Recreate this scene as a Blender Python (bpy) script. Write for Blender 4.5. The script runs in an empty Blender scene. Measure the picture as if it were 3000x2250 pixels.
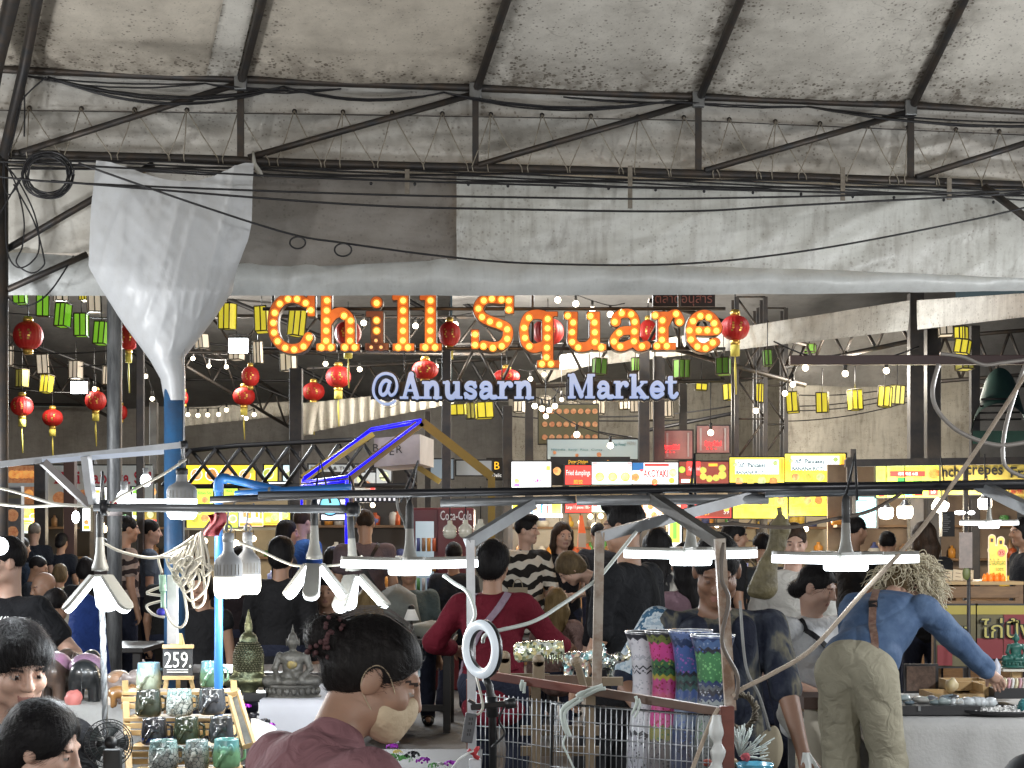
import bpy,bmesh,math,random
import numpy as np
from mathutils import Vector,Matrix,noise as mnoise
# ---------------------------------------------------------------- camera, sky, exposure
SC=bpy.context.scene
COL=SC.collection
F,HY,CZ=4757.0,1590.0,1.55
cam_d=bpy.data.cameras.new('camera');cam=bpy.data.objects.new('camera',cam_d);COL.objects.link(cam)
cam_d.sensor_width=36;cam_d.lens=36*F/3000;cam_d.shift_y=(HY-1125)/3000
cam_d.clip_start=.05;cam_d.clip_end=400
cam.location=(0,0,CZ);cam.rotation_euler=(math.pi/2,0,0)
SC.camera=cam
W=bpy.data.worlds.new('World');SC.world=W;W.use_nodes=True
wn=W.node_tree.nodes;bg=wn['Background']
sky_t=wn.new('ShaderNodeTexSky');sky_t.sky_type='NISHITA';sky_t.sun_disc=False
sky_t.sun_elevation=math.radians(14);sky_t.sun_rotation=math.radians(200)
W.node_tree.links.new(sky_t.outputs[0],bg.inputs[0]);bg.inputs[1].default_value=.012
SC.view_settings.view_transform='Standard';SC.view_settings.look='None'
SC.view_settings.gamma=1;SC.view_settings.exposure=.2;SC.view_settings.use_curve_mapping=False
SC.render.engine='CYCLES'
cy=SC.cycles
cy.use_denoising=True
try:cy.denoiser='OPENIMAGEDENOISE';cy.denoising_input_passes='RGB_ALBEDO_NORMAL';cy.denoising_prefilter='ACCURATE'
except Exception:pass
cy.max_bounces=5;cy.diffuse_bounces=3;cy.glossy_bounces=3;cy.transmission_bounces=4
cy.sample_clamp_indirect=4;cy.caustics_reflective=False;cy.caustics_refractive=False
cy.use_light_tree=True
random.seed(7)
rnd=random.Random(11)
def P(x,y,Y):
 return Vector(((x-1500)/F*Y,Y,CZ+(HY-y)/F*Y))
def Z4(ox,oy,s):
 return lambda x,y:(ox+x/s,oy+y/s)
q4=Z4(0,850,2.371);q5=Z4(750,850,2.371);q6=Z4(1500,850,2.371);q7=Z4(2250,850,2.371)
b1=Z4(0,1500,2.212);b2=Z4(600,1500,2.212);b3=Z4(1200,1500,2.212);b4=Z4(1700,1500,2.212);b5=Z4(2250,1500,2.212)
ORD='first second third fourth fifth sixth seventh eighth ninth tenth eleventh twelfth thirteenth fourteenth fifteenth sixteenth seventeenth'.split()
LEDK=.42
# ---------------------------------------------------------------- helpers: materials
MATS={}
def mat(name,col,rough=.6,metal=0.,col2=None,nscale=4.,namt=.5,bump=0.,bscale=40.,emit=0.,ecol=None,spec=.5,alpha=1.,trans=0.,coat=0.,stretch=(1,1,1),sss=0.):
 if name in MATS:return MATS[name]
 m=bpy.data.materials.new(name);m.use_nodes=True;MATS[name]=m
 nt=m.node_tree;N=nt.nodes;L=nt.links;b=N['Principled BSDF']
 b.inputs['Base Color'].default_value=(*col,1);b.inputs['Roughness'].default_value=rough
 b.inputs['Metallic'].default_value=metal;b.inputs['Specular IOR Level'].default_value=spec
 b.inputs['Alpha'].default_value=alpha;b.inputs['Transmission Weight'].default_value=trans;b.inputs['Coat Weight'].default_value=coat
 if sss:b.inputs['Subsurface Weight'].default_value=sss;b.inputs['Subsurface Scale'].default_value=.01
 if emit:
  b.inputs['Emission Color'].default_value=(*(ecol or col),1);b.inputs['Emission Strength'].default_value=emit
 tc=N.new('ShaderNodeTexCoord');mp=N.new('ShaderNodeMapping');mp.inputs['Scale'].default_value=stretch
 L.new(tc.outputs['Object'],mp.inputs[0])
 if col2 is not None:
  n=N.new('ShaderNodeTexNoise');n.inputs['Scale'].default_value=nscale;n.inputs['Detail'].default_value=6;n.inputs['Roughness'].default_value=.65
  L.new(mp.outputs[0],n.inputs[0])
  r=N.new('ShaderNodeMapRange');r.inputs[1].default_value=.5-.25*(1.2-namt);r.inputs[2].default_value=.5+.25*(1.2-namt)
  L.new(n.outputs[0],r.inputs[0])
  x=N.new('ShaderNodeMix');x.data_type='RGBA';x.inputs[6].default_value=(*col,1);x.inputs[7].default_value=(*col2,1)
  L.new(r.outputs[0],x.inputs[0]);L.new(x.outputs[2],b.inputs['Base Color'])
  if emit:L.new(x.outputs[2],b.inputs['Emission Color'])
 if bump:
  n2=N.new('ShaderNodeTexNoise');n2.inputs['Scale'].default_value=bscale;n2.inputs['Detail'].default_value=5
  L.new(mp.outputs[0],n2.inputs[0])
  bp=N.new('ShaderNodeBump');bp.inputs['Strength'].default_value=bump;bp.inputs['Distance'].default_value=.02
  L.new(n2.outputs[0],bp.inputs['Height']);L.new(bp.outputs[0],b.inputs['Normal'])
 return m
def glow(name,col,strength,light=False):
 if name in MATS:return MATS[name]
 m=mat(name,tuple(.75*min(1,c+.0)*(1 if min(col)>.3 else .3)for c in col),.4,emit=strength,ecol=col)
 if not light:m.cycles.emission_sampling='NONE'
 return m
def tarp_mat(name,col,dirt,speck=.5,grime=.4,edge=.5,streak=0.,rough=.55,sc=1.,bmp=.35):
 """weathered tarpaulin: grime clouds, mould specks, streaks, mould that gathers along the seams (uv edges)"""
 if name in MATS:return MATS[name]
 m=bpy.data.materials.new(name);m.use_nodes=True;MATS[name]=m
 nt=m.node_tree;N=nt.nodes;L=nt.links;b=N['Principled BSDF'];b.inputs['Roughness'].default_value=rough
 tc=N.new('ShaderNodeTexCoord')
 def noise_(scale,det=6,st=(1,1,1),ro=.6,src='Object'):
  mp=N.new('ShaderNodeMapping');mp.inputs['Scale'].default_value=st;L.new(tc.outputs[src],mp.inputs[0])
  n=N.new('ShaderNodeTexNoise');n.inputs['Scale'].default_value=scale*sc;n.inputs['Detail'].default_value=det;n.inputs['Roughness'].default_value=ro
  L.new(mp.outputs[0],n.inputs[0]);return n.outputs[0]
 def rng(v,a,c,lo=0.,hi=1.):
  r=N.new('ShaderNodeMapRange');r.inputs[1].default_value=a;r.inputs[2].default_value=c;r.inputs[3].default_value=lo;r.inputs[4].default_value=hi
  L.new(v,r.inputs[0]);return r.outputs[0]
 def mth(op,a,c):
  n=N.new('ShaderNodeMath');n.operation=op;n.use_clamp=False
  for i,v in enumerate((a,c)):
   if hasattr(v,'links'):L.new(v,n.inputs[i])
   else:n.inputs[i].default_value=v
  return n.outputs[0]
 uv=N.new('ShaderNodeSeparateXYZ');L.new(tc.outputs['UV'],uv.inputs[0])
 du=mth('MINIMUM',uv.outputs[0],mth('SUBTRACT',1.,uv.outputs[0]));dv=mth('MINIMUM',uv.outputs[1],mth('SUBTRACT',1.,uv.outputs[1]))
 en=rng(mth('MINIMUM',mth('MULTIPLY',du,1.),dv),0.,.16,1.,0.)
 g1=rng(noise_(1.6,7),.42,.75)
 g2=rng(noise_(7,6,(1,1,2.5)),.45,.75)
 vo=N.new('ShaderNodeTexVoronoi');vo.inputs['Scale'].default_value=34*sc;L.new(tc.outputs['Object'],vo.inputs[0])
 sc_=N.new('ShaderNodeSeparateColor');L.new(vo.outputs['Color'],sc_.inputs[0])
 patch=noise_(2.6,4)
 thr=mth('ADD',mth('MULTIPLY',rng(patch,.35,.7),.22),mth('MULTIPLY',en,.16*edge*2))
 thr=mth('MULTIPLY',thr,mth('MULTIPLY',rng(sc_.outputs[0],0.,1.,.1,1.55),rng(noise_(11,5,ro=.7),.38,.66,.25,1.5)))
 fine=noise_(38,4,ro=.8)
 sp=rng(mth('SUBTRACT',mth('ADD',thr,mth('MULTIPLY',fine,.25)),vo.outputs['Distance']),-.05,.12)
 f2=rng(noise_(26,7,(1,1,1.6),.9),.54,.66)
 fac=mth('MULTIPLY',g1,grime)
 fac=mth('ADD',fac,mth('MULTIPLY',g2,grime*.4))
 fac=mth('ADD',fac,mth('MULTIPLY',sp,speck))
 fac=mth('ADD',fac,mth('MULTIPLY',f2,speck*.45))
 fac=mth('ADD',fac,mth('MULTIPLY',mth('MULTIPLY',en,rng(noise_(9,5),.3,.65)),edge))
 cn=mth('ABSOLUTE',mth('SUBTRACT',noise_(2.3,3,(1,1,1),.5),.5),0.)
 fac=mth('ADD',fac,mth('MULTIPLY',mth('MULTIPLY',rng(cn,0.,.007,1.,0.),rng(noise_(1.1,3),.52,.6)),speck*.6))
 if streak:
  fac=mth('ADD',fac,mth('MULTIPLY',rng(noise_(5,5,(3.5,3.5,.25)),.48,.72),streak))
 fac=mth('MINIMUM',mth('MAXIMUM',fac,0.),.93)
 x=N.new('ShaderNodeMix');x.data_type='RGBA';x.inputs[6].default_value=(*col,1);x.inputs[7].default_value=(*dirt,1)
 L.new(fac,x.inputs[0]);L.new(x.outputs[2],b.inputs['Base Color'])
 bp=N.new('ShaderNodeBump');bp.inputs['Strength'].default_value=bmp;bp.inputs['Distance'].default_value=.03
 L.new(noise_(6,4,(1,1,1),.55),bp.inputs['Height']);L.new(bp.outputs[0],b.inputs['Normal'])
 return m
def add_wave_print(m,kind,cols,scale):
 """prints on cloth: kind stripes / flecks / flowers"""
 nt=m.node_tree;N=nt.nodes;L=nt.links;b=N['Principled BSDF']
 tc=N.new('ShaderNodeTexCoord')
 ramp=N.new('ShaderNodeValToRGB');ramp.color_ramp.interpolation='CONSTANT' if kind!='soft' else 'LINEAR'
 els=ramp.color_ramp.elements
 while len(els)<len(cols):els.new(.5)
 for e,(p,c)in zip(els,cols):e.position=p;e.color=(*c,1)
 if kind=='stripes':
  t=N.new('ShaderNodeTexWave');t.bands_direction='Z';t.inputs['Scale'].default_value=scale;t.inputs['Distortion'].default_value=9;t.inputs['Detail'].default_value=2;t.inputs['Detail Scale'].default_value=1.6
  L.new(tc.outputs['Object'],t.inputs[0]);L.new(t.outputs['Fac'],ramp.inputs[0])
 else:
  mp=N.new('ShaderNodeMapping');L.new(tc.outputs['Object'],mp.inputs[0])
  if kind=='soft':mp.inputs['Scale'].default_value=(1,1,.35)
  t=N.new('ShaderNodeTexNoise');t.inputs['Scale'].default_value=scale;t.inputs['Detail'].default_value=4
  L.new(mp.outputs[0],t.inputs[0]);L.new(t.outputs[0],ramp.inputs[0])
 L.new(ramp.outputs[0],b.inputs['Base Color'])
 return m
# ---------------------------------------------------------------- helpers: objects
ORG={}
def tag(o,label=None,cat=None,group=None,kind=None):
 if label:o['label']=label
 if cat:o['category']=cat
 if group:o['group']=group
 if kind:o['kind']=kind
 return o
def thing(name,label,cat,loc=(0,0,0),group=None):
 o=bpy.data.objects.new(name,None);COL.objects.link(o);o.location=loc;o.empty_display_size=.1
 ORG[o.name]=Vector(loc);return tag(o,label,cat,group)
def root_of(o):
 while o.parent:o=o.parent
 return o
def link_mesh(name,me,mats,parent=None,origin=None):
 if not isinstance(mats,(list,tuple)):mats=[mats]
 for m in mats:me.materials.append(m)
 o=bpy.data.objects.new(name,me);COL.objects.link(o)
 if parent is not None:o.parent=parent
 elif origin is not None:o.location=origin;ORG[o.name]=Vector(origin)
 return o
def copy_thing(o,loc=None,label=None,parent=None,rz=None,scale=None):
 c=o.copy();COL.objects.link(c)
 if parent is not None:c.parent=parent
 if loc is not None:c.location=loc;ORG[c.name]=Vector(loc)
 if rz is not None:c.rotation_euler.z=rz
 if scale is not None:c.scale=scale
 if label:c['label']=label
 for ch in o.children:copy_thing(ch,parent=c)
 return c
def frame_of(d,up=Vector((0,0,1))):
 d=d.normalized()
 if abs(d.dot(up))>.98:up=Vector((0,1,0))
 x=d.cross(up).normalized();return x,x.cross(d).normalized()
class MB:
 def __init__(s):s.v=[];s.f=[];s.m=[];s.s=[];s.uv={}
 def add(s,vs,fs,mi=0,sm=False,uvs=None):
  o=len(s.v);s.v+=[tuple(v)for v in vs]
  for f in fs:
   if uvs is not None:s.uv[len(s.f)]=[uvs[i]for i in f]
   s.f.append([i+o for i in f]);s.m.append(mi);s.s.append(sm)
  return s
 def box(s,c,size,R=None,mi=0):
  c=Vector(c);hx,hy,hz=(k/2 for k in size)
  vs=[Vector((x,y,z))for x in(-hx,hx)for y in(-hy,hy)for z in(-hz,hz)]
  if R is not None:vs=[R@v for v in vs]
  return s.add([v+c for v in vs],[(0,1,3,2),(4,6,7,5),(0,4,5,1),(2,3,7,6),(0,2,6,4),(1,5,7,3)],mi)
 def beam(s,a,b,w,h,mi=0,up=Vector((0,0,1))):
  a,b=Vector(a),Vector(b);x,u=frame_of(b-a,up);vs=[]
  for p in(a,b):
   for i,j in((-1,-1),(1,-1),(1,1),(-1,1)):vs.append(p+x*(w/2*i)+u*(h/2*j))
  return s.add(vs,[(0,1,2,3),(7,6,5,4),(0,4,5,1),(1,5,6,2),(2,6,7,3),(3,7,4,0)],mi)
 def tube(s,pts,r,n=6,mi=0,caps=True):
  pts=[Vector(p)for p in pts];k=len(pts);vs=[];x=None
  for i,p in enumerate(pts):
   d=(pts[min(i+1,k-1)]-pts[max(i-1,0)])
   if d.length<1e-9:d=Vector((0,0,1))
   d.normalize()
   if x is None:x,_=frame_of(d)
   else:
    x=x-d*x.dot(d)
    x=x.normalized()if x.length>1e-6 else frame_of(d)[0]
   y=d.cross(x);rr=r[i]if isinstance(r,(list,tuple))else r
   for j in range(n):
    a=2*math.pi*j/n;vs.append(p+x*(rr*math.cos(a))+y*(rr*math.sin(a)))
  fs=[(i*n+j,i*n+(j+1)%n,(i+1)*n+(j+1)%n,(i+1)*n+j)for i in range(k-1)for j in range(n)]
  s.add(vs,fs,mi,True)
  if caps:
   o=len(s.v)-k*n
   s.f.append([o+j for j in range(n)][::-1]);s.m.append(mi);s.s.append(False)
   s.f.append([o+(k-1)*n+j for j in range(n)]);s.m.append(mi);s.s.append(False)
  return s
 def lathe(s,prof,c=(0,0,0),n=20,R=None,mi=0,sx=1.,sy=1.,mis=None):
  c=Vector(c);vs=[];k=len(prof)
  for r,z in prof:
   for j in range(n):
    a=2*math.pi*j/n;v=Vector((r*math.cos(a)*sx,r*math.sin(a)*sy,z));vs.append(c+(R@v if R is not None else v))
  for i in range(k-1):
   s.add([],[],mi)
  o=len(s.v);s.v+=[tuple(v)for v in vs]
  for i in range(k-1):
   for j in range(n):
    s.uv[len(s.f)]=[(j/n,i/(k-1)),((j+1)/n,i/(k-1)),((j+1)/n,(i+1)/(k-1)),(j/n,(i+1)/(k-1))]
    s.f.append([o+i*n+j,o+i*n+(j+1)%n,o+(i+1)*n+(j+1)%n,o+(i+1)*n+j]);s.m.append(mis[i]if mis else mi);s.s.append(True)
  return s
 def ell(s,c,r,n=12,mi=0,R=None):
  if not isinstance(r,(list,tuple)):r=(r,r,r)
  k=max(4,n//2);prof=[(max(1e-5,math.sin(math.pi*i/k)),-math.cos(math.pi*i/k))for i in range(k+1)]
  D=Matrix.Diagonal(r)
  return s.lathe(prof,c,n,(R@D)if R is not None else D,mi)
 def grid(s,fn,nu,nv,mi=0,sm=True):
  vs=[];uvs=[]
  for j in range(nv+1):
   for i in range(nu+1):vs.append(fn(i/nu,j/nv));uvs.append((i/nu,j/nv))
  return s.add(vs,[(j*(nu+1)+i,j*(nu+1)+i+1,(j+1)*(nu+1)+i+1,(j+1)*(nu+1)+i)for j in range(nv)for i in range(nu)],mi,sm,uvs)
 def prism(s,poly,a,depth,mi=0):
  n=len(poly);d=Vector(depth);ps=[Vector(p)for p in poly]
  return s.add(ps+[p+d for p in ps],[list(range(n)),list(range(2*n-1,n-1,-1))]+[[i,i+n,(i+1)%n+n,(i+1)%n]for i in range(n)],mi)
 def build(s,name,mats,parent=None,label=None,cat=None,group=None,kind=None,bevel=0.,solid=0.):
  if parent is not None:L=ORG.get(root_of(parent).name,Vector())
  else:
   A=np.array(s.v);mn,mx=A.min(0),A.max(0);L=Vector(((mn[0]+mx[0])/2,(mn[1]+mx[1])/2,mn[2]))
  vs=np.array(s.v,dtype=float)-np.array(L)
  me=bpy.data.meshes.new(name);me.from_pydata(vs.tolist(),[],s.f)
  me.polygons.foreach_set('material_index',s.m);me.polygons.foreach_set('use_smooth',s.s)
  if s.uv:
   ul=me.uv_layers.new(name='UVMap');d=ul.data
   for p in me.polygons:
    u=s.uv.get(p.index)
    if u:
     for li,c in zip(p.loop_indices,u):d[li].uv=c
  me.update()
  o=link_mesh(name,me,mats,parent,None if parent is not None else L)
  if bevel:
   b=o.modifiers.new('bevel','BEVEL');b.width=bevel;b.segments=2;b.limit_method='ANGLE'
  if solid:
   b=o.modifiers.new('thick','SOLIDIFY');b.thickness=solid;b.offset=0
  return tag(o,label,cat,group,kind)
def arc(cx,cy,r,a0,a1,n):return[(cx+r*math.cos(math.radians(a0+(a1-a0)*i/n)),cy+r*math.sin(math.radians(a0+(a1-a0)*i/n)))for i in range(n+1)]
def sag(a,b,drop,n=14,wob=0.):
 a,b=Vector(a),Vector(b);out=[]
 for i in range(n+1):
  t=i/n;p=a.lerp(b,t);p.z-=drop*4*t*(1-t)
  if wob:p+=Vector((mnoise.noise(p*3),mnoise.noise(p*3+Vector((9,0,0))),mnoise.noise(p*3+Vector((0,7,0)))))*wob
  out.append(p)
 return out
def spline(pts,n=8):
 pts=[Vector(p)for p in pts];out=[]
 for i in range(len(pts)-1):
  p0=pts[max(i-1,0)];p1=pts[i];p2=pts[i+1];p3=pts[min(i+2,len(pts)-1)]
  for j in range(n):
   t=j/n;out.append(.5*((2*p1)+(p2-p0)*t+(2*p0-5*p1+4*p2-p3)*t*t+(3*p1-p0-3*p2+p3)*t**3))
 out.append(pts[-1]);return out
def text_mesh(body,height,width=None,extrude=0.,bold=0.):
 c=bpy.data.curves.new('lettering','FONT');c.body=body;c.extrude=extrude;c.resolution_u=2;c.offset=bold
 c.align_x='CENTER';c.align_y='CENTER'
 o=bpy.data.objects.new('lettering',c);me=bpy.data.meshes.new_from_object(o)
 bpy.data.objects.remove(o);bpy.data.curves.remove(c)
 A=np.empty(len(me.vertices)*3);me.vertices.foreach_get('co',A);A=A.reshape(-1,3)
 if len(A)==0:return me
 mn,mx=A.min(0),A.max(0);A[:,:2]-=(mn[:2]+mx[:2])/2
 k=height/max(1e-6,mx[1]-mn[1]);kx=k if width is None else width/max(1e-6,mx[0]-mn[0])
 A[:,0]*=kx;A[:,1]*=k
 me.vertices.foreach_set('co',A.ravel());me.update();return me
def put_text(body,c,height,m,parent,width=None,name='lettering',extrude=0.0015,bold=0.,roll=0.,yaw=0.):
 """flat lettering that faces the viewer's side (-Y), centred on world point c"""
 me=text_mesh(body,height,width,extrude,bold)
 R=Matrix.Rotation(yaw,4,'Z')@Matrix.Rotation(math.pi/2,4,'X')@Matrix.Rotation(roll,4,'Z')
 me.transform(Matrix.Translation(Vector(c)-ORG.get(root_of(parent).name,Vector()))@R)
 return link_mesh(name,me,m,parent)
# ---------------------------------------------------------------- helpers: implicit surfaces
def surface_nets(V,o,h):
 nx,ny,nz=V.shape;S=V<0
 c=np.zeros((nx-1,ny-1,nz-1),np.int8)
 for a in(0,1):
  for b in(0,1):
   for d in(0,1):c+=S[a:nx-1+a,b:ny-1+b,d:nz-1+d]
 idx=np.argwhere((c>0)&(c<8));n=len(idx)
 ID=-np.ones((nx-1,ny-1,nz-1),np.int32);ID[tuple(idx.T)]=np.arange(n)
 acc=np.zeros((n,3));cnt=np.zeros(n)
 cor=[(a,b,d)for a in(0,1)for b in(0,1)for d in(0,1)]
 for i in range(8):
  for j in range(i+1,8):
   if sum(abs(p-q)for p,q in zip(cor[i],cor[j]))!=1:continue
   A=V[tuple((idx+cor[i]).T)];B=V[tuple((idx+cor[j]).T)];mk=(A<0)!=(B<0)
   t=np.where(mk,A/np.where(mk,A-B,1),0)[:,None]
   p=np.array(cor[i])+t*(np.array(cor[j])-np.array(cor[i]));acc[mk]+=p[mk];cnt[mk]+=1
 verts=(idx+acc/cnt[:,None])*h+np.array(o)
 quads=[]
 for ax in range(3):
  u,w=(ax+1)%3,(ax+2)%3
  sl0=[slice(None)]*3;sl1=[slice(None)]*3;sl0[ax]=slice(0,-1);sl1[ax]=slice(1,None)
  A=S[tuple(sl0)];B=S[tuple(sl1)]
  e=np.argwhere(A!=B);e=e[(e[:,u]>0)&(e[:,w]>0)&(e[:,u]<V.shape[u]-1)&(e[:,w]<V.shape[w]-1)]
  if len(e)==0:continue
  fl=A[tuple(e.T)]
  eu=np.zeros(3,int);eu[u]=1;ew=np.zeros(3,int);ew[w]=1
  q=np.stack([ID[tuple((e-eu-ew).T)],ID[tuple((e-ew).T)],ID[tuple(e.T)],ID[tuple((e-eu).T)]],1)
  q[~fl]=q[~fl][:,::-1];quads.append(q)
 return verts,np.concatenate(quads)
class SDF:
 """smooth union of primitives, evaluated only near each primitive"""
 def __init__(s):s.p=[]
 def cap(s,a,b,ra,rb=None,k=.02):s.p.append(('c',np.array(a,float),np.array(b,float),ra,ra if rb is None else rb,k));return s
 def ell(s,c,r,R=None,k=.02):s.p.append(('e',np.array(c,float),np.array(r,float),np.array(R if R is not None else np.eye(3)),0,k));return s
 def box(s,c,r,R=None,rd=.005,k=.004):s.p.append(('b',np.array(c,float),np.array(r,float),np.array(R if R is not None else np.eye(3)),rd,k));return s
 def cut(s,c,r,R=None,k=.01):s.p.append(('x',np.array(c,float),np.array(r,float),np.array(R if R is not None else np.eye(3)),0,k));return s
 def bounds(s):
  lo,hi=[],[]
  for t,a,b,c,d,k in s.p:
   if t=='x':continue
   if t=='c':m=max(c,d);lo.append(np.minimum(a,b)-m);hi.append(np.maximum(a,b)+m)
   else:m=np.abs(c)@b+(d if t=='b' else 0);lo.append(a-m);hi.append(a+m)
  return np.min(lo,0),np.max(hi,0)
 def mesh(s,h,infl=0.,post=None):
  lo,hi=s.bounds();lo=lo-infl-3*h;hi=hi+infl+3*h
  n=np.ceil((hi-lo)/h).astype(int)+1;big=.05
  V=np.full(n,big);ax=[lo[i]+np.arange(n[i])*h for i in range(3)]
  for t,a,b,c,d,k in s.p:
   if t=='c':m=max(c,d);l=np.minimum(a,b)-m;u=np.maximum(a,b)+m
   else:m=np.abs(c)@b+(d if t=='b' else 0);l=a-m;u=a+m
   pad=infl+k+3*h;i0=np.maximum(((l-pad-lo)/h).astype(int),0);i1=np.minimum(((u+pad-lo)/h).astype(int)+2,n)
   if(i1<=i0).any():continue
   sl=tuple(slice(i0[i],i1[i])for i in range(3))
   X=np.stack(np.meshgrid(*[ax[i][sl[i]]for i in range(3)],indexing='ij'),-1)
   if t=='c':
    ba=b-a;L2=max(ba@ba,1e-9);tt=np.clip(((X-a)@ba)/L2,0,1)
    D=np.linalg.norm(X-a-tt[...,None]*ba,axis=-1)-(c+(d-c)*tt)
   else:
    Q=(X-a)@c
    if t=='b':q=np.abs(Q)-(b-d);D=np.linalg.norm(np.maximum(q,0),axis=-1)+np.minimum(q.max(-1),0)-d
    else:
     k0=np.linalg.norm(Q/b,axis=-1);k1=np.linalg.norm(Q/(b*b),axis=-1);D=k0*(k0-1)/np.maximum(k1,1e-9)
   D=D-(infl if t!='x' else 0);C=V[sl]
   if t=='x':D=-D;hh=np.maximum(k-np.abs(C-D),0)/k;V[sl]=np.maximum(C,D)+hh*hh*k/4
   else:hh=np.maximum(k-np.abs(C-D),0)/k;V[sl]=np.minimum(np.minimum(C,D)-hh*hh*k/4,big)
  if post is not None:V=post(V,ax)
  return surface_nets(V,lo,h)
def np_mesh(name,verts,quads,smooth=True):
 me=bpy.data.meshes.new(name);me.vertices.add(len(verts));me.vertices.foreach_set('co',np.asarray(verts,float).ravel())
 me.loops.add(len(quads)*4);me.loops.foreach_set('vertex_index',quads.ravel().astype(np.int32))
 me.polygons.add(len(quads));me.polygons.foreach_set('loop_start',np.arange(0,len(quads)*4,4,dtype=np.int32))
 me.polygons.foreach_set('use_smooth',np.full(len(quads),smooth));me.update(calc_edges=True);me.validate();return me
# ---------------------------------------------------------------- helpers: letters cut from sheet (2D implicit shapes)
def sdf2(prims,res,pad):
 pts=[]
 for p in prims:
  if p[0]=='p':w=p[2]if not isinstance(p[2],(list,tuple))else max(p[2]);pts+=[(x-w,y-w)for x,y in p[1]]+[(x+w,y+w)for x,y in p[1]]
  elif p[0]=='b':pts+=[(p[1],p[2]),(p[3],p[4])]
  elif p[0]=='c':pts+=[(p[1]-p[3],p[2]-p[3]),(p[1]+p[3],p[2]+p[3])]
 A=np.array(pts);lo=A.min(0)-pad-2*res;hi=A.max(0)+pad+2*res
 xs=np.arange(lo[0],hi[0]+res,res);ys=np.arange(lo[1],hi[1]+res,res);X,Y=np.meshgrid(xs,ys,indexing='ij')
 V=np.full(X.shape,1e9)
 for p in prims:
  if p[0]=='p':
   w=p[2];n=len(p[1])
   for i in range(n-1):
    (ax,ay),(bx,by)=p[1][i],p[1][i+1]
    wa,wb=(w,w)if not isinstance(w,(list,tuple))else(w[i],w[i+1])
    dx,dy=bx-ax,by-ay;L2=max(dx*dx+dy*dy,1e-12);t=np.clip(((X-ax)*dx+(Y-ay)*dy)/L2,0,1)
    V=np.minimum(V,np.hypot(X-ax-t*dx,Y-ay-t*dy)-(wa+(wb-wa)*t))
  elif p[0]=='b':
   qx=np.abs(X-(p[1]+p[3])/2)-abs(p[3]-p[1])/2;qy=np.abs(Y-(p[2]+p[4])/2)-abs(p[4]-p[2])/2
   V=np.minimum(V,np.hypot(np.maximum(qx,0),np.maximum(qy,0))+np.minimum(np.maximum(qx,qy),0))
  elif p[0]=='c':V=np.minimum(V,np.hypot(X-p[1],Y-p[2])-p[3])
 return V,lo
def loops2(V,lo,res,lev=0.):
 V=V-lev;S=V<0;nx,ny=V.shape;ids={};P2=[]
 c=S[:-1,:-1].astype(int)+S[1:,:-1]+S[:-1,1:]+S[1:,1:]
 for i,j in np.argwhere((c>0)&(c<4)):
  acc=[];
  for(a,b),(d,e)in(((0,0),(1,0)),((0,1),(1,1)),((0,0),(0,1)),((1,0),(1,1))):
   va,vb=V[i+a,j+b],V[i+d,j+e]
   if(va<0)!=(vb<0):t=va/(va-vb);acc.append((a+(d-a)*t,b+(e-b)*t))
  m=np.mean(acc,0);ids[(i,j)]=len(P2);P2.append((lo[0]+(i+m[0])*res,lo[1]+(j+m[1])*res))
 nb={k:[]for k in range(len(P2))}
 for i in range(nx-1):
  for j in np.nonzero(S[i,:]!=S[i+1,:])[0]:
   a,b=ids.get((i,j-1)),ids.get((i,j))
   if a is not None and b is not None:nb[a].append(b);nb[b].append(a)
 for i in range(nx):
  for j in np.nonzero(S[i,:-1]!=S[i,1:])[0]:
   a,b=ids.get((i-1,j)),ids.get((i,j))
   if a is not None and b is not None:nb[a].append(b);nb[b].append(a)
 seen=set();out=[]
 for s in range(len(P2)):
  if s in seen or len(nb[s])<2:continue
  lp=[s];seen.add(s);cur=s
  while True:
   nx_=[k for k in nb[cur]if k not in seen]
   if not nx_:break
   cur=nx_[0];seen.add(cur);lp.append(cur)
  if len(lp)>6:out.append([P2[k]for k in lp][::2])
 return out
def sheet_mesh(prims,res,lev,depth,bevel=0.):
 """flat shape with thickness, in the XZ plane facing -Y; y of the 2D input runs down"""
 V,lo=sdf2(prims,res,max(lev,0));c=bpy.data.curves.new('shape','CURVE');c.dimensions='2D';c.fill_mode='BOTH';c.extrude=depth/2;c.bevel_depth=bevel;c.bevel_resolution=0
 for lp in loops2(V,lo,res,lev):
  sp=c.splines.new('POLY');sp.points.add(len(lp)-1);sp.use_cyclic_u=True
  for p,q in zip(sp.points,lp):p.co=(q[0],-q[1],0,1)
 o=bpy.data.objects.new('shape',c);me=bpy.data.meshes.new_from_object(o);bpy.data.objects.remove(o);bpy.data.curves.remove(c)
 me.transform(Matrix.Rotation(math.pi/2,4,'X'));return me
# ================================================================= MATERIALS
steel=mat('dark_steel',(.05,.052,.055),.5,.6,col2=(.09,.07,.055),nscale=9)
galv=mat('galvanised',(.30,.31,.32),.45,.7,col2=(.16,.17,.17),nscale=7,stretch=(1,1,.2))
blackm=mat('black_rubber',(.012,.012,.014),.5)
ropem=mat('rope',(.38,.35,.29),.9,col2=(.2,.17,.13),nscale=30)
bluep=mat('blue_paint',(.04,.16,.36),.45,col2=(.05,.11,.22),nscale=5,namt=.7,bump=.1)
whitem=mat('white_metal',(.62,.64,.66),.35,.2,col2=(.45,.46,.48),nscale=12)
rooftarps=[tarp_mat('roof_tarp_tan',(.64,.58,.485),(.12,.098,.075),.55,.44,.7),tarp_mat('roof_tarp_pale',(.72,.69,.62),(.13,.11,.085),.55,.36,.8),tarp_mat('roof_tarp_grey',(.70,.67,.60),(.13,.11,.085),.58,.4,.8)]
backtarp=tarp_mat('back_tarp',(.62,.60,.55),(.17,.14,.11),.45,.55,.35)
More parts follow.
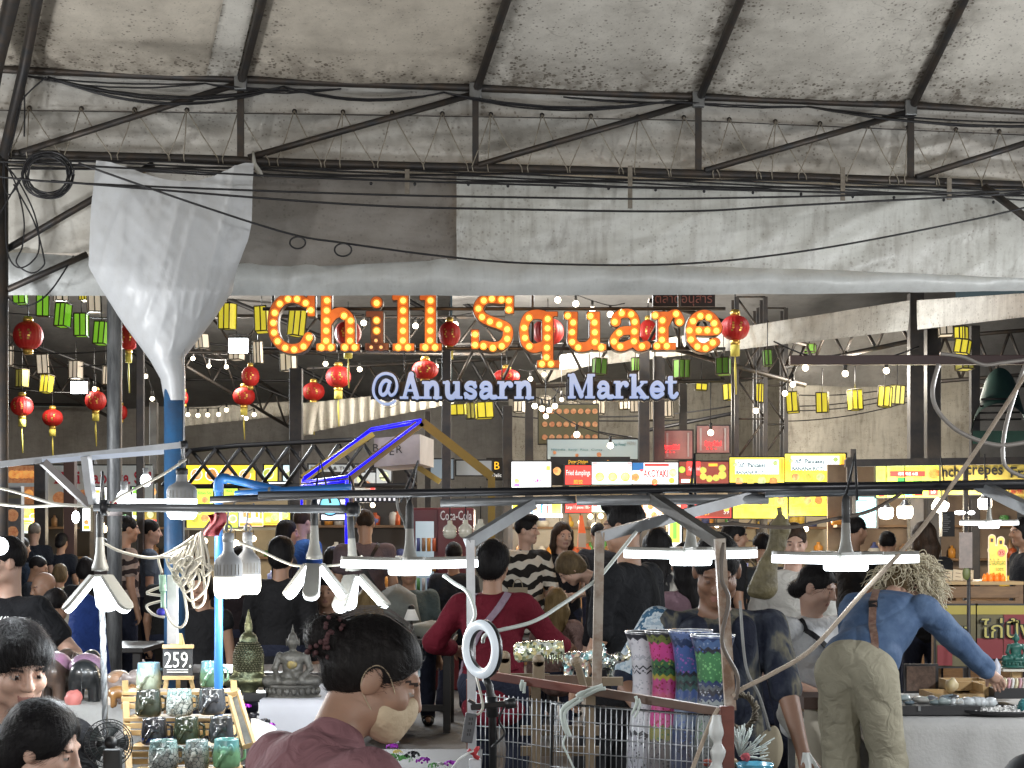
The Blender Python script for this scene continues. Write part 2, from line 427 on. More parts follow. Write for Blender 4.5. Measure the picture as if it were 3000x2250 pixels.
whitetarp=tarp_mat('white_tarp',(.64,.65,.61),(.24,.22,.19),.35,.42,.25,.38,rough=.42)
darktarp=tarp_mat('dark_tarp',(.27,.25,.225),(.10,.085,.07),.3,.5,.3)
striptarp=tarp_mat('strip_tarp',(.56,.58,.57),(.3,.3,.28),.15,.3,.15,.2,rough=.4)
funneltarp=tarp_mat('funnel_tarp',(.58,.60,.62),(.42,.41,.38),.12,.22,.12,.12,rough=.42,bmp=.1)
# ================================================================= GROUND
grm=mat('paving',(.075,.07,.065),.55,col2=(.035,.033,.03),nscale=1.2,bump=.3,bscale=30)
g=MB();g.grid(lambda u,v:(-120+240*u,-20+160*v,0),24,16);g.build('ground',grm,kind='structure')
# ================================================================= THE NEAR MARKET TENT
def Yt(x):return 11.0+.0003*x
def T(x,y,off=0.):return P(x,y,Yt(x)+off)
def lin(pts):
 xs,ys=zip(*pts);return lambda x:float(np.interp(x,xs,ys))if xs[0]<=x<=xs[-1]else(ys[0]+(x-xs[0])*(ys[1]-ys[0])/(xs[1]-xs[0])if x<xs[0]else ys[-1]+(x-xs[-1])*(ys[-1]-ys[-2])/(xs[-1]-xs[-2]))
upy=lin([(70,206),(705,233),(1000,244),(1396,258),(2000,282),(2673,309),(3000,326)])
loy=lin([(22,450),(325,458),(705,469),(1000,483),(1396,490),(2000,507),(2673,529),(3000,543)])
wiy=lin([(60,324),(1000,336),(2000,352),(3000,396)])
tent_frame=thing('tent_frame','dark steel truss and rafters carrying the big market tent roof','tent frame',T(1500,2600))
tent_roof=thing('tent_roof','mould-specked cream tarpaulin roof stretched over the rafters at the top','tent roof',T(1500,250))
def rod(name,pts,r,m=steel,parent=None,n=8):return MB().tube(pts,r,n).build(name,m,parent or tent_frame)
rod('upper_chord',[T(x,upy(x))for x in range(-300,3301,300)],.027)
rod('lower_chord',[T(x,loy(x))for x in range(-300,3301,300)],.03)
for x,xb in((705,705),(1393,1393),(2046,2046),(2668,2668),(3260,3260)):
 MB().beam(T(x,upy(x)+2),T(xb,loy(xb)-2),.045,.03).build('strut',steel,tent_frame)
 MB().box(T(x,upy(x)+8,-.03),(.085,.05,.11)).build('sleeve',galv,tent_frame,bevel=.006)
for a in((58,447,690,248),(727,462,1380,278),(1401,484,2030,300),(2065,500,2660,328),(2684,520,3240,345)):
 rod('diagonal',[T(a[0],a[1],-.02),T(a[2],a[3],-.02)],.023)
rod('edge_wire',[T(x,wiy(x),.05)for x in range(-100,3201,200)],.004,n=5)
def slope(x):return .17+x*.000118
def roofpt(x,t,dz=0.):
 y0=upy(x)-6;a=T(x,y0,.03);yt=-450.;b=P(x+(y0-yt)*slope(x),yt,Yt(x)-2.35)
 p=a.lerp(b,t);p.z+=dz;return p
raf=[-620,75,705,1393,2046,2668,3300]
for x in raf[2:6]:rod('rafter',[roofpt(x,0,-.05),roofpt(x,.5,-.05),roofpt(x,1.25,-.05)],.03)
for k in range(6):
 x0,x1=raf[k],raf[k+1]
 def fn(u,v,x0=x0,x1=x1,k=k):
  p=roofpt(x0+(x1-x0)*u,v*1.25);s=4*u*(1-u)
  p.z+=-.035*s+.018*mnoise.noise(p*1.3+Vector((k*3,0,0)))*s+.006*mnoise.noise(Vector((p.x*5+p.y*4,p.y*1.2,k)))
  return p
 MB().grid(fn,30,30).build('roof_panel',rooftarps[(0,0,0,1,2,2)[k]],tent_roof)
# lighter mended strip on the second panel
def fn(u,v):
 p=roofpt(600+90*u-8*v,.03+v*1.1);p.z-=.034;return p
MB().grid(fn,4,16).build('mended_strip',rooftarps[1],tent_roof)
# roof hem that hangs behind the upper chord, laced down to the lower chord
def fn(u,v):
 x=-300+3600*u;y=upy(x)-8+v*(wiy(x)+6-upy(x));p=T(x,y,.09)
 p.y+=.015*mnoise.noise(Vector((x*.012,v*2,0)))+.01*math.sin(v*5);return p
MB().grid(fn,120,6).build('roof_hem',backtarp,tent_roof)
gro=[87,239,395,548,700,863,1005,1149,1296,1438,1588,1731,1868,2003,2136,2271,2402,2543,2660,2800,2927]
for i,gx in enumerate(gro):
 c=T(gx,wiy(gx)-8,.03)
 MB().lathe([(.0,-.006),(.017,-.006),(.017,.006),(.0,.006)],c,10,Matrix.Rotation(math.pi/2,3,'X')).build('grommet',steel,tent_roof)
 for dx in((84+rnd.uniform(-14,20),-48+rnd.uniform(-16,10))if i%3 else(90,-10,-55)):
  e=T(gx+dx,loy(gx+dx)-4,-.035);e2=T(gx+dx+3,loy(gx+dx)+14,-.035)
  MB().tube([c+Vector((0,-.02,0)),c.lerp(e,.5)+Vector((0,0,-.012)),e,e2],.0042,5).build('lacing_rope',ropem,tent_roof)
def sheet(name,mats,label,xs,top,bot,off,nu=60,nv=24,amp=.03,fold=(.006,.004),seed=0,belly=0.,cat='tarpaulin',edge=None):
 t,b=lin(top),lin(bot);sv=Vector((seed*5.1,seed*2.3,0))
 def fn(u,v):
  x=xs[0]+(xs[1]-xs[0])*u
  if edge:x+=edge(v)*(1-u if edge(0)>=-1e8 else 1)
  y=t(x)+(b(x)-t(x))*v;p=T(x,y,off)
  n=mnoise.noise(Vector((x*fold[0],y*fold[1],seed)))+.5*mnoise.noise(Vector((x*fold[0]*2.7+y*.012,y*fold[1]*2.1,seed+4)))+.22*mnoise.noise(Vector((x*.03+y*.02,y*.008-x*.01,seed+9)))
  q=Vector((x*fold[0]*.8+y*.004+seed,y*fold[1]*.6-x*.001,seed));rg=max(0.,1-abs(mnoise.noise(q))*6)**2
  p.y+=-belly*math.sin(math.pi*v)+amp*n-.5*amp*rg;p.z+=.01*n*v
  return p
 return MB().grid(fn,nu,nv).build(name,mats,None,label,cat)
sheet('tarpaulin',backtarp,'long grimy off-white tarpaulin behind the roof truss, creased sideways',(-300,3300),[(-300,300),(3000,345)],[(-300,540),(3000,600)],.34,140,22,.06,(.002,.012),1,.08)
sheet('tarpaulin',tarp_mat('cream_tarp',(.68,.66,.60),(.3,.26,.2),.15,.4,.2),'stained cream tarpaulin panel at the far left below the truss',(-300,300),[(-300,478),(300,492)],[(-300,742),(300,742)],.22,30,18,.03,(.004,.006),2)
sheet('tarpaulin',darktarp,'dark grey dirty tarpaulin patch between the white funnel and the long white sheet',(640,1349),[(640,500),(1345,515)],[(640,772),(880,782),(1349,762)],.16,50,20,.025,(.004,.007),3)
sheet('tarpaulin',whitetarp,'long white tarpaulin hung under the truss, above the painted market letters',(1338,3300),[(1338,512),(3000,560)],[(1338,762),(2000,780),(2400,790),(3000,815)],.12,120,26,.05,(.004,.005),5,.05)
sheet('tarpaulin',striptarp,'smooth grey-white gutter sheet sagging along the bottom of the tent edge',(-300,3300),[(-300,728),(735,768),(1000,764),(1400,752),(2000,774),(3000,800)],[(-300,866),(735,866),(1500,866),(2340,862),(2800,855),(3000,852)],.2,150,16,.045,(.005,.004),7,.06)
# small white hem tongue hanging right of the funnel
MB().tube([T(742,445,-.06),T(745,480,-.09),T(760,505,-.1),T(772,520,-.1)],[.006,.018,.022,.004],6).build('knot_of_cloth',whitetarp,None,'white knotted cloth end tied to the truss beside the funnel sheet','cloth')
# the funnel sheet that gathers round the blue post
Lf=lin([(470,282),(586,271),(781,260),(850,299),(890,325),(943,358),(1057,440),(1110,470),(1172,481)])
Rf=lin([(470,743),(651,740),(705,727),(787,694),(858,679),(930,633),(993,582),(1048,540),(1100,543),(1172,544)])
def fn(u,v):
 yb=470+702*v;l,r=Lf(yb),Rf(yb);x=l+(r-l)*u;y=yb
 if v<.25:y+=(1-v/.25)*(62*math.sin(math.pi*min(1,u*1.05))**1.3*(.4+u)+8*u)
 w=(r-l)/2/F*10.5;a=(u-.5)*math.pi
 bul=min(.32,w*.75)*math.cos(a)**.8 if abs(a)<1.5707 else 0
 k=max(0.,min(1.,(v-.62)/.3));k=k*k*(3-2*k)
 p=P(x,y,(10.72-bul*(.25+.75*min(1,v*1.6)))*(1-k)+(10.61-w*1.25*max(0.,math.cos(a))**.6)*k)
 n=.7*mnoise.noise(Vector((x*.008-y*.004,y*.002,3)))+.35*mnoise.noise(Vector((x*.02+y*.007,y*.003,8)))+.1*mnoise.noise(Vector((x*.04-y*.03,y*.012,1)))
 q=Vector((x*.011+y*.0035,y*.0016-x*.001,5.));rg=max(0.,1-abs(mnoise.noise(q))*5)**2+.6*max(0.,1-abs(mnoise.noise(q*2.3+Vector((3,1,0))))*6)**2
 p.y+=(.045*n-.016*rg)*(1-k)+.006*n*k
 return p
fun=MB().grid(fn,60,80)
fun.build('tarpaulin',funneltarp,None,'glossy white plastic sheet gathered into a funnel round the blue post','tarpaulin')
# posts of this tent
def post(name,x0,x1,ytop,Y,m,label,bands=None,base=0.,n=20,cat='post'):
 r=(x1-x0)/2/F*Y;c=P((x0+x1)/2,ytop,Y);t=thing(name,label,cat,(c.x,c.y,base))
 MB().tube([(c.x,c.y,base),(c.x,c.y,c.z)],r,n).build('shaft',m,t)
 MB().lathe([(r*2,0),(r*2,.012),(r*1.05,.014),(r*1.02,.03)],(c.x,c.y,base),n).build('base_plate',galv,t)
 return t,c,r
bp_,bc,br=post('post',481,541,1120,10.6,bluep,'thick sky-blue painted post under the white funnel sheet')
MB().tube([(bc.x+br*1.02,bc.y-.03,1.2),(bc.x+br*1.02,bc.y-.03,3.1)],.006,5).build('edge_pipe',whitem,bp_)
gp_,gc,gr=post('post',314,357,520,11.25,mat('zinc',(.26,.27,.275),.5,.55,col2=(.11,.115,.12),nscale=5,stretch=(3,3,.5),namt=.8),'galvanised grey pipe post left of the blue post, with a red and white tape band')
for y0,y1,m in((1470,1490,mat('red_band',(.35,.03,.04),.5)),(1490,1512,mat('pale_band',(.55,.5,.5),.5))):
 a,b=P(335,y0,11.25),P(335,y1,11.25);MB().tube([(gc.x,gc.y,a.z),(gc.x,gc.y,b.z)],gr*1.03,20).build('tape_band',m,gp_)
post('post',-14,24,440,10.9,steel,'dark square-looking steel post at the far left edge of the tent')
# arch tubes at the far left
rod('arch_tube',[P(150,-120,9.4),P(108,0,9.8),P(70,201,10.7),P(8,470,10.9)],.036,steel,n=10)
rod('arch_tube',[P(62,-120,9.3),P(34,0,9.7),P(-14,200,10.5),P(-60,470,10.8)],.05,steel,n=10)
rod('brace',[P(-40,765,10.95),P(250,596,11.15),P(450,480,11.2)],.024)
rod('brace',[P(22,848,10.9),P(255,745,11.1)],.022)
rod('brace',[P(2885,548,11.75),P(3060,678,11.3)],.028)
for x,y0,y1 in((1193,497,567),(1846,486,610),(2469,490,588),(2781,520,586)):
 MB().box(T(x,(y0+y1)/2,-.09),(.032,.014,(y1-y0)/F*11.5)).build('hanger_strap',mat('old_wood',(.28,.25,.21),.8,col2=(.16,.14,.11),nscale=14),tent_frame)
# cables strung across the tent front
def cable(name,pts,r,label,smooth=True,m=blackm,group=None,n=6):
 return MB().tube(spline(pts,8)if smooth else pts,r,n).build(name,m,None,label,'cable',group)
cable('cable',[T(-60,470,-0.72),T(282,488,-0.72),T(1000,524,-0.72),T(2000,553,-0.72),T(2700,566,-0.72),T(3060,556,-0.72)],.007,'upper of the three black cables running level just under the truss')
cable('cable',[T(-60,508,-0.77),T(195,535,-0.77),T(1000,567,-0.77),T(1500,578,-0.77),T(2000,582,-0.77),T(2705,567,-0.77),T(3060,556,-0.72)],.007,'middle of the three black cables under the truss, through the cable coil')
cable('cable',[T(150,530,-0.82),T(1000,597,-0.82),T(1500,613,-0.82),T(2000,619,-0.82),T(2325,602,-0.82),T(2922,570,-0.82),T(3060,560,-0.82)],.0075,'lowest of the three black cables crossing the dark and white tarpaulins')
cable('cable',[T(230,478,-0.92),T(570,597,-0.97),T(846,684,-0.92),T(1000,711,-0.92),T(1325,754,-0.92),T(1597,773,-0.92),T(2000,773,-0.92),T(2380,732,-0.92),T(2814,651,-0.92),T(3060,594,-0.92)],.0072,'long black cable sagging in front of the tarpaulins with two small loops')
for cx,cy_,r in((872,711,23),(1005,732,25)):
 MB().tube([T(cx+r*math.cos(a),cy_+.75*r*math.sin(a),-.95+.01*math.sin(a*2))for a in np.linspace(0,12.6,40)],.0055,5).build('cable_loop',blackm,None,'small black loop of spare wire on the sagging cable, %s one'%('left' if cx<900 else 'right'),'cable loop')
co=MB()
for k in range(7):
 r=58+3.2*k+rnd.uniform(-3,3);ph=rnd.uniform(0,6)
 co.tube([T(140+rnd.uniform(-2,2)+r*math.cos(a),512+r*.93*math.sin(a)+2*math.sin(3*a+ph),-.74+.02*math.sin(a+ph))for a in np.linspace(0,6.3,36)],.0058,5)
co.build('cable_coil',blackm,None,'round coil of black cable hung on the truss beside the funnel sheet','cable coil')
hc=MB()
for pts in([(12,470),(16,600),(22,740),(60,785),(112,740),(105,640),(60,540),(14,480)],[(14,475),(48,545),(70,640),(66,720),(48,770),(92,800),(126,780),(128,752),(100,650),(40,540)],[(10,475),(10,540),(30,570),(64,520),(78,480)],[(60,520),(20,590),(-20,660)],[(70,210),(64,290),(40,400),(26,450)],[(68,215),(72,300),(71,400)],[(135,225),(60,300),(40,400),(25,455)]):
 hc.tube(spline([T(x,y,-.25)for x,y in pts],7),.0055,5)
hc.build('loose_wires',blackm,None,'tangle of black wires hanging in loops down the far left post','wires')
bu=MB()
def bund(x0,x1,d,k):
 for i in range(k):
  j=rnd.uniform(.35,1.1);bu.tube([T(x0+(x1-x0)*t,upy(x0+(x1-x0)*t)+16+d*j*4*t*(1-t)+rnd.uniform(-1,1),-.03-.01*i)for t in np.linspace(0,1,16)],.0062,5)
for x0,x1,d,k in((140,830,62,5),(70,600,30,2),(830,1300,30,4),(1300,1960,38,5),(1650,2060,12,3),(1960,2370,10,3),(2370,3260,34,5),(600,1000,18,3)):bund(x0,x1,d,k)
bu.build('cable_bundle',blackm,None,'bundle of black cables drooping in swags below the upper truss tube','cable bundle')
lb=MB()
for i in range(5):lb.tube([T(x,loy(x)+(14+7*i)+3*math.sin(x*.01+i*2)+rnd.uniform(-1,1),-.05-.01*i)for x in range(-100,3201,100)],.0065,5)
lb.build('cable_bundle',blackm,None,'straight bundle of black cables tied under the lower truss tube','cable bundle')
hc=MB();hc.tube(spline([P(22,870,10.9),P(60,898,10.9),P(110,885,10.9),P(150,850,10.95),P(185,800,11),P(215,750,11.1)],6),.006,5)
hc.build('cable',blackm,None,'thin black cable drooping from the lower left brace','cable')
for i in range(14):
 x=1080+i*140+rnd.uniform(-20,20)
 if x>2990:break
 MB().ell(T(x,loy(x)+52+rnd.uniform(-2,2),-.3),(.011,.011,.013),8).build('cable_clip',blackm,tent_frame)
# ================================================================= FAR TENTS, WALLS AND POSTS
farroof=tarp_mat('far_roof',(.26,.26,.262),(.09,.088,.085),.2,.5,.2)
fargrey=tarp_mat('far_grey',(.36,.35,.335),(.14,.13,.12),.2,.5,.2,.2)
farbeige=tarp_mat('far_beige',(.50,.47,.40),(.14,.12,.095),.45,.5,.2,.45)
fascia=tarp_mat('fascia',(.66,.64,.57),(.2,.17,.13),.4,.5,.3,.3)
def quadsheet(name,m,label,c4,Y4,cat='tarpaulin',nu=40,nv=16,amp=.12,fq=(.5,1.4),seed=0.,kind=None,pleat=0.):
 a,b,c,d=[P(x,y,Y)for(x,y),Y in zip(c4,Y4)]
 nrm=(b-a).cross(d-a).normalized()
 def fn(u,v):
  p=(a*(1-u)+b*u)*(1-v)+(d*(1-u)+c*u)*v
  n=mnoise.noise(Vector((p.x*fq[0]+p.y*.3+seed,p.z*fq[1],seed)))+.5*mnoise.noise(Vector((p.x*fq[0]*3+p.z*1.3,p.z*fq[1]*1.5-p.x,seed+3)))
  return p+nrm*(amp*n+pleat*math.sin(u*95+2*n)*(.3+.7*v))
 return MB().grid(fn,nu,nv).build(name,m,None,label,cat,None,kind)
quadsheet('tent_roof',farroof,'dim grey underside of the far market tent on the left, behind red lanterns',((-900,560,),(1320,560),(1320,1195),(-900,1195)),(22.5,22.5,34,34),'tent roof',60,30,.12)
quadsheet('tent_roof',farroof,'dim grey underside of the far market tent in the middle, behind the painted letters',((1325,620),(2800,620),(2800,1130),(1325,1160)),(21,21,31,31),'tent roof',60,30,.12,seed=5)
quadsheet('tarpaulin',fargrey,'plain grey tarpaulin wall at the far left, below the red lanterns',((-900,1188),(880,1192),(880,1900),(-900,1900)),(34,34,34,34),nu=50,seed=2)
quadsheet('tarpaulin',fargrey,'grey tarpaulin wall behind the blue neon gable',((870,1200),(1500,1170),(1500,1900),(870,1900)),(33,33,33,33),seed=4)
quadsheet('tarpaulin',farbeige,'creased beige-grey tarpaulin wall behind the word Market and the two red neon signs',((1490,1080),(2330,1100),(2330,1900),(1490,1900)),(30.2,30.2,30.2,30.2),nu=60,amp=.2,seed=6)
quadsheet('tarpaulin',farbeige,'tall beige tarpaulin wall with dirty drip lines, behind the row of four yellow lanterns',((2290,985),(2672,960),(2672,1800),(2290,1800)),(24.5,24,24,24.5),amp=.16,seed=8)
quadsheet('tarpaulin',fargrey,'smooth grey folded tarpaulin flap above the row of four yellow lanterns',((2290,1000),(2668,950),(2668,1128),(2290,1130)),(23.3,23,23.6,23.8),amp=.1,seed=9)
quadsheet('tarpaulin',farbeige,'narrow crumpled beige tarpaulin between the two dark posts at the right',((2700,1000),(2860,1000),(2850,1370),(2700,1370)),(23,23,23,23),amp=.2,seed=10,nu=16)
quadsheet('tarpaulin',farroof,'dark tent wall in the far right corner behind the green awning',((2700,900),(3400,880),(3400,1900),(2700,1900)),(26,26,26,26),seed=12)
quadsheet('tarpaulin',fascia,'long dirty-white tent fascia rising to the right behind the painted letters',((1640,1040),(2662,880),(2662,968),(1640,1082)),(23,17,17,23),nu=60,nv=8,amp=.07,seed=13)
quadsheet('tarpaulin',fascia,'short dirty-white fascia at the right edge beyond the tall dark post',((2690,880),(3200,845),(3200,905),(2690,966)),(16.8,14,14,16.8),nu=30,nv=8,amp=.06,seed=14)
quadsheet('tarpaulin',fascia,'pleated whitish tarpaulin valance slanting up behind the at sign',((884,1182),(1330,1135),(1330,1182),(884,1272)),(25,25,25,25),nu=90,nv=8,amp=.08,seed=15,pleat=.05)
quadsheet('tarpaulin',fascia,'crumpled greyish valance under the string of bulbs right of the blue post',((540,1195),(860,1175),(860,1215),(540,1248)),(30,30,30,30),nu=50,nv=6,amp=.1,seed=16,pleat=.05)
quadsheet('tarpaulin',fascia,'gathered white tarpaulin end falling beside the dark post left of the gable',((884,1180),(935,1180),(915,1272),(889,1275)),(24.7,24.7,24.7,24.7),nu=14,nv=10,amp=.08,seed=17,pleat=.04)
quadsheet('tarpaulin',farbeige,'brightly lit crumpled tarpaulin fold behind the letters q and u',((1560,1072),(1790,1020),(1800,1040),(1590,1125)),(26,26,26,26),nu=30,nv=8,amp=.15,seed=18)
# roof trusses of the far tents
def truss(label,a,b,depth,n,Y0,Y1,r=.03):
 A=P(*a,Y0);B=P(*b,Y1);c=A.lerp(B,.5);t=thing('roof_truss',label,'roof truss',(c.x,c.y,c.z))
 d=Vector((0,0,-depth))
 MB().tube([A,B],r,6).build('chord',steel,t);MB().tube([A+d,B+d],r,6).build('chord',steel,t)
 for i in range(n):
  p,q=A.lerp(B,i/n),A.lerp(B,(i+1)/n)
  MB().tube([p,q+d]if i%2 else[p+d,q],r*.7,5).build('web_bar',steel,t)
truss('dark roof truss crossing the far left tent behind the green lanterns',(-100,905),(330,1150),.5,10,25,31)
truss('dark roof truss running level behind the letters of Chill',(540,925),(1480,930),.55,12,24.5,24.5)
truss('dark roof truss slanting down behind the bulbs right of the blue post',(545,985),(870,1185),.5,9,27,30)
truss('dark roof truss behind the lower part of Square',(1330,1010),(2120,985),.6,12,22,22)
truss('dark roof truss low behind the at sign',(900,1080),(1500,1050),.6,10,27,27)
truss('dark roof truss slanting behind the thai letter board',(1900,880),(2360,1010),.5,9,19.5,20)
truss('dark roof truss running above the white fascia at the right',(2300,985),(2665,900),.4,8,21,19)
truss('dark roof truss behind the yellow lantern stack at the right edge',(2720,990),(3100,960),.6,8,22,22)
wi=thing('guy_wires','dark wires and thin rods strung under the far tent roofs','wires',P(1200,1100,24))
for(x0,y0),(x1,y1),Y,r in(((-20,912),(520,924),23,.008),((-20,1060),(330,1066),24,.01),((20,1136),(330,1142),25,.008),((20,1184),(330,1188),33,.03),((100,1010),(340,1100),26,.02),((545,1000),(900,1035),28,.02),((540,1112),(870,1115),29,.02),((550,1050),(880,1180),29,.025),((1330,870),(1500,980),25,.03),((1290,1000),(1500,990),22,.012),((1500,1220),(2100,1225),26,.012),((1700,1220),(2140,1190),25,.012),((1900,1260),(2150,1210),25,.03),((2300,1190),(2660,1145),22,.008),((2300,1203),(2660,1160),22,.008),((2300,1234),(2660,1178),22.2,.008),((2300,1155),(2660,1130),22.1,.008),((-20,1020),(330,1026),23.6,.012),((650,870),(1000,1010),27,.04),((1180,870),(1330,960),26,.04),((160,870),(520,1120),29,.045),((700,990),(1100,1190),29,.035),((1380,1060),(1480,1230),26,.03),((1560,1075),(1660,1160),25,.014),((1600,1210),(1850,1280),24,.012)):
 MB().tube(sag(P(x0,y0,Y),P(x1,y1,Y),.06 if r<.02 else 0),r,5).build('wire',blackm,wi)
# posts between the far tents
farpost=mat('far_post',(.03,.033,.04),.55,.3,col2=(.07,.06,.055),nscale=6)
brownpost=mat('brown_post',(.07,.035,.03),.5,.2)
def sqpost(x0,x1,ytop,Y,m,label,extra=None):
 w=(x1-x0)/F*Y;c=P((x0+x1)/2,ytop,Y);t=thing('post',label,'post',(c.x,c.y,0))
 MB().box((c.x,c.y,c.z/2),(w,w,c.z)).build('shaft',m,t,bevel=.006)
 MB().box((c.x,c.y,.006),(w*2,w*2,.012)).build('base_plate',farpost,t)
 if extra:extra(t,c,w)
 return t
for a in((401,422,905,15.5,farpost,'dark square post just left of the blue post'),(440,462,1180,24,mat('dirty_post',(.16,.155,.15),.6,col2=(.08,.075,.07),nscale=5),'grey far post close beside the blue post'),(850,886,1080,20,farpost,'dark square post left of the blue neon gable, below the hanging white lantern'),(1295,1321,1020,19,farpost,'dark post rising behind the yellow gable ridge'),(1473,1501,1190,21,farpost,'dark post beside the orange kebab letters'),(1538,1562,1160,21.5,farpost,'dark post below the last letter of Anusarn'),(1871,1902,1020,20.75,farpost,'left one of the pair of dark posts below the letters ke of Market'),(1914,1946,1045,20.9,farpost,'right one of the pair of dark posts below the letters ke of Market'),(1990,2012,1120,23,farpost,'thin dark post between the two red neon signs'),(2662,2702,860,18.5,farpost,'tall dark post at the right crossing the white fascia'),(2711,2752,965,19.0,farpost,'dark post just right of the tall one at the right'),(2842,2868,955,19.0,farpost,'dark post left of the green awning'),(2822,2836,1350,17.1,farpost,'thin black post between the words crunch and crepes'),(2480,2496,1340,17,farpost,'slim dark post right of the yellow pancake boxes'),(190,222,1345,19,brownpost,'brown post in front of the white papaya banner'),(104,137,1362,19,farpost,'dark post between the grilled meat picture and the papaya banner'),(1245,1262,1205,22,farpost,'thin far dark post right of the gable peak')):
 sqpost(*a)
# lattice column at the right
lt=thing('lattice_column','lattice steel column behind the last red lantern, left of the yellow lanterns','lattice column',(P(2200,1600,21).x,21,0))
xs=(2158,2242);top=P(2200,870,21).z
for x in xs:
 for dy in(0,.3):MB().box((P(x,0,21).x,21+dy,top/2),(.055,.055,top)).build('upright',farpost,lt)
for i in range(9):
 z0,z1=top*i/9,top*(i+1)/9;a,b=P(xs[0],0,21).x,P(xs[1],0,21).x
 MB().tube([(a,21,z0),(b,21,z1)]if i%2 else[(b,21,z0),(a,21,z1)],.014,5).build('lacing_bar',steel,lt)
 MB().tube([(a,21,z1),(b,21,z1)],.012,5).build('lacing_bar',steel,lt)
lt2=copy_thing(lt,(P(2262,1600,22).x,22,0),'lattice steel column left of the beige wall with four yellow lanterns')
# long dark beams at the right
bmt=MB().beam(P(2313,1056,14.8),P(3160,1054,14.8),.09,.085)
bm=bmt.build('beam',mat('purlin',(.055,.03,.03),.5),None,'long dark brown beam with bulbs under it at the right','beam',bevel=.006)
MB().beam(P(2313,1071,14.75),P(3160,1067,14.75),.02,.012).build('led_strip',mat('strip',(.6,.55,.45),.4),bm)if False else None
MB().beam(P(2475,1357,17),P(3160,1347,17),.07,.075).build('beam',farpost,None,'black beam over the crepe and green menu signs','beam')
# green rounded awning at the far right
def fn(u,v):
 a=math.radians(175-165*u);p=P(2920+95*math.cos(a)*(1+.25*v),1225-135*math.sin(a)+110*v*(1 if u<.5 else 1),19+1.0*v);return p
aw=thing('awning','dark green rounded cloth awning in the far right corner','awning',P(2930,1300,19.4))
agm=mat('awning_green',(.02,.075,.062),.7,col2=(.015,.045,.04),nscale=4)
def fn(u,v):
 a=math.pi*(1-u);x=2926+(58+28*v)*math.cos(a)+4;y=1195-(118-30*v)*math.sin(a)+75*v;return P(x,y,19.6-.9*v)
MB().grid(fn,24,10).build('cloth',agm,aw)
MB().grid(lambda u,v:P(2850+156*u,1262+38*v,18.72),12,3).build('valance',agm,aw)
for k in range(4):MB().tube([P(2862+4*k,1215-20*k+15,18.8),P(2992-4*k,1213-20*k+15,18.8)],.012,5).build('batten',blackm,aw)
MB().tube([P(2860,1130,19.7),P(3100,1128,19.7)],.03,6).build('bar',steel,aw)
# ================================================================= PAPER LANTERNS
redp=mat('red_paper',(.58,.022,.016),.55,col2=(.42,.014,.012),nscale=3)
goldp=mat('gold_foil',(.75,.5,.12),.3,.7)
tass=mat('tassel',(.72,.62,.12),.7)
def red_lantern(label,c,r,h,tassel=1.,rot=0.):
 t=thing('paper_lantern',label,'lantern',c,'round red paper lanterns')
 n=48;vs=[]
 m=MB();k=14
 prof=[(max(.3,math.sin(math.pi*(i+.6)/(k+1.2))**.8),-math.cos(math.pi*(i+.6)/(k+1.2)))for i in range(k+1)]
 def fn(u,v):
  i=v*k;a=u*2*math.pi;i0=min(int(i),k-1);f=i-i0
  rr=prof[i0][0]*(1-f)+prof[i0+1][0]*f;z=prof[i0][1]*(1-f)+prof[i0+1][1]*f
  rr*=1-.045*abs(math.sin(a*10))**.5;return Vector(c)+Vector((rr*r*math.cos(a+rot),rr*r*math.sin(a+rot),z*h))
 m.grid(fn,60,k).build('shade',redp,t)
 for z,s in((h*.97,1),(-h*.97,-1)):MB().lathe([(.01,0),(r*.33,0),(r*.35,.03*s),(r*.28,.06*s),(.01,.06*s)],Vector(c)+Vector((0,0,z)),14).build('collar',goldp,t)
 for a in(-1.9,-1.25):
  def fe(u,v,a=a):
   aa=a+.22*(u-.5)*2;zz=(v-.5)*.8;rr=math.sqrt(max(0,1-zz*zz))*1.005;return Vector(c)+Vector((rr*r*math.cos(aa),rr*r*math.sin(aa),zz*h))
  e=MB()
  for q in range(4):
   u0,v0=rnd.random()*.6,q*.25+.03
   e.grid(lambda u,v:fe(u0+u*.35,v0+v*.16),2,2)
  e.build('gold_print',goldp,t)
 MB().tube([Vector(c)+Vector((0,0,h)),Vector(c)+Vector((0,0,h+.25))],.006,5).build('hanging_wire',blackm,t)
 if tassel:
  MB().lathe([(.01,0),(r*.32,0),(r*.32,-.11),(.01,-.11)],Vector(c)+Vector((0,0,-h-.05)),12).build('fringe',tass,t)
  MB().tube([Vector(c)+Vector((0,0,-h-.15)),Vector(c)+Vector((0,0,-h-.3)),Vector(c)+Vector((.01,0,-h-.55*tassel))],[.004,.013,.008],6).build('tassel',tass,t)
 return t
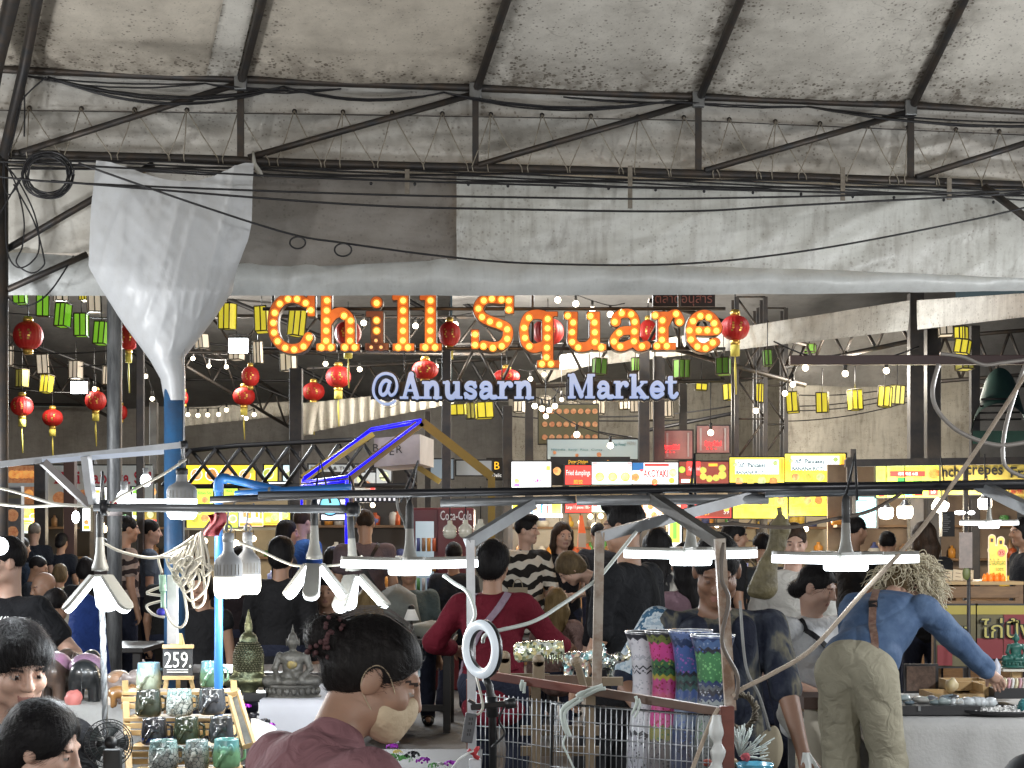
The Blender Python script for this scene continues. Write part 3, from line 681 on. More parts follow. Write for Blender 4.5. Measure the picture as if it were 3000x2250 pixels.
for(q,x,y,rx,ry,Y,tl),lb in zip(((q4,195,315,103,98,19,0),(q4,893,325,72,92,21,1),(q4,153,805,79,68,24,1),(q4,365,887,71,58,26,1),(q4,665,768,73,68,25,1),(q4,845,850,40,50,29,0),(q4,1740,600,62,68,25,0),(q4,1695,738,77,62,26,1),(q4,1288,750,20,40,27,0),(q5,400,705,77,62,26,1),(q5,572,603,88,74,23,1),(q5,640,300,92,86,21,1),(q5,1345,305,76,84,20,1),(q5,1175,555,92,64,22,0),(q5,1740,600,92,50,23,0),(q6,250,290,110,92,20,0),(q6,945,285,62,78,22,1),(q6,1550,262,100,86,16.5,1)),('largest red lantern, high at the far left by the dark edge post','red lantern with yellow tassel half hidden by the left edge of the white funnel','red lantern low at the far left, under the largest one','smallest red lantern of the left group, hanging lowest','red lantern beside the galvanised post, under the left flood lamp','dim red lantern mostly hidden behind the galvanised post','red lantern with its upper half beside the right flood lamp, right of the blue post','red lantern low and left of another, right of the blue post','sliver of a red lantern behind the neck of the white funnel','plain red lantern beside the dark post above the pleated valance','bright red lantern with yellow tassel left of the at sign','red lantern seen through the letter h','red lantern right of the last l in Chill','red lantern standing behind the A of the white letters','dark red lantern top peeping above the white letters sar','red lantern seen through the letter q','red lantern seen between the letters a and r','dark red lantern with gold rim right of the last painted letter')):
 px,py=q(x,y);red_lantern(lb,P(px,py,Y),rx/2.371/F*Y,ry/2.371/F*Y,tl,rnd.random())
lan_mats={'g':((.22,.55,.03),.55),'y':((.78,.66,.05),.62),'w':((.80,.70,.56),.42),'d':((.16,.36,.05),.05),'k':((.55,.52,.12),.1)}
for k,(c,e)in list(lan_mats.items()):lan_mats[k]=mat('lantern_'+k,c,.7,emit=e,ecol=c,col2=tuple(v*.8 for v in c),nscale=3)
for k in lan_mats:lan_mats[k].cycles.emission_sampling='NONE'
lfr=mat('lantern_stick',(.06,.05,.03),.7)
LC={'g':'lit green','y':'glowing yellow','w':'cream white','d':'unlit green','k':'unlit yellowish'}
def box_lantern(q,x,y,w,h,Y,k,lb,tilt=0.):
 px,py=q(x,y);c=P(px,py,Y);w=w/2.371/F*Y;h=h/2.371/F*Y
 t=thing('box_lantern','%s paper box lantern %s'%(LC[k],lb),'lantern',c,'paper box lanterns')
 R=Matrix.Rotation(rnd.uniform(-.6,.6),3,'Z')@Matrix.Rotation(tilt+rnd.uniform(-.07,.07),3,'Y')@Matrix.Rotation(rnd.uniform(-.1,.1),3,'X')
 MB().box(c,(w*.95,w*.95,h),R).build('paper_shade',lan_mats[k],t)
 hw=w*.5
 for i,j in((-1,-1),(1,-1),(0,-1),(-1,1),(1,1)):
  MB().tube([c+R@Vector((hw*i,hw*j,-h/2)),c+R@Vector((hw*i,hw*j,h/2))],.008,4).build('stick',lfr,t)
 for z in(-h/2,h/2):MB().tube([c+R@Vector((hw*i,hw*j,z))for i,j in((-1,-1),(1,-1),(1,1),(-1,1),(-1,-1))],.008,4).build('hoop',lfr,t)
 MB().tube([c+Vector((0,0,h/2)),c+Vector((0,0,h/2+.3))],.005,4).build('hanging_wire',blackm,t)
for a in((q4,140,35,82,120,19,'g','at the far left, first of the falling row'),(q4,297,108,84,145,19,'g','second of the falling green row at the left'),(q4,438,175,80,160,19,'g','third of the falling green row at the left, tilted',.08),(q4,565,243,82,155,19,'g','fourth of the falling green row at the left, brightest'),(q4,706,300,82,155,19,'g','last of the falling green row, touching the galvanised post'),(q4,424,10,84,130,21,'w','cut by the tent edge above the green row'),(q4,652,80,84,150,21,'w','high beside the galvanised post, above the green row'),(q4,603,20,80,105,22,'y','cut by the tent edge, near the galvanised post'),(q4,68,458,42,135,24,'w','at the far left, under the largest red lantern'),(q4,298,514,72,132,24,'w','above a yellow one in the left tent'),(q4,528,555,70,120,24,'w','just above the left flood lamp'),(q4,735,592,40,125,25,'w','half hidden by the galvanised post'),(q4,155,612,64,120,25,'k','at the left under the largest red lantern'),(q4,325,652,66,122,25,'y','below a cream one in the left tent'),(q4,0,560,22,110,25,'k','at the very left edge of the picture'),(q4,1580,182,90,178,20,'y','just right of the white funnel',.06),(q4,1402,355,70,95,23,'w','peeping out right of the funnel neck'),(q4,1645,455,80,60,24,'w','dim under the right flood lamp'),(q5,40,205,84,175,20,'y','left of the big C'),(q5,284,228,90,180,18.5,'y','seen through the big C',.05),(q5,225,500,86,122,21,'w','hanging just under the big C'),(q5,14,432,52,150,22,'w','left below the big C'),(q5,1405,828,100,75,22,'y','leftmost of the three yellow ones under Anusarn'),(q5,1487,838,55,110,22.6,'k','between two yellow ones under Anusarn'),(q5,1585,836,112,108,22,'y','wide one under the letters sar of Anusarn'),(q6,608,530,84,110,20,'d','above the M of Market, left of two posts'),(q6,857,515,40,90,20.5,'d','at the left side of the dark post pair'),(q6,1178,545,84,125,20,'d','above the last letters of Market'),(q6,1470,530,88,115,19,'d','left of the lattice column'),(q6,1775,470,56,110,17.4,'d','right of the lattice column'),(q7,287,405,82,54,21,'d','under the white fascia above the dark beam'),(q6,1315,672,78,46,23,'y','short one right of the word Market'),(q6,1513,706,68,112,22,'y','just left of the lattice column'),(q6,1722,715,44,130,21,'y','seen through the lattice column'),(q7,170,780,78,138,20,'y','first of the row of four at the right'),(q7,377,780,78,138,20,'y','second of the row of four at the right'),(q7,605,762,78,138,20,'y','third of the row of four at the right'),(q7,812,740,80,138,20,'y','last of the row of four, left of the tall post'),(q7,898,726,74,128,21,'k','behind the last of the yellow row of four'),(q7,1342,302,76,92,17.2,'y','upper one of the stacked pair at the far right'),(q7,1352,392,92,96,17,'y','lower tilted one of the stacked pair at the far right',.1),(q7,1365,530,92,44,17.6,'k','under the dark beam at the far right'),(q7,1235,285,90,60,17.8,'w','left of the stacked yellow pair at the far right'),(q6,52,808,64,82,23,'w','under the n of Anusarn'),(q6,233,808,66,135,23,'w','behind the small cluster of round bulbs'),(q6,434,832,66,105,23,'w','under the M of Market'),(q6,605,812,64,98,23.5,'w','under the first a of Market'),(q6,782,800,62,55,23.5,'w','under the r of Market'),(q6,850,806,56,80,23,'w','just left of the dark post pair'),(q6,968,838,34,130,23,'w','between the pair of dark posts'),(q6,1087,828,58,110,23,'w','under the letters et of Market')):
 box_lantern(*a)
# ================================================================= FESTOON BULBS AND FLOOD LAMPS
bulb_w=glow('bulb_glow',(1,.86,.62),9)
flood_w=glow('flood_glow',(.92,.97,1),14)
socket=mat('socket',(.02,.02,.02),.5)
LIGHTS=[]
def lamp(loc,watts,col=(1,1,1),r=.08,kind='POINT',aim=None,size=.3,spread=None):
 l=bpy.data.lights.new('lamp_light',kind);l.energy=watts;l.color=col
 if kind=='POINT':l.shadow_soft_size=r
 elif kind=='SPOT':l.shadow_soft_size=r;l.spot_size=math.radians(size);l.spot_blend=.6
 else:l.size=size
 if spread:l.spread=spread
 o=bpy.data.objects.new('lamp_light',l);COL.objects.link(o);o.location=loc
 if aim is not None:o.rotation_euler=(Vector(aim)-Vector(loc)).to_track_quat('-Z','Y').to_euler()
 return o
def festoon(label,pts,Y,r=.034,lit=True):
 pp=[P(*p,Y)for p in pts];c=pp[0];t=thing('festoon_string',label,'string lights',c)
 up=[p+Vector((0,0,.12))for p in pp]
 if len(up)>1:
  d0=(up[0]-up[1])*.8;d1=(up[-1]-up[-2])*.8
  MB().tube(spline([up[0]+d0+Vector((0,0,.08))]+up+[up[-1]+d1+Vector((0,0,.08))],5),.007,4).build('wire',blackm,t)
 else:MB().tube([up[0],up[0]+Vector((0,0,.5))],.006,4).build('wire',blackm,t)
 for p in pp:
  MB().ell(p,r,10).build('bulb',bulb_w,t)
  MB().tube([p+Vector((0,0,r*.8)),p+Vector((0,0,.12))],.018,6).build('socket',socket,t)
def qs(q,*pts):return[q(*p)for p in pts]
festoon('four warm bulbs strung right of the funnel neck',qs(q4,(1340,475),(1450,527),(1573,533)),26)
festoon('two warm bulbs between the galvanised post and the funnel neck',qs(q4,(1012,598),(1057,755)),24)
festoon('row of small warm bulbs along the crumpled valance right of the blue post',qs(q4,(1305,865),(1375,870),(1443,867),(1518,863),(1573,832),(1685,860),(1710,890),(1765,865)),29,.038)
festoon('bulb hanging above the red lantern by the galvanised post',qs(q4,(657,687)),24)
festoon('three warm bulbs behind the letters ill of Chill',qs(q5,(748,228),(1108,248),(1385,238)),23,.042)
festoon('three warm bulbs below the letters hil',qs(q5,(483,512),(720,550),(1250,530)),25,.04)
festoon('four warm bulbs at the tent edge above the letters qua',qs(q6,(318,68),(443,95),(558,135),(683,168)),22,.044)
festoon('line of warm bulbs falling to the left below the letter q',qs(q6,(640,470),(330,532),(225,585),(128,618)),24,.036)
festoon('bulb beside the M of Market',qs(q6,(345,760)),23,.03)
festoon('cluster of six round bulbs hanging below the letter n',qs(q6,(158,805),(208,823),(258,833),(298,805)),20,.036)
festoon('lowest bulb of the round cluster below the letter n',qs(q6,(235,876)),20,.032)
festoon('two warm bulbs in front of the pale blue menu banner',qs(q6,(450,1003),(683,1080)),20,.04)
festoon('warm bulb above the right red neon sign',qs(q6,(1380,990)),20,.038)
festoon('bulb hanging in the lattice column',qs(q6,(1695,838)),19,.034)
festoon('three round bulbs hanging under the dark brown beam',qs(q7,(260,540),(537,580),(822,560)),14.8,.03)
festoon('two small bulbs left of the four yellow lanterns',qs(q7,(172,655),(118,717)),19.5,.034)
def flood(label,q,x,y,w,h,Y):
 px,py=q(x,y);c=P(px,py,Y);w=w/2.371/F*Y;h=h/2.371/F*Y;t=thing('flood_lamp',label,'flood lamp',c)
 MB().box(c+Vector((0,.06,0)),(w*1.1,.08,h*1.1)).build('housing',blackm,t,bevel=.01)
 MB().box(c+Vector((0,.008,0)),(w,.02,h)).build('lens',flood_w,t)
 MB().tube([c+Vector((-w*.55,.06,0)),c+Vector((-w*.55,.06,h*.8)),c+Vector((w*.55,.06,h*.8)),c+Vector((w*.55,.06,0))],.012,5).build('bracket',steel,t)
 lamp(c+Vector((0,-.15,0)),420,(.9,.97,1),kind='AREA',aim=c+Vector((0,-5,-3)),size=.3)
flood('white flood lamp at the left beside the galvanised post',q4,548,676,112,82,24)
flood('white flood lamp right of the white funnel',q4,1655,385,130,100,23)
for x,y,Y,w in((1400,1080,24,60),(640,1060,26,60),(150,1040,25,50),(1620,1070,23,60),(2000,1180,24,60),(2480,1100,20,50),(2420,1060,15.5,7),(1780,900,20,50),(1150,960,22,50),(2850,1150,20,30)):lamp(P(x,y,Y),w*2.6,(1,.92,.80),.25)  # point lights amid the festoon strings, added to lighten the far tents
for i,x in enumerate((420,1120,1800,2500)):  # unseen flood lamps, added to brighten the crowd below
 c=P(x,790,16.6);t=thing('flood_lamp','added fill lamp, unseen above the gutter sheet, %s of the row over the crowd'%('first','second','third','last')[i],'flood lamp',c)
 MB().box(c+Vector((0,0,.04)),(.3,.2,.07)).build('housing',blackm,t,bevel=.01);MB().box(c+Vector((0,0,-.004)),(.26,.16,.012)).build('lens',flood_w,t);MB().tube([c+Vector((0,0,.07)),c+Vector((0,0,.6))],.012,5).build('bracket',steel,t)
 lamp(c+Vector((0,0,-.03)),12 if i==3 else 55,(.96,.98,1),kind='AREA',aim=(c.x,c.y-1.2,0),size=.25)
# ================================================================= PAINTED MARKET LETTERS
let_face=mat('letter_face',(.42,.12,.02),.5,emit=.2,ecol=(1,.22,.025),col2=(.30,.075,.015),nscale=5);let_face.cycles.emission_sampling='NONE'  # emission paints the spill of the bulbs onto the letter faces
let_dark=mat('letter_unlit',(.12,.035,.02),.5,col2=(.09,.03,.02),nscale=5)
bulb_y=glow('marquee_bulb',(1,.34,.03),1.0);bulb_core=glow('marquee_core',(1,.66,.13),1.5);bulb_dim=glow('marquee_dim',(1,.55,.2),1.0)
rim_m=mat('letter_rim',(.03,.02,.015),.5)
SY=15.0
sign=thing('marquee_sign','row of orange bulb letters spelling Chill Square hung under the tent edge','sign',P(1450,1040,SY))
def place_mesh(me,q,s,Y,parent,name,m,dy=0.):
 """2D mesh whose x,z are enlarged-crop coordinates -> world"""
 A=np.empty(len(me.vertices)*3);me.vertices.foreach_get('co',A);A=A.reshape(-1,3);o=ORG[root_of(parent).name]
 x0,y0=q(0,0);k=Y/F
 B=np.stack([(x0+A[:,0]/s-1500)*k,Y+dy+A[:,1],CZ+(HY-(y0-A[:,2]/s))*k],1)-np.array(o)
 me.vertices.foreach_set('co',B.ravel());me.update();return link_mesh(name,me,m,parent)
B_=lambda*a:('b',)+a
Pl=lambda w,*pts:('p',pts,w)
CHC=[(380,140),(345,90),(285,62),(222,62),(165,95),(130,158),(120,227),(125,295),(150,355),(203,400),(265,412),(330,392),(368,330)]
CHS=[(1757,135),(1757,72),(1705,66),(1638,60),(1582,72),(1545,128),(1570,187),(1625,218),(1690,240),(1745,272),(1745,338),(1707,388),(1645,400),(1580,388),(1522,380),(1522,308)]
def sm2(pts,n=5):return[(p.x,p.y)for p in spline([Vector((x,y,0))for x,y in pts],n)]
letters=[('C',q5,[('p',sm2(CHC[1:]),33),B_(362,40,412,185)],CHC,()),('h',q5,[B_(456,-20,526,400),B_(424,376,556,424),B_(425,-20,470,22),('p',sm2([(500,225),(545,172),(605,160),(650,200),(656,260),(656,390)]),33),B_(592,376,724,424)],[(493,72),(491,142),(490,212),(488,282),(487,352),(455,397),(520,397),(612,178),(657,212),(655,282),(653,352),(618,397),(685,397),(493,5)],()),('i',q5,[B_(802,152,884,410),B_(768,152,810,190),B_(762,374,922,420)],[(838,210),(838,282)],[(833,350),(800,397),(868,397)]),('i_dot',q5,[('c',840,90,40)],[(838,90)],()),('l',q5,[B_(986,-20,1060,400),B_(952,376,1100,424),B_(950,40,990,72)],[(1022,5),(1022,72),(1022,142),(1022,212),(1021,282),(1020,350),(988,397),(1055,397)],()),('l',q5,[B_(1176,-20,1250,400),B_(1140,376,1290,424),B_(1140,40,1180,72)],[(1212,5),(1212,72),(1212,142),(1211,212),(1210,282),(1209,350),(1176,397),(1243,397)],()),('S',q5,[('p',sm2(CHS[2:14]),34),B_(1732,42,1790,165),B_(1496,280,1548,414)],CHS,()),('q',q6,[('p',sm2([(215,178),(165,172),(112,190),(86,250),(84,310),(100,375),(150,408),(215,390)]),31),B_(210,160,285,500),B_(230,155,315,185),B_(175,492,328,542)],[(117,192),(85,262),(90,332),(120,390),(248,200),(247,265),(245,330),(243,400),(240,467),(208,512),(270,512)],()),('u',q6,[('p',sm2([(422,200),(420,300),(420,360),(460,397),(530,390),(575,340)]),32),B_(362,155,454,200),B_(540,155,608,400),B_(522,155,580,200),B_(560,380,652,420)],[(388,178),(425,225),(418,292),(418,360),(460,398),(545,180),(573,225),(575,293),(575,360),(620,398)],()),('a',q6,[('p',sm2([(713,222),(730,185),(770,166),(828,172),(855,225),(852,300),(852,360),(880,398),(930,388)]),30),('c',718,222,36),('p',sm2([(845,285),(760,290),(710,340),(718,385),(765,398),(845,365)]),29)],[(713,220),(762,160),(828,168),(852,220),(850,287),(848,355),(903,390),(745,297),(708,357),(752,392)],()),('r',q6,[B_(1010,155,1084,400),B_(970,155,1030,198),B_(978,372,1134,418),('p',sm2([(1065,240),(1095,180),(1140,168),(1162,200)]),27),('c',1160,218,36)],[(995,175),(1045,210),(1043,278),(1042,345),(1008,388),(1075,388),(1140,165),(1163,222)],()),('e',q6,[('p',sm2([(1245,285),(1415,285),(1408,225),(1365,180),(1310,175),(1258,210),(1238,280),(1245,345),(1288,395),(1345,403),(1410,365)]),30)],[(1233,280),(1258,215),(1308,180),(1367,188),(1405,230),(1420,282),(1357,280),(1297,280),(1243,343),(1288,392),(1345,403),(1395,365)],())]
for nm,q,prims,bulbs,dim in letters:
 lt=place_mesh(sheet_mesh(prims,4,0,.10),q,2.371,SY,sign,'letter',let_dark if nm=='i' else let_face)
 place_mesh(sheet_mesh(prims,4,5,.12),q,2.371,SY,lt,'rim',rim_m,.03)
 for i,(x,y)in enumerate(list(bulbs)+list(dim)):
  dm=i>=len(bulbs);px,py=q(x,y);c=P(px,py,SY-.05)
  MB().ell(c,.027 if not dm else .016,10).build('bulb',bulb_dim if dm else bulb_core,lt)
  MB().lathe([(.026,0),(.037,-.003),(.039,.004),(.037,.012)],c+Vector((0,-.002,0)),12,Matrix.Rotation(math.pi/2,3,'X')).build('bulb_cup',bulb_y if not dm else let_dark,lt)
for y in(905,1022):MB().tube([P(770,y,SY+.12),P(2125,y,SY+.12)],.018,6).build('rail',steel,sign)
for x in(800,1180,1560,1990):MB().tube([P(x,1022,SY+.12),P(x,760,SY+.12)],.014,6).build('hanger',steel,sign)
for x,w_,a in((900,1,30),(1200,1,26),(1500,1,26),(1800,1,26),(2060,1,22)):lamp(P(x,960,SY-.45),16,(1,.5,.12),.3)
# white lower letters on black backing
GL={'A':(1.45,[Pl((.05,.17),(.30,-.12),(.78,-1.38)),Pl(.06,(.36,-.05),(.76,-1.32)),('p',[(.76,-1.33),(1.14,-.1)],.15),Pl(.06,(.5,-.48),(1.0,-.48)),B_(.05,-.13,.58,0),B_(.82,-.13,1.46,0)]),'n':(1.32,[B_(.16,-1,.48,-.05),B_(.02,-1,.3,-.86),B_(.02,-.13,.62,0),('p',sm2([(.42,-.68),(.62,-.88),(.84,-.86),(.95,-.62),(.95,-.1)]),.15),B_(.72,-.13,1.28,0)]),'u':(1.32,[('p',sm2([(.32,-.9),(.32,-.35),(.42,-.12),(.66,-.1),(.86,-.3)]),.15),B_(.02,-1,.42,-.86),B_(.80,-1,1.10,-.05),B_(.66,-1,1.0,-.86),B_(.85,-.14,1.28,0)]),'s':(.95,[('p',sm2([(.76,-.72),(.62,-.88),(.36,-.89),(.2,-.72),(.3,-.57),(.6,-.46),(.76,-.3),(.64,-.11),(.38,-.09),(.16,-.26)]),.125),B_(.7,-1,.82,-.66),B_(.08,-.34,.2,0)]),'a':(1.2,[('p',sm2([(.22,-.72),(.36,-.88),(.62,-.88),(.78,-.7),(.78,-.3),(.86,-.1),(1.12,-.1)]),.125),('c',.24,-.70,.15),('p',sm2([(.74,-.52),(.4,-.5),(.2,-.3),(.3,-.1),(.55,-.11),(.76,-.3)]),.12)]),'r':(1.08,[B_(.16,-1,.48,-.05),B_(.02,-1,.3,-.86),B_(.02,-.13,.66,0),('p',sm2([(.42,-.62),(.6,-.86),(.84,-.9)]),.1),('c',.88,-.80,.16)]),'M':(1.95,[B_(.14,-1.4,.42,-.05),B_(.02,-.13,.56,0),B_(.02,-1.4,.36,-1.27),('p',[(.38,-1.3),(.95,-.16)],.15),('p',[(.95,-.12),(1.44,-1.3)],.06),B_(1.36,-1.4,1.72,-.05),B_(1.2,-.13,1.88,0),B_(1.5,-1.4,1.88,-1.27)]),'k':(1.35,[B_(.16,-1.4,.48,-.05),B_(.02,-1.4,.3,-1.27),B_(.02,-.13,.6,0),('p',[(.48,-.42),(.98,-.92)],.075),('p',[(.62,-.55),(1.05,-.08)],.14),B_(.74,-1,1.24,-.88),B_(.72,-.13,1.34,0)]),'e':(1.1,[('p',sm2([(.18,-.5),(.9,-.5),(.84,-.76),(.58,-.9),(.3,-.78),(.19,-.48),(.3,-.18),(.58,-.1),(.92,-.26)]),.125)]),'t':(.85,[B_(.22,-1.28,.52,-.25),B_(.02,-1,.8,-.87),('p',sm2([(.38,-.3),(.46,-.12),(.66,-.1),(.8,-.26)]),.12)]),'@':(1.75,[('p',sm2([(1.5,.12),(1.1,.3),(.6,.22),(.2,-.15),(.12,-.65),(.35,-1.2),(.85,-1.45),(1.4,-1.3),(1.62,-.8),(1.5,-.35),(1.22,-.2),(1.1,-.38)]),.075),('p',sm2([(1.18,-.95),(.9,-1.05),(.62,-.8),(.55,-.4),(.72,-.22),(.98,-.4),(1.12,-.8)]),.10)])}
face_w=mat('letter_white',(.25,.36,.62),.4,emit=.62,ecol=(.36,.52,1),col2=(.22,.32,.6),nscale=8);face_w.cycles.emission_sampling='NONE'
def serif_word(word,label,x0,x1,base,xh,Y):
 W=sum(GL[c][0]for c in word);k=(x1-x0)/W;x=x0
 t=thing('letter_sign',label,'sign',P((x0+x1)/2,base,Y))
 for c in word:
  w,pr=GL[c];fx=x;pp=[]
  for p in pr:
   if p[0]=='p':pp.append(('p',[(a,b)for a,b in p[1]],p[2]))
   else:pp.append(p)
  for nm,lev,dep,m,dy in(('letter',0,.05,face_w,-.05),('backing',.11,.05,blackm,.0)):
   me=sheet_mesh(pp,.022,lev,dep);A=np.empty(len(me.vertices)*3);me.vertices.foreach_get('co',A);A=A.reshape(-1,3)
   q=Y/F;o=ORG[t.name]
   B=np.stack([((fx+A[:,0]*k)-1500)*q,Y+dy+A[:,1],CZ+(HY-(base-A[:,2]*xh))*q],1)-np.array(o);me.vertices.foreach_set('co',B.ravel());me.update()
   link_mesh(nm,me,m,t)
  x+=w*k
 MB().beam(P(x0-4,base-xh*.5,Y+.06),P(x1+4,base-xh*.5,Y+.06),.05,(xh*1.0)/F*Y).build('backing_bar',blackm,t)
 for xx in(x0+(x1-x0)*.2,x0+(x1-x0)*.8):MB().tube([P(xx,base-xh,Y+.08),P(xx,1025,Y+.1)],.006,5).build('hanger',blackm,t)
serif_word('@Anusarn','glowing pale blue letters on black reading @Anusarn',1090,1566,1170,51,SY)
serif_word('Market','glowing pale blue letters on black reading Market',1662,1983,1169,51,SY)
# thai letter board above
tb=thing('letter_board','dark board with reddish outlined Thai letters at the tent edge','sign',P(2003,880,16))
MB().box(P(2003,880,16),(182/F*16,.05,38/F*16)).build('board',mat('board_dark',(.02,.014,.016),.6),tb)
put_text('ตลาดอนุสาร',P(2003,881,15.96),.105,mat('thai_red',(.30,.11,.09),.5),tb,width=.56)
# ================================================================= FOOD STALL SIGNS AND LIGHT BOXES
def em(name,col,e=1.2,col2=None,ns=3.):
 m=mat(name,col,.35,emit=e,ecol=col,col2=col2,nscale=ns);m.cycles.emission_sampling='NONE';return m
EM={'yellow':em('box_yellow',(.98,.84,.02),1.4,(1,.93,.14)),'white':em('box_white',(.9,.93,.95),1.5),'red':em('box_red',(.85,.05,.04),1.15),'dred':em('box_dark_red',(.22,.02,.012),.8,(.30,.05,.02)),'pale':em('box_pale',(.62,.80,.82),.95),'green':em('box_green',(.25,.75,.08),.9),'lime':em('box_lime',(.62,.85,.10),1.0),'orange':em('box_orange',(.95,.33,.03),1.0,(1,.55,.06)),'pink':em('box_pink',(.85,.06,.30),1.),'blue':em('box_blue',(.02,.18,.5),.6),'purple':em('box_purple',(.3,.1,.6),.8),'ink':mat('print_ink',(.02,.02,.02),.5),'brown':em('print_brown',(.12,.045,.02),.3),'cyan':em('box_cyan',(.25,.75,.9),1.0),'redink':mat('print_red',(.38,.01,.03),.5),'whiteink':em('print_white',(.85,.85,.85),.7),'gold':em('print_gold',(.9,.5,.03),1.),'tgreen':em('print_green',(.03,.30,.06),.5),'teal':mat('print_teal',(.03,.16,.2),.5),'dkteal':em('print_dteal',(.01,.12,.18),.5),'cream':mat('card_cream',(.75,.62,.42),.6),'white0':mat('banner_white',(.58,.63,.64),.6,col2=(.5,.55,.57),nscale=2),'grey0':mat('panel_grey',(.32,.33,.34),.6),'mustard':mat('mustard_banner',(.55,.44,.10),.6,col2=(.45,.36,.08),nscale=2),'black0':mat('board_black',(.018,.018,.02),.5),'blue0':mat('pale_blue_banner',(.34,.46,.56),.6,col2=(.42,.52,.6),nscale=.8),'olive':mat('olive_board',(.15,.14,.08),.7,col2=(.1,.09,.05),nscale=3),'dkolive':mat('olive_print',(.06,.045,.03),.7,col2=(.1,.08,.04),nscale=12)}
FOOD=[em('food_a',(.70,.18,.04),.8,(.9,.65,.25),14),em('food_b',(.85,.55,.10),.9,(.3,.5,.05),12),em('food_c',(.45,.12,.03),.7,(.8,.4,.1),16),em('food_d',(.75,.7,.5),.9,(.35,.5,.1),10),em('food_e',(.35,.10,.04),.25,(.55,.3,.14),22)]
def flat(name,x0,y0,x1,y1,Y,m,par,dep=.004):
 return MB().box(P((x0+x1)/2,(y0+y1)/2,Y+dep/2),((x1-x0)/F*Y,dep,(y1-y0)/F*Y)).build(name,m,par)
def board(label,box,Y,face,items=(),name='menu_board',cat='menu board',dep=.12,frame='black0',group=None):
 x0,y0,x1,y1=box;c=P((x0+x1)/2,y1,Y);t=thing(name,label,cat,c,group)
 MB().box(P((x0+x1)/2,(y0+y1)/2,Y+dep/2+.01),((x1-x0)/F*Y+.03,dep,(y1-y0)/F*Y+.03)).build('case',EM[frame]if isinstance(frame,str)else frame,t)
 flat('panel',x0,y0,x1,y1,Y,EM[face]if isinstance(face,str)else face,t,.012)
 for i,it in enumerate(items):
  yy=Y-.004*(1+i%3)-.002
  if it[0]=='t':put_text(it[1],P(it[2],it[3],yy),it[4]/F*Y,EM[it[5]],t,width=(it[6]/F*Y if len(it)>6 and it[6]else None),bold=it[7]if len(it)>7 else .0)
  elif it[0]=='r':flat('printed_block',*it[1:5],yy,EM[it[5]]if isinstance(it[5],str)else it[5],t)
  elif it[0]=='d':
   r=it[3]/F*Y;c=P(it[1],it[2],yy);R=Matrix.Rotation(math.pi/2,3,'X')
   if len(it)>5:MB().lathe([(0,0),(r*1.18,0),(r*1.18,.003)],c+Vector((0,.001,0)),16,R,sx=it[6]if len(it)>6 else 1).build('plate_picture',EM[it[5]],t)
   m=MB();n=14;pts=[c+Vector((r*(1+.22*mnoise.noise(Vector((k*1.7,it[1],it[2]))))*math.cos(k/n*6.283)*(it[6]if len(it)>6 else 1),-.003,r*(1+.22*mnoise.noise(Vector((k*1.3,it[2],it[1]))))*math.sin(k/n*6.283)))for k in range(n)]
   m.prism(pts,None,(0,.003,0));m.build('food_picture',FOOD[it[4]],t)
 return t
# ---- left
board('poster with a big photo of grilled meat at the far left',(23,1364,103,1422),19.5,FOOD[4],[('r',24,1415,103,1426,'white0')]+[('d',36+14*i,1390,12,2)for i in range(5)],'poster','poster')
board('small lower poster with a photo of roast meat at the far left',(66,1426,102,1478),19.5,FOOD[4],[('d',84,1448,14,2)],'poster','poster')
board('tall dark menu board with faint grey prints at the far left edge',(0,1428,62,1650),17,mat('dark_menu',(.05,.055,.06),.5,col2=(.10,.10,.11),nscale=9),[('r',20,1450,60,1460,'olive'),('d',36,1510,18,4),('d',36,1560,18,4)],frame='grey0')
board('bright orange lit poster at the far left, under the roast meat picture',(64,1484,112,1530),20,'orange',[('d',80,1500,12,0),('d',98,1515,10,1,'white'),('r',70,1518,108,1523,'white')],'poster','poster')
board('small green and white lit poster at the far left, under the orange one',(64,1531,96,1562),20,'pale',[('d',78,1545,11,3),('r',66,1532,94,1536,'green')],'poster','poster')
tb=board('white banner lettered Thai Papaya Salad in dark red behind the left posts',(138,1364,446,1478),20,'white0',[('d',175,1460,20,4),('d',243,1452,18,4),('d',262,1460,14,4),('d',360,1456,16,4)],'banner','banner')
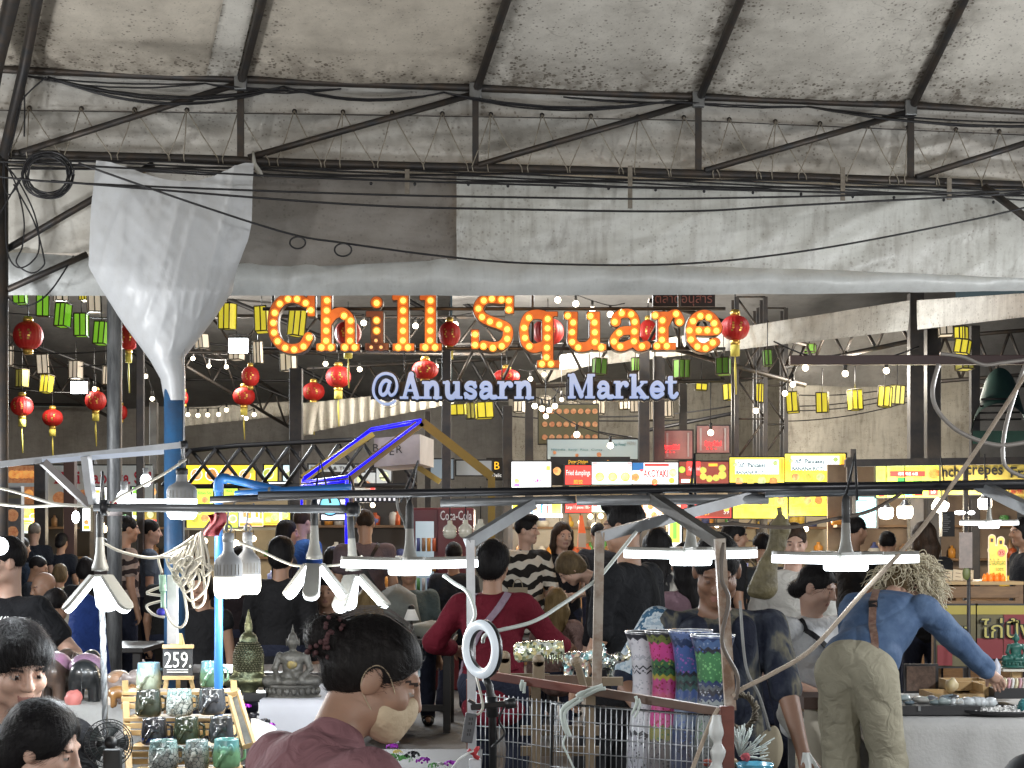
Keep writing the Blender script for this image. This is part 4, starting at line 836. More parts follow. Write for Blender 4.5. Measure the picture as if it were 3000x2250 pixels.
GL.update({'T':(1.5,[B_(.05,-1.4,1.4,-1.24),B_(.56,-1.4,.88,-.05),B_(.34,-.13,1.1,0),B_(.05,-1.4,.17,-1.0),B_(1.28,-1.4,1.4,-1.0)]),'h':(1.32,[B_(.16,-1.4,.48,-.05),B_(.02,-1.4,.3,-1.27),B_(.02,-.13,.62,0),('p',sm2([(.42,-.68),(.62,-.88),(.84,-.86),(.95,-.62),(.95,-.1)]),.15),B_(.72,-.13,1.28,0)]),'i':(.68,[B_(.18,-1,.5,-.05),B_(.02,-1,.3,-.86),B_(.02,-.13,.64,0),('c',.34,-1.28,.17)]),'P':(1.35,[B_(.16,-1.4,.48,-.05),B_(.02,-1.4,.4,-1.27),B_(.02,-.13,.66,0),('p',sm2([(.4,-1.32),(.85,-1.32),(1.08,-1.02),(.85,-.7),(.4,-.7)]),.1)]),'p':(1.3,[B_(.16,-1,.48,.45),B_(.02,-1,.3,-.86),B_(.02,.36,.62,.46),('p',sm2([(.42,-.8),(.68,-.9),(.98,-.66),(.98,-.34),(.68,-.1),(.42,-.2)]),.13)]),'y':(1.3,[('p',[(.25,-.92),(.66,-.1)],.14),('p',[(1.05,-.92),(.55,.3),(.3,.38)],.08),B_(.02,-1,.55,-.87),B_(.8,-1,1.3,-.87)]),'S':(1.15,[('p',sm2([(.95,-1.0),(.75,-1.3),(.4,-1.32),(.18,-1.08),(.32,-.82),(.7,-.65),(.98,-.42),(.85,-.12),(.5,-.07),(.2,-.3)]),.13)]),'l':(.68,[B_(.18,-1.4,.5,-.05),B_(.02,-1.4,.3,-1.27),B_(.02,-.13,.64,0)]),'d':(1.3,[B_(.78,-1.4,1.1,-.05),B_(.62,-1.4,.9,-1.27),B_(.8,-.13,1.28,0),('p',sm2([(.86,-.8),(.6,-.9),(.3,-.66),(.3,-.34),(.6,-.1),(.86,-.2)]),.13)])})
def serif_print(word,x0,x1,base,xh,Y,m,par):
 W=sum(GL[c][0]if c!=' ' else .6 for c in word);k=(x1-x0)/W;x=x0
 for c in word:
  if c==' ':x+=.6*k;continue
  w,pr=GL[c];me=sheet_mesh(pr,.028,0,.003);A=np.empty(len(me.vertices)*3);me.vertices.foreach_get('co',A);A=A.reshape(-1,3);q=Y/F
  B=np.stack([(x+A[:,0]*k-1500)*q,Y+A[:,1],CZ+(HY-(base-A[:,2]*xh))*q],1)-np.array(ORG[par.name]);me.vertices.foreach_set('co',B.ravel());me.update();link_mesh('lettering',me,m,par);x+=w*k
serif_print('Thai Papaya Sal',152,446,1417,25,19.985,EM['redink'],tb)
board('white menu stand with a yellow print beside the galvanised post',(275,1428,312,1476),16,'white',[('r',280,1436,292,1444,'gold'),('d',300,1455,9,1)],'menu_stand','menu stand')
board('white tilted lit menu near the far left brown post',(242,1490,264,1555),18,'white',[('d',253,1530,7,0),('r',245,1540,262,1550,'gold')],'menu_stand','menu stand')
board('bright green and white hanging strip left of the blue post',(388,1428,402,1545),18,'white',[('r',389,1428,401,1446,'green'),('r',389,1490,401,1510,'lime'),('d',395,1525,5,1)],'poster','poster')
board('poster with an orange dish picture left of the blue post',(423,1418,456,1462),20.5,'white0',[('d',446,1440,12,0)],'poster','poster')
board('poster with a red price strip, lower left of the blue post',(424,1490,458,1532),20.5,'mustard',[('r',424,1522,458,1532,'red'),('d',440,1508,10,3)],'poster','poster')
board('yellow menu wall with round dish pictures right of the blue post',(546,1363,748,1428),20,em('menu_yellow',(.98,.78,.02),1.05,(1,.45,.05),1.2),[('d',576,1390,15,0,'pale'),('d',620,1390,16,2,'white'),('d',667,1384,14,0,'white'),('d',718,1392,15,0,'pale'),('d',738,1380,8,1),('t','1',554,1380,7,'ink'),('t','2',600,1380,7,'ink'),('t','3',650,1380,7,'ink'),('t','Tom Yum',622,1412,5,'ink',30)])
board('yellow picture board with a round dish behind the dark lattice',(775,1363,812,1416),20,'yellow',[('d',786,1388,14,1,'pale')])
board('pale blue eight-sided picture board behind the dark lattice',(830,1363,862,1412),20,'pale',[('d',848,1392,12,3,'white')])
board('white lit strip sign under the dark lattice',(772,1413,846,1430),19.6,'white',[('t','MENU',805,1421,7,'gold')])
board('yellow-green card reading Khao Soi beside the blue pipe',(576,1432,624,1476),19.8,'lime',[('t','Khao Soi',600,1444,9,'tgreen',38),('d',600,1464,10,0)])
board('yellow-green card right of the blue pipe corner',(656,1426,696,1464),19.8,'lime',[('t','Rice',672,1438,7,'tgreen'),('d',680,1454,8,1)])
board('yellow lit poster of noodle dishes just right of the blue post',(548,1486,628,1545),19.8,'yellow',[('d',570,1520,13,1),('d',600,1518,12,0),('d',584,1500,8,3)])
board('yellow-green lit poster with tall drinks right of the blue pipe',(652,1486,697,1546),19.8,'lime',[('d',664,1512,9,0),('d',682,1520,10,3,'white'),('d',668,1532,8,1)])
board('orange and white lit poster of drinks in tall glasses',(700,1486,771,1542),19.8,'white',[('r',712,1490,722,1515,FOOD[0]),('r',726,1488,736,1518,'orange'),('r',748,1490,757,1516,'orange'),('r',760,1490,768,1520,FOOD[1]),('r',702,1532,770,1541,'orange'),('r',738,1528,768,1531,'red'),('r',738,1522,768,1525,'red')])
board('yellow lit poster of mint green drinks left of the blue neon post',(773,1486,849,1538),19.8,'yellow',[('d',786,1522,9,3),('d',805,1515,11,3),('r',818,1492,826,1528,'white'),('d',836,1510,9,3),('r',774,1530,848,1537,'orange')])
MB().box(P(690,1549,19.7),(300/F*19.7,.2,.03)).build('shelf',mat('shelf_cream',(.5,.45,.3),.6),None,'cream shelf edge under the row of lit drink posters','shelf')
# round white sign and the strip signs round the gable kiosk
rs=thing('round_sign','round white sign lettered rice in blue inside the blue neon gable','sign',P(967,1510,15.6))
MB().lathe([(0,0),(.098,0),(.098,.03),(0,.03)],P(967,1480,15.6),28,Matrix.Rotation(-math.pi/2,3,'X')).build('disc',EM['cyan'],rs)
MB().tube([P(967,1480,15.58)+Vector((.1*math.cos(a),0,.1*math.sin(a)))for a in np.linspace(0,6.283,30)],.008,5).build('rim',EM['ink'],rs)
put_text('rice',P(968,1491,15.56),.05,EM['blue'],rs,width=.115,bold=.02)
board('white lit strip below the round sign',(942,1508,1012,1522),16.4,'white',[])
board('white and yellow lit box above the round sign',(930,1464,1010,1477),16.3,'white',[('r',945,1464,958,1477,'yellow'),('r',976,1464,990,1477,'yellow')])
ck=board('black and cream checked strip under the front bar',(1030,1458,1166,1468),17,'black0',[])
for i in range(9):flat('check',1040+14*i,1459,1046+14*i,1467,16.985,EM['whiteink'],ck)
board('long white banner lettered Food and Seafood behind the lattice',(905,1362,1085,1382),18.5,'white0',[('t','Seafood & Thai Food',990,1372,10,'ink',160)],'banner','banner')
board('white board with leaf-shaped food pictures behind the lattice',(1036,1385,1100,1436),18.4,'white0',[('d',1055,1405,9,3),('d',1075,1420,11,4),('r',1085,1424,1098,1434,'red')])
board('white board with a large drawn mustache picture behind the lattice',(1103,1372,1146,1428),18.4,'white0',[('d',1125,1395,13,3),('r',1112,1398,1136,1402,'ink')])
board('small pale blue board right of the gable under the yellow beam',(1262,1346,1328,1402),19.5,'blue0',[])
board('plain white board beside the dark post right of the gable',(1337,1350,1440,1392),19.6,'white0',[])
kb=board('dark board with orange letters KEBAB at the right of the gable',(1428,1345,1476,1404),21.5,'black0',[('t','B',1456,1364,22,'gold'),('t','Delic',1456,1392,11,'whiteink',26)])
# ---- middle row of light boxes
board('white and pink lit sign reading ICE CREAM ROLLS',(1499,1353,1614,1430),20,'white',[('t','Thai',1566,1376,14,'pink',34),('t','ICE CREAM ROLLS',1570,1408,20,'pink',78,.012),('d',1514,1410,8,3),('r',1506,1418,1522,1424,'purple'),('r',1600,1365,1612,1378,'yellow'),('t','#1',1530,1385,12,'purple')],'light_box','light box')
board('row of small coloured drink pictures under the ice cream sign',(1500,1474,1646,1508),20,'white',[('r',1540,1480,1548,1506,'orange'),('r',1556,1478,1562,1506,'blue'),('d',1572,1494,7,0),('r',1584,1478,1590,1504,'blue'),('r',1616,1476,1644,1505,'yellow'),('r',1502,1478,1518,1505,'yellow'),('r',1600,1480,1606,1506,'red')],'light_box','light box')
board('black sign reading Doner Chicken in orange',(1616,1342,1842,1418),20.3,'black0',[('t','Doner Chicken',1694,1352,8,'gold',56),('t','B 99  B 129',1690,1361,6,'orange',50),('d',1632,1380,12,0),('t','Shawarma',1800,1352,7,'orange',44)],'light_box','light box')
board('red lit sign reading Fried dumplings',(1656,1364,1732,1419),20,'red',[('t','Fried dumplings',1694,1387,20,'whiteink',70,.008),('t','煎饺',1694,1412,13,'gold')],'light_box','light box')
board('pale lit sign with three round dumpling pictures',(1734,1354,1851,1419),20,'pale',[('d',1757,1397,11,3,'gold'),('d',1795,1397,11,3,'gold'),('d',1832,1397,11,3,'gold'),('r',1736,1356,1750,1358,'red'),('r',1736,1362,1744,1364,'red'),('r',1838,1356,1850,1358,'red'),('r',1844,1362,1850,1364,'red')],'light_box','light box')
board('red lit strip reading Large 11 pieces 100',(1656,1474,1733,1501),20,'red',[('t','Large 11 pieces 100.-',1694,1487,12,'whiteink',68)],'light_box','light box')
board('pale lit strip with thin red corner marks under the dumpling pictures',(1734,1474,1858,1500),20,'pale',[('r',1738,1480,1750,1482,'red'),('r',1738,1486,1748,1488,'red'),('r',1750,1494,1776,1495,'ink'),('r',1842,1480,1856,1482,'red'),('r',1846,1487,1856,1489,'red')],'light_box','light box')
board('white lit sign reading TAKOYAKI',(1853,1356,1986,1418),20,'white',[('r',1853,1356,1886,1378,'blue'),('r',1888,1358,1960,1366,'red'),('t','TAKOYAKI',1916,1387,24,'red',82,.03),('t','TAKOYAKI',1915,1386,22,'whiteink',78,.0),('d',1862,1398,12,0),('d',1972,1385,13,3),('d',1918,1412,8,0,'red'),('d',1968,1408,9,1)],'light_box','light box')
board('white lit picture board with rows of round takoyaki balls',(1862,1470,1994,1524),20,em('takoyaki_pink',(.9,.5,.4),1.1,(1,.75,.6),6),[('d',1876+30*i+10*(j%2),1484+24*j,9,0,'white')for j in(0,1)for i in range(4)]+[('r',1862,1518,1994,1524,'red')],'light_box','light box')
board('dark red lit sign with burger pictures and a green dot',(1990,1353,2134,1416),20,'dred',[('d',1998,1376,8,1,'green'),('r',2012,1352,2052,1392,'red'),('t','Special',2034,1374,14,'whiteink',34),('d',2060,1396,10,1),('d',2060,1378,10,1),('d',2078,1402,10,1),('d',2098,1400,10,1),('d',2116,1372,11,1),('d',2116,1392,12,1),('d',2028,1408,8,1),('r',2076,1358,2102,1366,'gold'),('r',1996,1404,2020,1414,'white')],'light_box','light box')
board('dark red lit strip with small burgers under the green-dot sign',(1996,1468,2142,1517),20,'red',[('d',2100,1480,9,1),('d',2078,1488,9,1),('d',2128,1490,9,1),('r',2000,1470,2050,1475,'whiteink'),('r',2050,1492,2140,1515,'dred'),('t','39',2072,1504,10,'gold'),('t','49',2088,1504,10,'whiteink'),('t','59',2128,1500,12,'whiteink')],'light_box','light box')
def pancake(label,x0,y0,x1,y1,low):
 w=x1-x0
 board(label,(x0,y0,x1,y1),20,'yellow',[('r',x0+w*.1,y0+6,x1-w*.1,y0+48,'white'),('t','โรตี (Pancake)',x0+w*.40,y0+22,20,'teal',w*.5,.03),('t','BANANA ROTI',x0+w*.38,y0+43,11,'teal',w*.52,.03),('d',x0+w*.10,y0+20,6,3,'tgreen'),('d',x0+w*.84,y0+16,6,3,'tgreen'),('r',x0+w*.66,y0+32,x0+w*.82,y0+46,'whiteink'),('t','39 B',x0+w*.74,y0+39,8,'redink')]+[('d',x0+w*(.17+.21*i),y0+68,12,(0,1,3,2)[i],)for i in range(4)]+[('r',x1-w*.07,y0+2,x1-1,y1-8,'orange')],'light_box','light box')
 board(label.replace('sign reading Pancake','food picture strip under the Pancake sign'),low,20,'yellow',[('d',low[0]+(low[2]-low[0])*(.13+.19*i),low[1]+14,12,(1,0,2,1,0)[i])for i in range(5)]+[('r',low[0]+(low[2]-low[0])*(.06+.24*i),low[1]+34+4*j,low[0]+(low[2]-low[0])*(.2+.24*i),low[1]+36+4*j,'lime')for i in range(4)for j in range(3)]+[('r',low[0]+6,low[1]+30,low[2]-6,low[1]+31.5,'orange')],'light_box','light box')
pancake('left yellow lit sign reading Pancake and banana roti',2138,1341,2297,1413,(2148,1454,2306,1518))
pancake('right yellow lit sign reading Pancake and banana roti',2300,1330,2476,1411,(2312,1452,2481,1510))
# ---- above the light boxes
ob=board('large olive menu board with rows of faint dark pictures below the word Market',(1578,1186,1752,1300),22,'olive',[('d',1596+21*i,1205+38*j,8,4)for j in range(3)for i in range(8)])
board('long pale blue menu banner above the Doner Chicken sign',(1604,1288,1868,1345),21.5,'blue0',[('t','Thai Food',1812,1302,9,'teal',40),('t','Noodle  Soup  Rice  Curry',1690,1318,7,'teal',150),('d',1625,1326,5,4),('d',1755,1332,7,4),('d',1690,1334,5,4),('t','MENU',1850,1298,9,'grey0',26)],'banner','banner')
nr=glow('neon_red',(1,.015,.02),3.2)
for lb,x0,y0,x1,y1,tx,ty,w in(('left pinkish stall panel with red neon reading Papaya Salad',1944,1262,2028,1344,1967,1311,46),('right pinkish stall panel with red neon reading Spicy Salad',2042,1248,2136,1326,2089,1301,48)):
 t=board(lb,(x0,y0,x1,y1),21,mat('pink_panel',(.35,.2,.2),.6,col2=(.16,.12,.12),nscale=2),[('r',x0+8,y0+6,x0+14,y1-6,'grey0'),('r',x1-14,y0+6,x1-9,y1-6,'grey0')],'neon_sign','neon sign')
 put_text('Papaya Salad' if x0<2000 else 'Spicy Salad',P(tx,ty,20.94),.085,nr,t,width=w/F*21,bold=.03);put_text('♥ ♥' if False else '- - -',P(tx-4,ty+14,20.94),.012,nr,t,width=w*.6/F*21)
 lamp(P(tx,ty,20.6),2,(1,.05,.05),.1)
# ---- right
board('green and yellow lit sign with a red band and leafy dish pictures',(2567,1364,2757,1411),18,'lime',[('r',2607,1380,2710,1397,'red'),('t','烤鸡 啤酒 水果',2660,1388,10,'whiteink',58),('t','GRILLED CHICKEN SATAY',2660,1375,6,'redink',100),('d',2586,1392,16,1),('d',2736,1388,16,2),('r',2630,1400,2650,1410,'tgreen'),('r',2675,1400,2700,1410,'green')],'light_box','light box')
board('lower green and yellow lit strip with red price tags',(2568,1427,2756,1457),18,'lime',[('r',2720,1430,2748,1452,'red'),('t','50',2734,1441,10,'whiteink'),('r',2575,1448,2592,1456,'dred'),('r',2680,1445,2704,1453,'red'),('r',2650,1445,2672,1454,'cyan')],'light_box','light box')
board('mustard banner lettered crunch crepes in black',(2758,1360,2956,1410),17.6,'mustard',[('t','nch',2786,1382,32,'ink',50,.02),('t','crepes',2884,1385,34,'ink',108,.02)],'banner','banner')
board('mustard banner beginning with Fresh at the right edge',(2957,1361,3120,1410),17.6,'mustard',[('t','Fresh',3010,1384,32,'ink',100,.02)],'banner','banner')
board('mustard strip lettered nutella under the crepes banner',(2762,1424,2954,1448),17.6,'mustard',[('t','nutella',2900,1436,16,'brown',76,.01)],'banner','banner')
board('mustard strip with Chinese letters for banana at the right edge',(2957,1424,3120,1465),17.6,'mustard',[('t','香蕉',2978,1438,18,'redink',40),('t','กล้วยหอม',2995,1457,8,'brown',46)],'banner','banner')
board('light blue poster with dark bottle drawings right of the pancake boxes',(2502,1456,2566,1545),18.5,'cyan',[('r',2512+16*i,1490+22*j,2514+16*i,1504+22*j,'blue')for i in range(3)for j in range(2)]+[('r',2514,1465,2540,1467,'blue')],'poster','poster')
board('narrow green and white lit sign behind the tall man in black',(1958,1524,1996,1602),17,'white',[('r',1962,1526,1992,1590,'lime'),('r',1972,1532,1982,1578,'green'),('t','LD',1978,1596,8,'ink')],'light_box','light box')
board('black chalk menu with white handwriting right of the warm lamps',(2760,1503,2788,1568),16.5,'black0',[('r',2763,1508+6*i,2763+12+(i*7)%11,1509.5+6*i,'grey0')for i in range(9)])
# ================================================================= FOOD STALLS BEHIND THE CROWD
cream_w=mat('stall_cream',(.55,.47,.34),.7,col2=(.42,.36,.26),nscale=3);woodc=mat('stall_wood',(.26,.15,.07),.6,col2=(.16,.09,.045),nscale=6,stretch=(1,1,6));steelc=mat('stall_steel',(.5,.5,.5),.3,.8)
goods_m=[mat('goods_%d'%i,c,.4)for i,c in enumerate(((.5,.1,.03),(.6,.4,.06),(.1,.3,.08),(.65,.62,.55),(.08,.1,.25),(.35,.2,.1),(.7,.3,.05)))]
warm=glow('warm_bulb',(1,.80,.5),7);warm_big=glow('warm_lamp',(1,.88,.7),10);tube_w=glow('tube_lamp',(.95,.98,1),7)
def stall(label,x0,x1,Y,top=1.0,back=1.5,wall=cream_w,lamps=(),jars=16,seed=1,roofy=None):
 r=random.Random(seed);a,b=P(x0,HY,Y).x,P(x1,HY,Y).x;cx=(a+b)/2;w=b-a
 t=thing('food_stall',label,'food stall',(cx,Y,0))
 MB().box((cx,Y+.3,top/2),(w,.6,top)).build('counter',woodc,t,bevel=.01)
 MB().box((cx,Y+.28,top+.02),(w+.06,.7,.04)).build('counter_top',steelc,t)
 MB().box((cx,Y+back,1.25),(w,.05,2.5)).build('back_wall',wall,t)
 for x in(a,b):MB().box((x,Y+.02,1.3),(.06,.06,2.6)).build('corner_post',farpost,t)
 for z in(1.35,1.75):MB().box((cx,Y+back-.16,z),(w*.95,.28,.03)).build('shelf',woodc,t)
 for i in range(jars):
  on=r.random()<.5;x=a+w*(.04+.92*r.random());z=top+.04 if on else r.choice((1.365,1.765));y=Y+.1+.3*r.random()if on else Y+back-.16
  h=.12+.16*r.random();rad=.035+.03*r.random()
  k=r.choice((0,1,2))
  pr=[(.001,0),(rad,0),(rad,h*.7),(rad*.4,h*.85),(rad*.4,h),(.001,h)]if k else[(.001,0),(rad*1.3,0),(rad*1.5,h*.4),(rad*1.2,h*.55),(.001,h*.6)]
  MB().lathe(pr,(x,y,z),10).build('jar',r.choice(goods_m),t)
 for(px,py,rr)in lamps:
  c=P(px,py,Y+.25);MB().ell(c,rr,10).build('bulb',warm,t);MB().tube([c,c+Vector((0,0,.4))],.006,4).build('flex',blackm,t)
 return t
stall('cream food stall counter behind the drink posters, right of the blue post',545,850,20.4,lamps=((690,1595,.06),(742,1578,.04),(600,1585,.04),(640,1600,.03)),seed=3)
stall('ice cream food stall counter behind the man in the tiger shirt',1495,1655,20.5,wall=mat('stall_white',(.6,.58,.54),.6,col2=(.45,.43,.4),nscale=3),seed=4,lamps=((1640,1545,.04),))
stall('dumpling food stall counter with yellow lamps behind the tall man in black',1660,1860,20.6,seed=5,lamps=((1745,1545,.06),(1700,1530,.03),(1730,1513,.035),(1760,1512,.035),(1790,1513,.035),(1745,1560,.05),(1820,1535,.04)),jars=26)
stall('takoyaki and burger food stall counter behind the crowd',1865,2140,20.7,seed=6,lamps=((2040,1560,.03),(2100,1540,.03)))
stall('pancake food stall counter behind the big man',2145,2485,20.6,seed=7,lamps=((2360,1550,.04),(2300,1545,.03)),jars=22)
stall('crepe food stall counter under the mustard banners at the right',2500,3100,18.2,seed=8,lamps=(),jars=30,wall=mat('stall_brown',(.3,.22,.15),.7,col2=(.2,.14,.1),nscale=3))
stall('grill food stall counter at the far left behind the seated crowd',-200,270,20.5,seed=9,wall=mat('stall_dark',(.06,.055,.05),.7),lamps=((110,1500,.05),(95,1520,.04)))
stall('papaya food stall counter behind the galvanised post',275,530,21,seed=10,wall=mat('stall_dark',(.06,.055,.05),.7),lamps=((305,1550,.05),(300,1535,.03)))
stall('dark snack stall counter under the gable',870,1200,18.6,seed=11,wall=mat('stall_dark',(.06,.055,.05),.7),lamps=((1092,1480,.03),(1065,1500,.03)),jars=24)
for x,y,Y,w_,c_ in((690,1575,19.9,26,(1,.85,.6)),(1570,1530,19.9,30,(1,.9,.75)),(1760,1545,20,40,(1,.75,.4)),(2010,1550,20,26,(1,.85,.65)),(2320,1545,20,30,(1,.85,.6)),(2650,1510,17.6,40,(1,.86,.65)),(2860,1510,17.4,40,(1,.88,.7)),(100,1525,20,14,(1,.7,.4)),(300,1540,20,12,(1,.85,.6)),(1050,1510,18,8,(1,.85,.7))):lamp(P(x,y,Y),w_*1.4,c_,.12)
# big white-hot hanging bulbs of the crepe stall
for i,(x,y,r,lb)in enumerate(((2596,1500,21,'first of the two warm drum lamps under the green sign'),(2651,1497,23,'second of the two warm drum lamps under the green sign'),(2756,1480,23,'tilted warm drum lamp under the crepes banner'),(2885,1473,20,'drum lamp under the word nutella'))):
 c=P(x,y,16.6);rr=r/F*16.6;t=thing('hanging_lamp',lb,'lamp',c,'warm drum lamps of the crepe stall')
 R=Matrix.Rotation(.5 if i==2 else 0,3,'Y')
 MB().lathe([(.01,-rr),(rr*.8,-rr*.9),(rr,-rr*.5),(rr,rr*.35),(rr*.9,rr*.6)],c,18,R).build('drum',warm_big,t)
 MB().lathe([(rr*.9,rr*.6),(rr*.5,rr*1.0),(rr*.3,rr*1.4),(.01,rr*1.5)],c,18,R).build('cap',steelc,t)
 MB().tube([c+R@Vector((0,0,rr*1.4)),c+Vector((0,0,.5))],.006,4).build('flex',blackm,t)
MB().tube([P(1502,1511,19.9),P(1648,1511,19.9)],.02,8).build('tube_light',tube_w,None,'thin white tube light under the row of drink pictures','tube light')
for x,w in((2812,36),(2846,20)):MB().ell(P(x,1502,16.8),(w/2/F*16.8,.05,.022),12).build('tube_light',tube_w,None,'small glaring oval lamp right of the chalk menu, %s one'%('larger' if w>30 else 'smaller'),'lamp')
# red drinks fridge with white script
fr=thing('drinks_fridge','red drinks fridge with white cola script and glass door at the left','fridge',(P(1298,1600,17).x,17,0))
redf=mat('fridge_red',(.14,.010,.014),.4,col2=(.10,.008,.01),nscale=2)
ztop=P(0,1487,17).z;a,b,c_=P(1206,0,17).x,P(1282,0,17).x,P(1388,0,17).x
MB().box(((a+c_)/2,17.4,ztop/2),(c_-a,.7,ztop)).build('cabinet',redf,fr,bevel=.02)
MB().box(((b+c_)/2,17.03,ztop/2),(c_-b,.05,ztop-.02)).build('side_panel',redf,fr,bevel=.008)
MB().box(((a+b)/2,17.035,ztop*.5),(b-a-.08,.03,ztop*.85)).build('glass_door',mat('fridge_glass',(.25,.32,.34),.15,emit=.25,ecol=(.6,.8,.9)),fr)
for i in range(5):
 for j in range(4):MB().tube([(a+.07+j*.055,17.0,.62+i*.21),(a+.07+j*.055,17.0,.76+i*.21)],.02,8).build('bottle',goods_m[(i+j)%7],fr)
put_text('Coca-Cola',P(1336,1510,16.99),.10,mat('script_white',(.7,.68,.66),.5),fr,width=.33,bold=.01)
for x,y in((1318,1548),(1364,1546),(1408,1544)):
 c=P(x,y,12);t=thing('glass_jar','ribbed glass lamp jar hanging before the red fridge, %s of three'%('left' if x<1330 else 'middle' if x<1380 else 'right'),'glass jar',c)
 MB().lathe([(.005,.06),(.018,.055),(.02,.03),(.045,.01),(.05,-.02),(.046,-.06),(.03,-.075),(.002,-.078)],c,18).build('shade',mat('jar_glass',(.62,.6,.5),.15,col2=(.5,.48,.4),nscale=20,coat=.5),t)
 for z in(-.05,-.03,-.01):MB().lathe([(.049,z),(.053,z+.004),(.049,z+.008)],c,18).build('rib',MATS['jar_glass'],t)
 MB().tube([c+Vector((0,0,.055)),c+Vector((0,0,.3))],.004,4).build('flex',blackm,t)
# ================================================================= LATTICE, GABLE, BEER BOX
lx=thing('lattice_beam','black lattice beam of crossed bars above the left food posters','lattice beam',P(850,1420,18))
MB().tube([P(545,1322,18),P(690,1306,18),P(1000,1290,18),P(1080,1288,18)],.03,6).build('chord',blackm,lx)
MB().tube([P(545,1425,18),P(1190,1422,18)],.03,6).build('chord',blackm,lx)
for i in range(9):
 x=560+72*i
 for dx in(-1,1):MB().tube([P(x,1318-.035*(x-545),18+.03*dx),P(x+dx*84,1424,18+.03*dx)],.022,5).build('cross_bar',blackm,lx)
gb=thing('gable_frame','house-shaped yellow gable frame edged with blue neon tube','gable frame',(P(1030,1600,16).x,16,0))
yel=mat('gable_yellow',(.38,.27,.045),.6,col2=(.28,.2,.05),nscale=5);neonb=glow('neon_blue',(.012,.006,1),1.1)
apex,lf,rt=P(1236,1236,16),P(1026,1396,16),P(1440,1396,16)
apex2,lf2,rt2=P(1092,1262,17.3),P(888,1402,17.3),P(1290,1412,17.3)
apex2=P(1092,1268,17.3)
for a,b in((lf,apex),(apex,rt),(lf2,apex2)):MB().beam(a,b,.06,.085).build('rafter',yel,gb)
MB().beam(P(1215,1362,17.3),rt2,.06,.06).build('rafter',yel,gb)
MB().beam(lf,(lf.x,16,0),.07,.07).build('gable_post',yel,gb);MB().beam(rt,(rt.x,16,0),.07,.07).build('gable_post',yel,gb)
MB().beam(lf2,(lf2.x,17.3,0),.06,.06).build('gable_post',yel,gb)
for pts in([(886,1408,16.9),(1088,1256,16.9),(1232,1230,15.9)],[(1232,1234,15.9),(1016,1396,15.9),(886,1412,16.9)],[(884,1424,16.9),(970,1414,16.2),(1014,1410,15.9)],[(1019,1406,15.9),(1019,1642,15.9)],[(884,1424,16.9),(884,1500,16.9)],[(890,1400,16.9),(1086,1262,16.9),(1210,1240,16)]):
 MB().tube([P(*p)for p in pts],.014 if pts[0][0]!=1019 else .030,8).build('neon_tube',neonb,gb)
lamp(P(1019,1520,15.6),4,(.1,.1,1),.2);lamp(P(1000,1330,15.6),1,(.1,.1,1),.3)
bx=thing('sign_box','whitish hanging cloth box lettered BEER inside the gable','sign box',P(1160,1375,17))
m=MB();A=[P(1096,1284,16.8),P(1206,1272,16.8),P(1232,1276,17.6),P(1122,1268,17.8)]
m.prism([P(1096,1284,16.8),P(1230,1272,16.8),P(1230,1358,16.8),P(1096,1368,16.8)],None,(.1,.9,0));m.build('cloth_box',mat('box_cloth',(.55,.52,.5),.7,col2=(.4,.38,.37),nscale=3,bump=.3,bscale=4),bx)
for ch,x,y in(('B',1101,1312),('E',1124,1318),('E',1148,1322),('R',1170,1316)):put_text(ch,P(x,y,16.78),.08,EM['ink'],bx)
# ================================================================= DINING TABLES FAR BACK
tm=mat('table_dark',(.02,.018,.018),.45)
def table(label,x0,x1,Y,z,dep=.7,m=tm,name='dining_table'):
 a,b=P(x0,0,Y).x,P(x1,0,Y).x;t=thing(name,label,'table',((a+b)/2,Y,0))
 MB().box(((a+b)/2,Y+dep/2,z-.02),(b-a,dep,.04)).build('table_top',m,t,bevel=.006)
 for x in(a+.06,b-.06):
  for y in(Y+.06,Y+dep-.06):MB().box((x,y,(z-.04)/2),(.06,.06,z-.04)).build('leg',m,t)
 MB().box(((a+b)/2,Y+.06,.2),(b-a-.1,.04,.05)).build('stretcher',m,t)
 return t
table('dark wooden dining table between the lady in mauve and the red apron',1120,1330,13.2,.76,.9)
table('dark dining table where the girl sits before the tiger shirt',1450,1640,13.6,.74,.8)
table('dark dining table at the left where the old man sits',60,420,12.5,.74,.9)
table('dark counter table behind the statues left of the middle',500,980,9.6,.78,.7)
# ================================================================= FRONT STALL FRAME
paintblk=mat('black_pole',(.015,.015,.018),.35,.2);greyp=mat('grey_pipe',(.22,.23,.24),.4,.4,col2=(.14,.14,.14),nscale=6);rustm=mat('rusty_white',(.45,.40,.34),.5,.2,col2=(.22,.13,.08),nscale=9,namt=.8)
pvc=mat('blue_pvc',(.03,.17,.48),.35,col2=(.025,.13,.38),nscale=4)
sf=thing('stall_frame','pale metal and black pipe frame of the front souvenir stall holding the lamps','stall frame',(0,4.75,0))
def seg(name,a,b,r,m,Y0,Y1=None,par=sf,sq=False):
 A,B=P(*a,Y0),P(*b,Y1 or Y0)
 mb=MB().beam(A,B,r*2,r*2)if sq else MB().tube([A,B],r,10)
 return mb.build(name,m,par)
seg('cross_bar',(275,1487),(1056,1492),.0125,greyp,4.75);seg('tape_wrap',(298,1487),(318,1487),.024,blackm,4.75);seg('tape_wrap',(1016,1492),(1052,1492),.0215,blackm,4.75)
seg('cross_bar',(616,1464),(1165,1444),.011,paintblk,4.9);seg('cross_bar',(757,1452),(3150,1414),.013,paintblk,4.85)
seg('cross_bar',(1167,1444),(3150,1424),.010,paintblk,4.95)
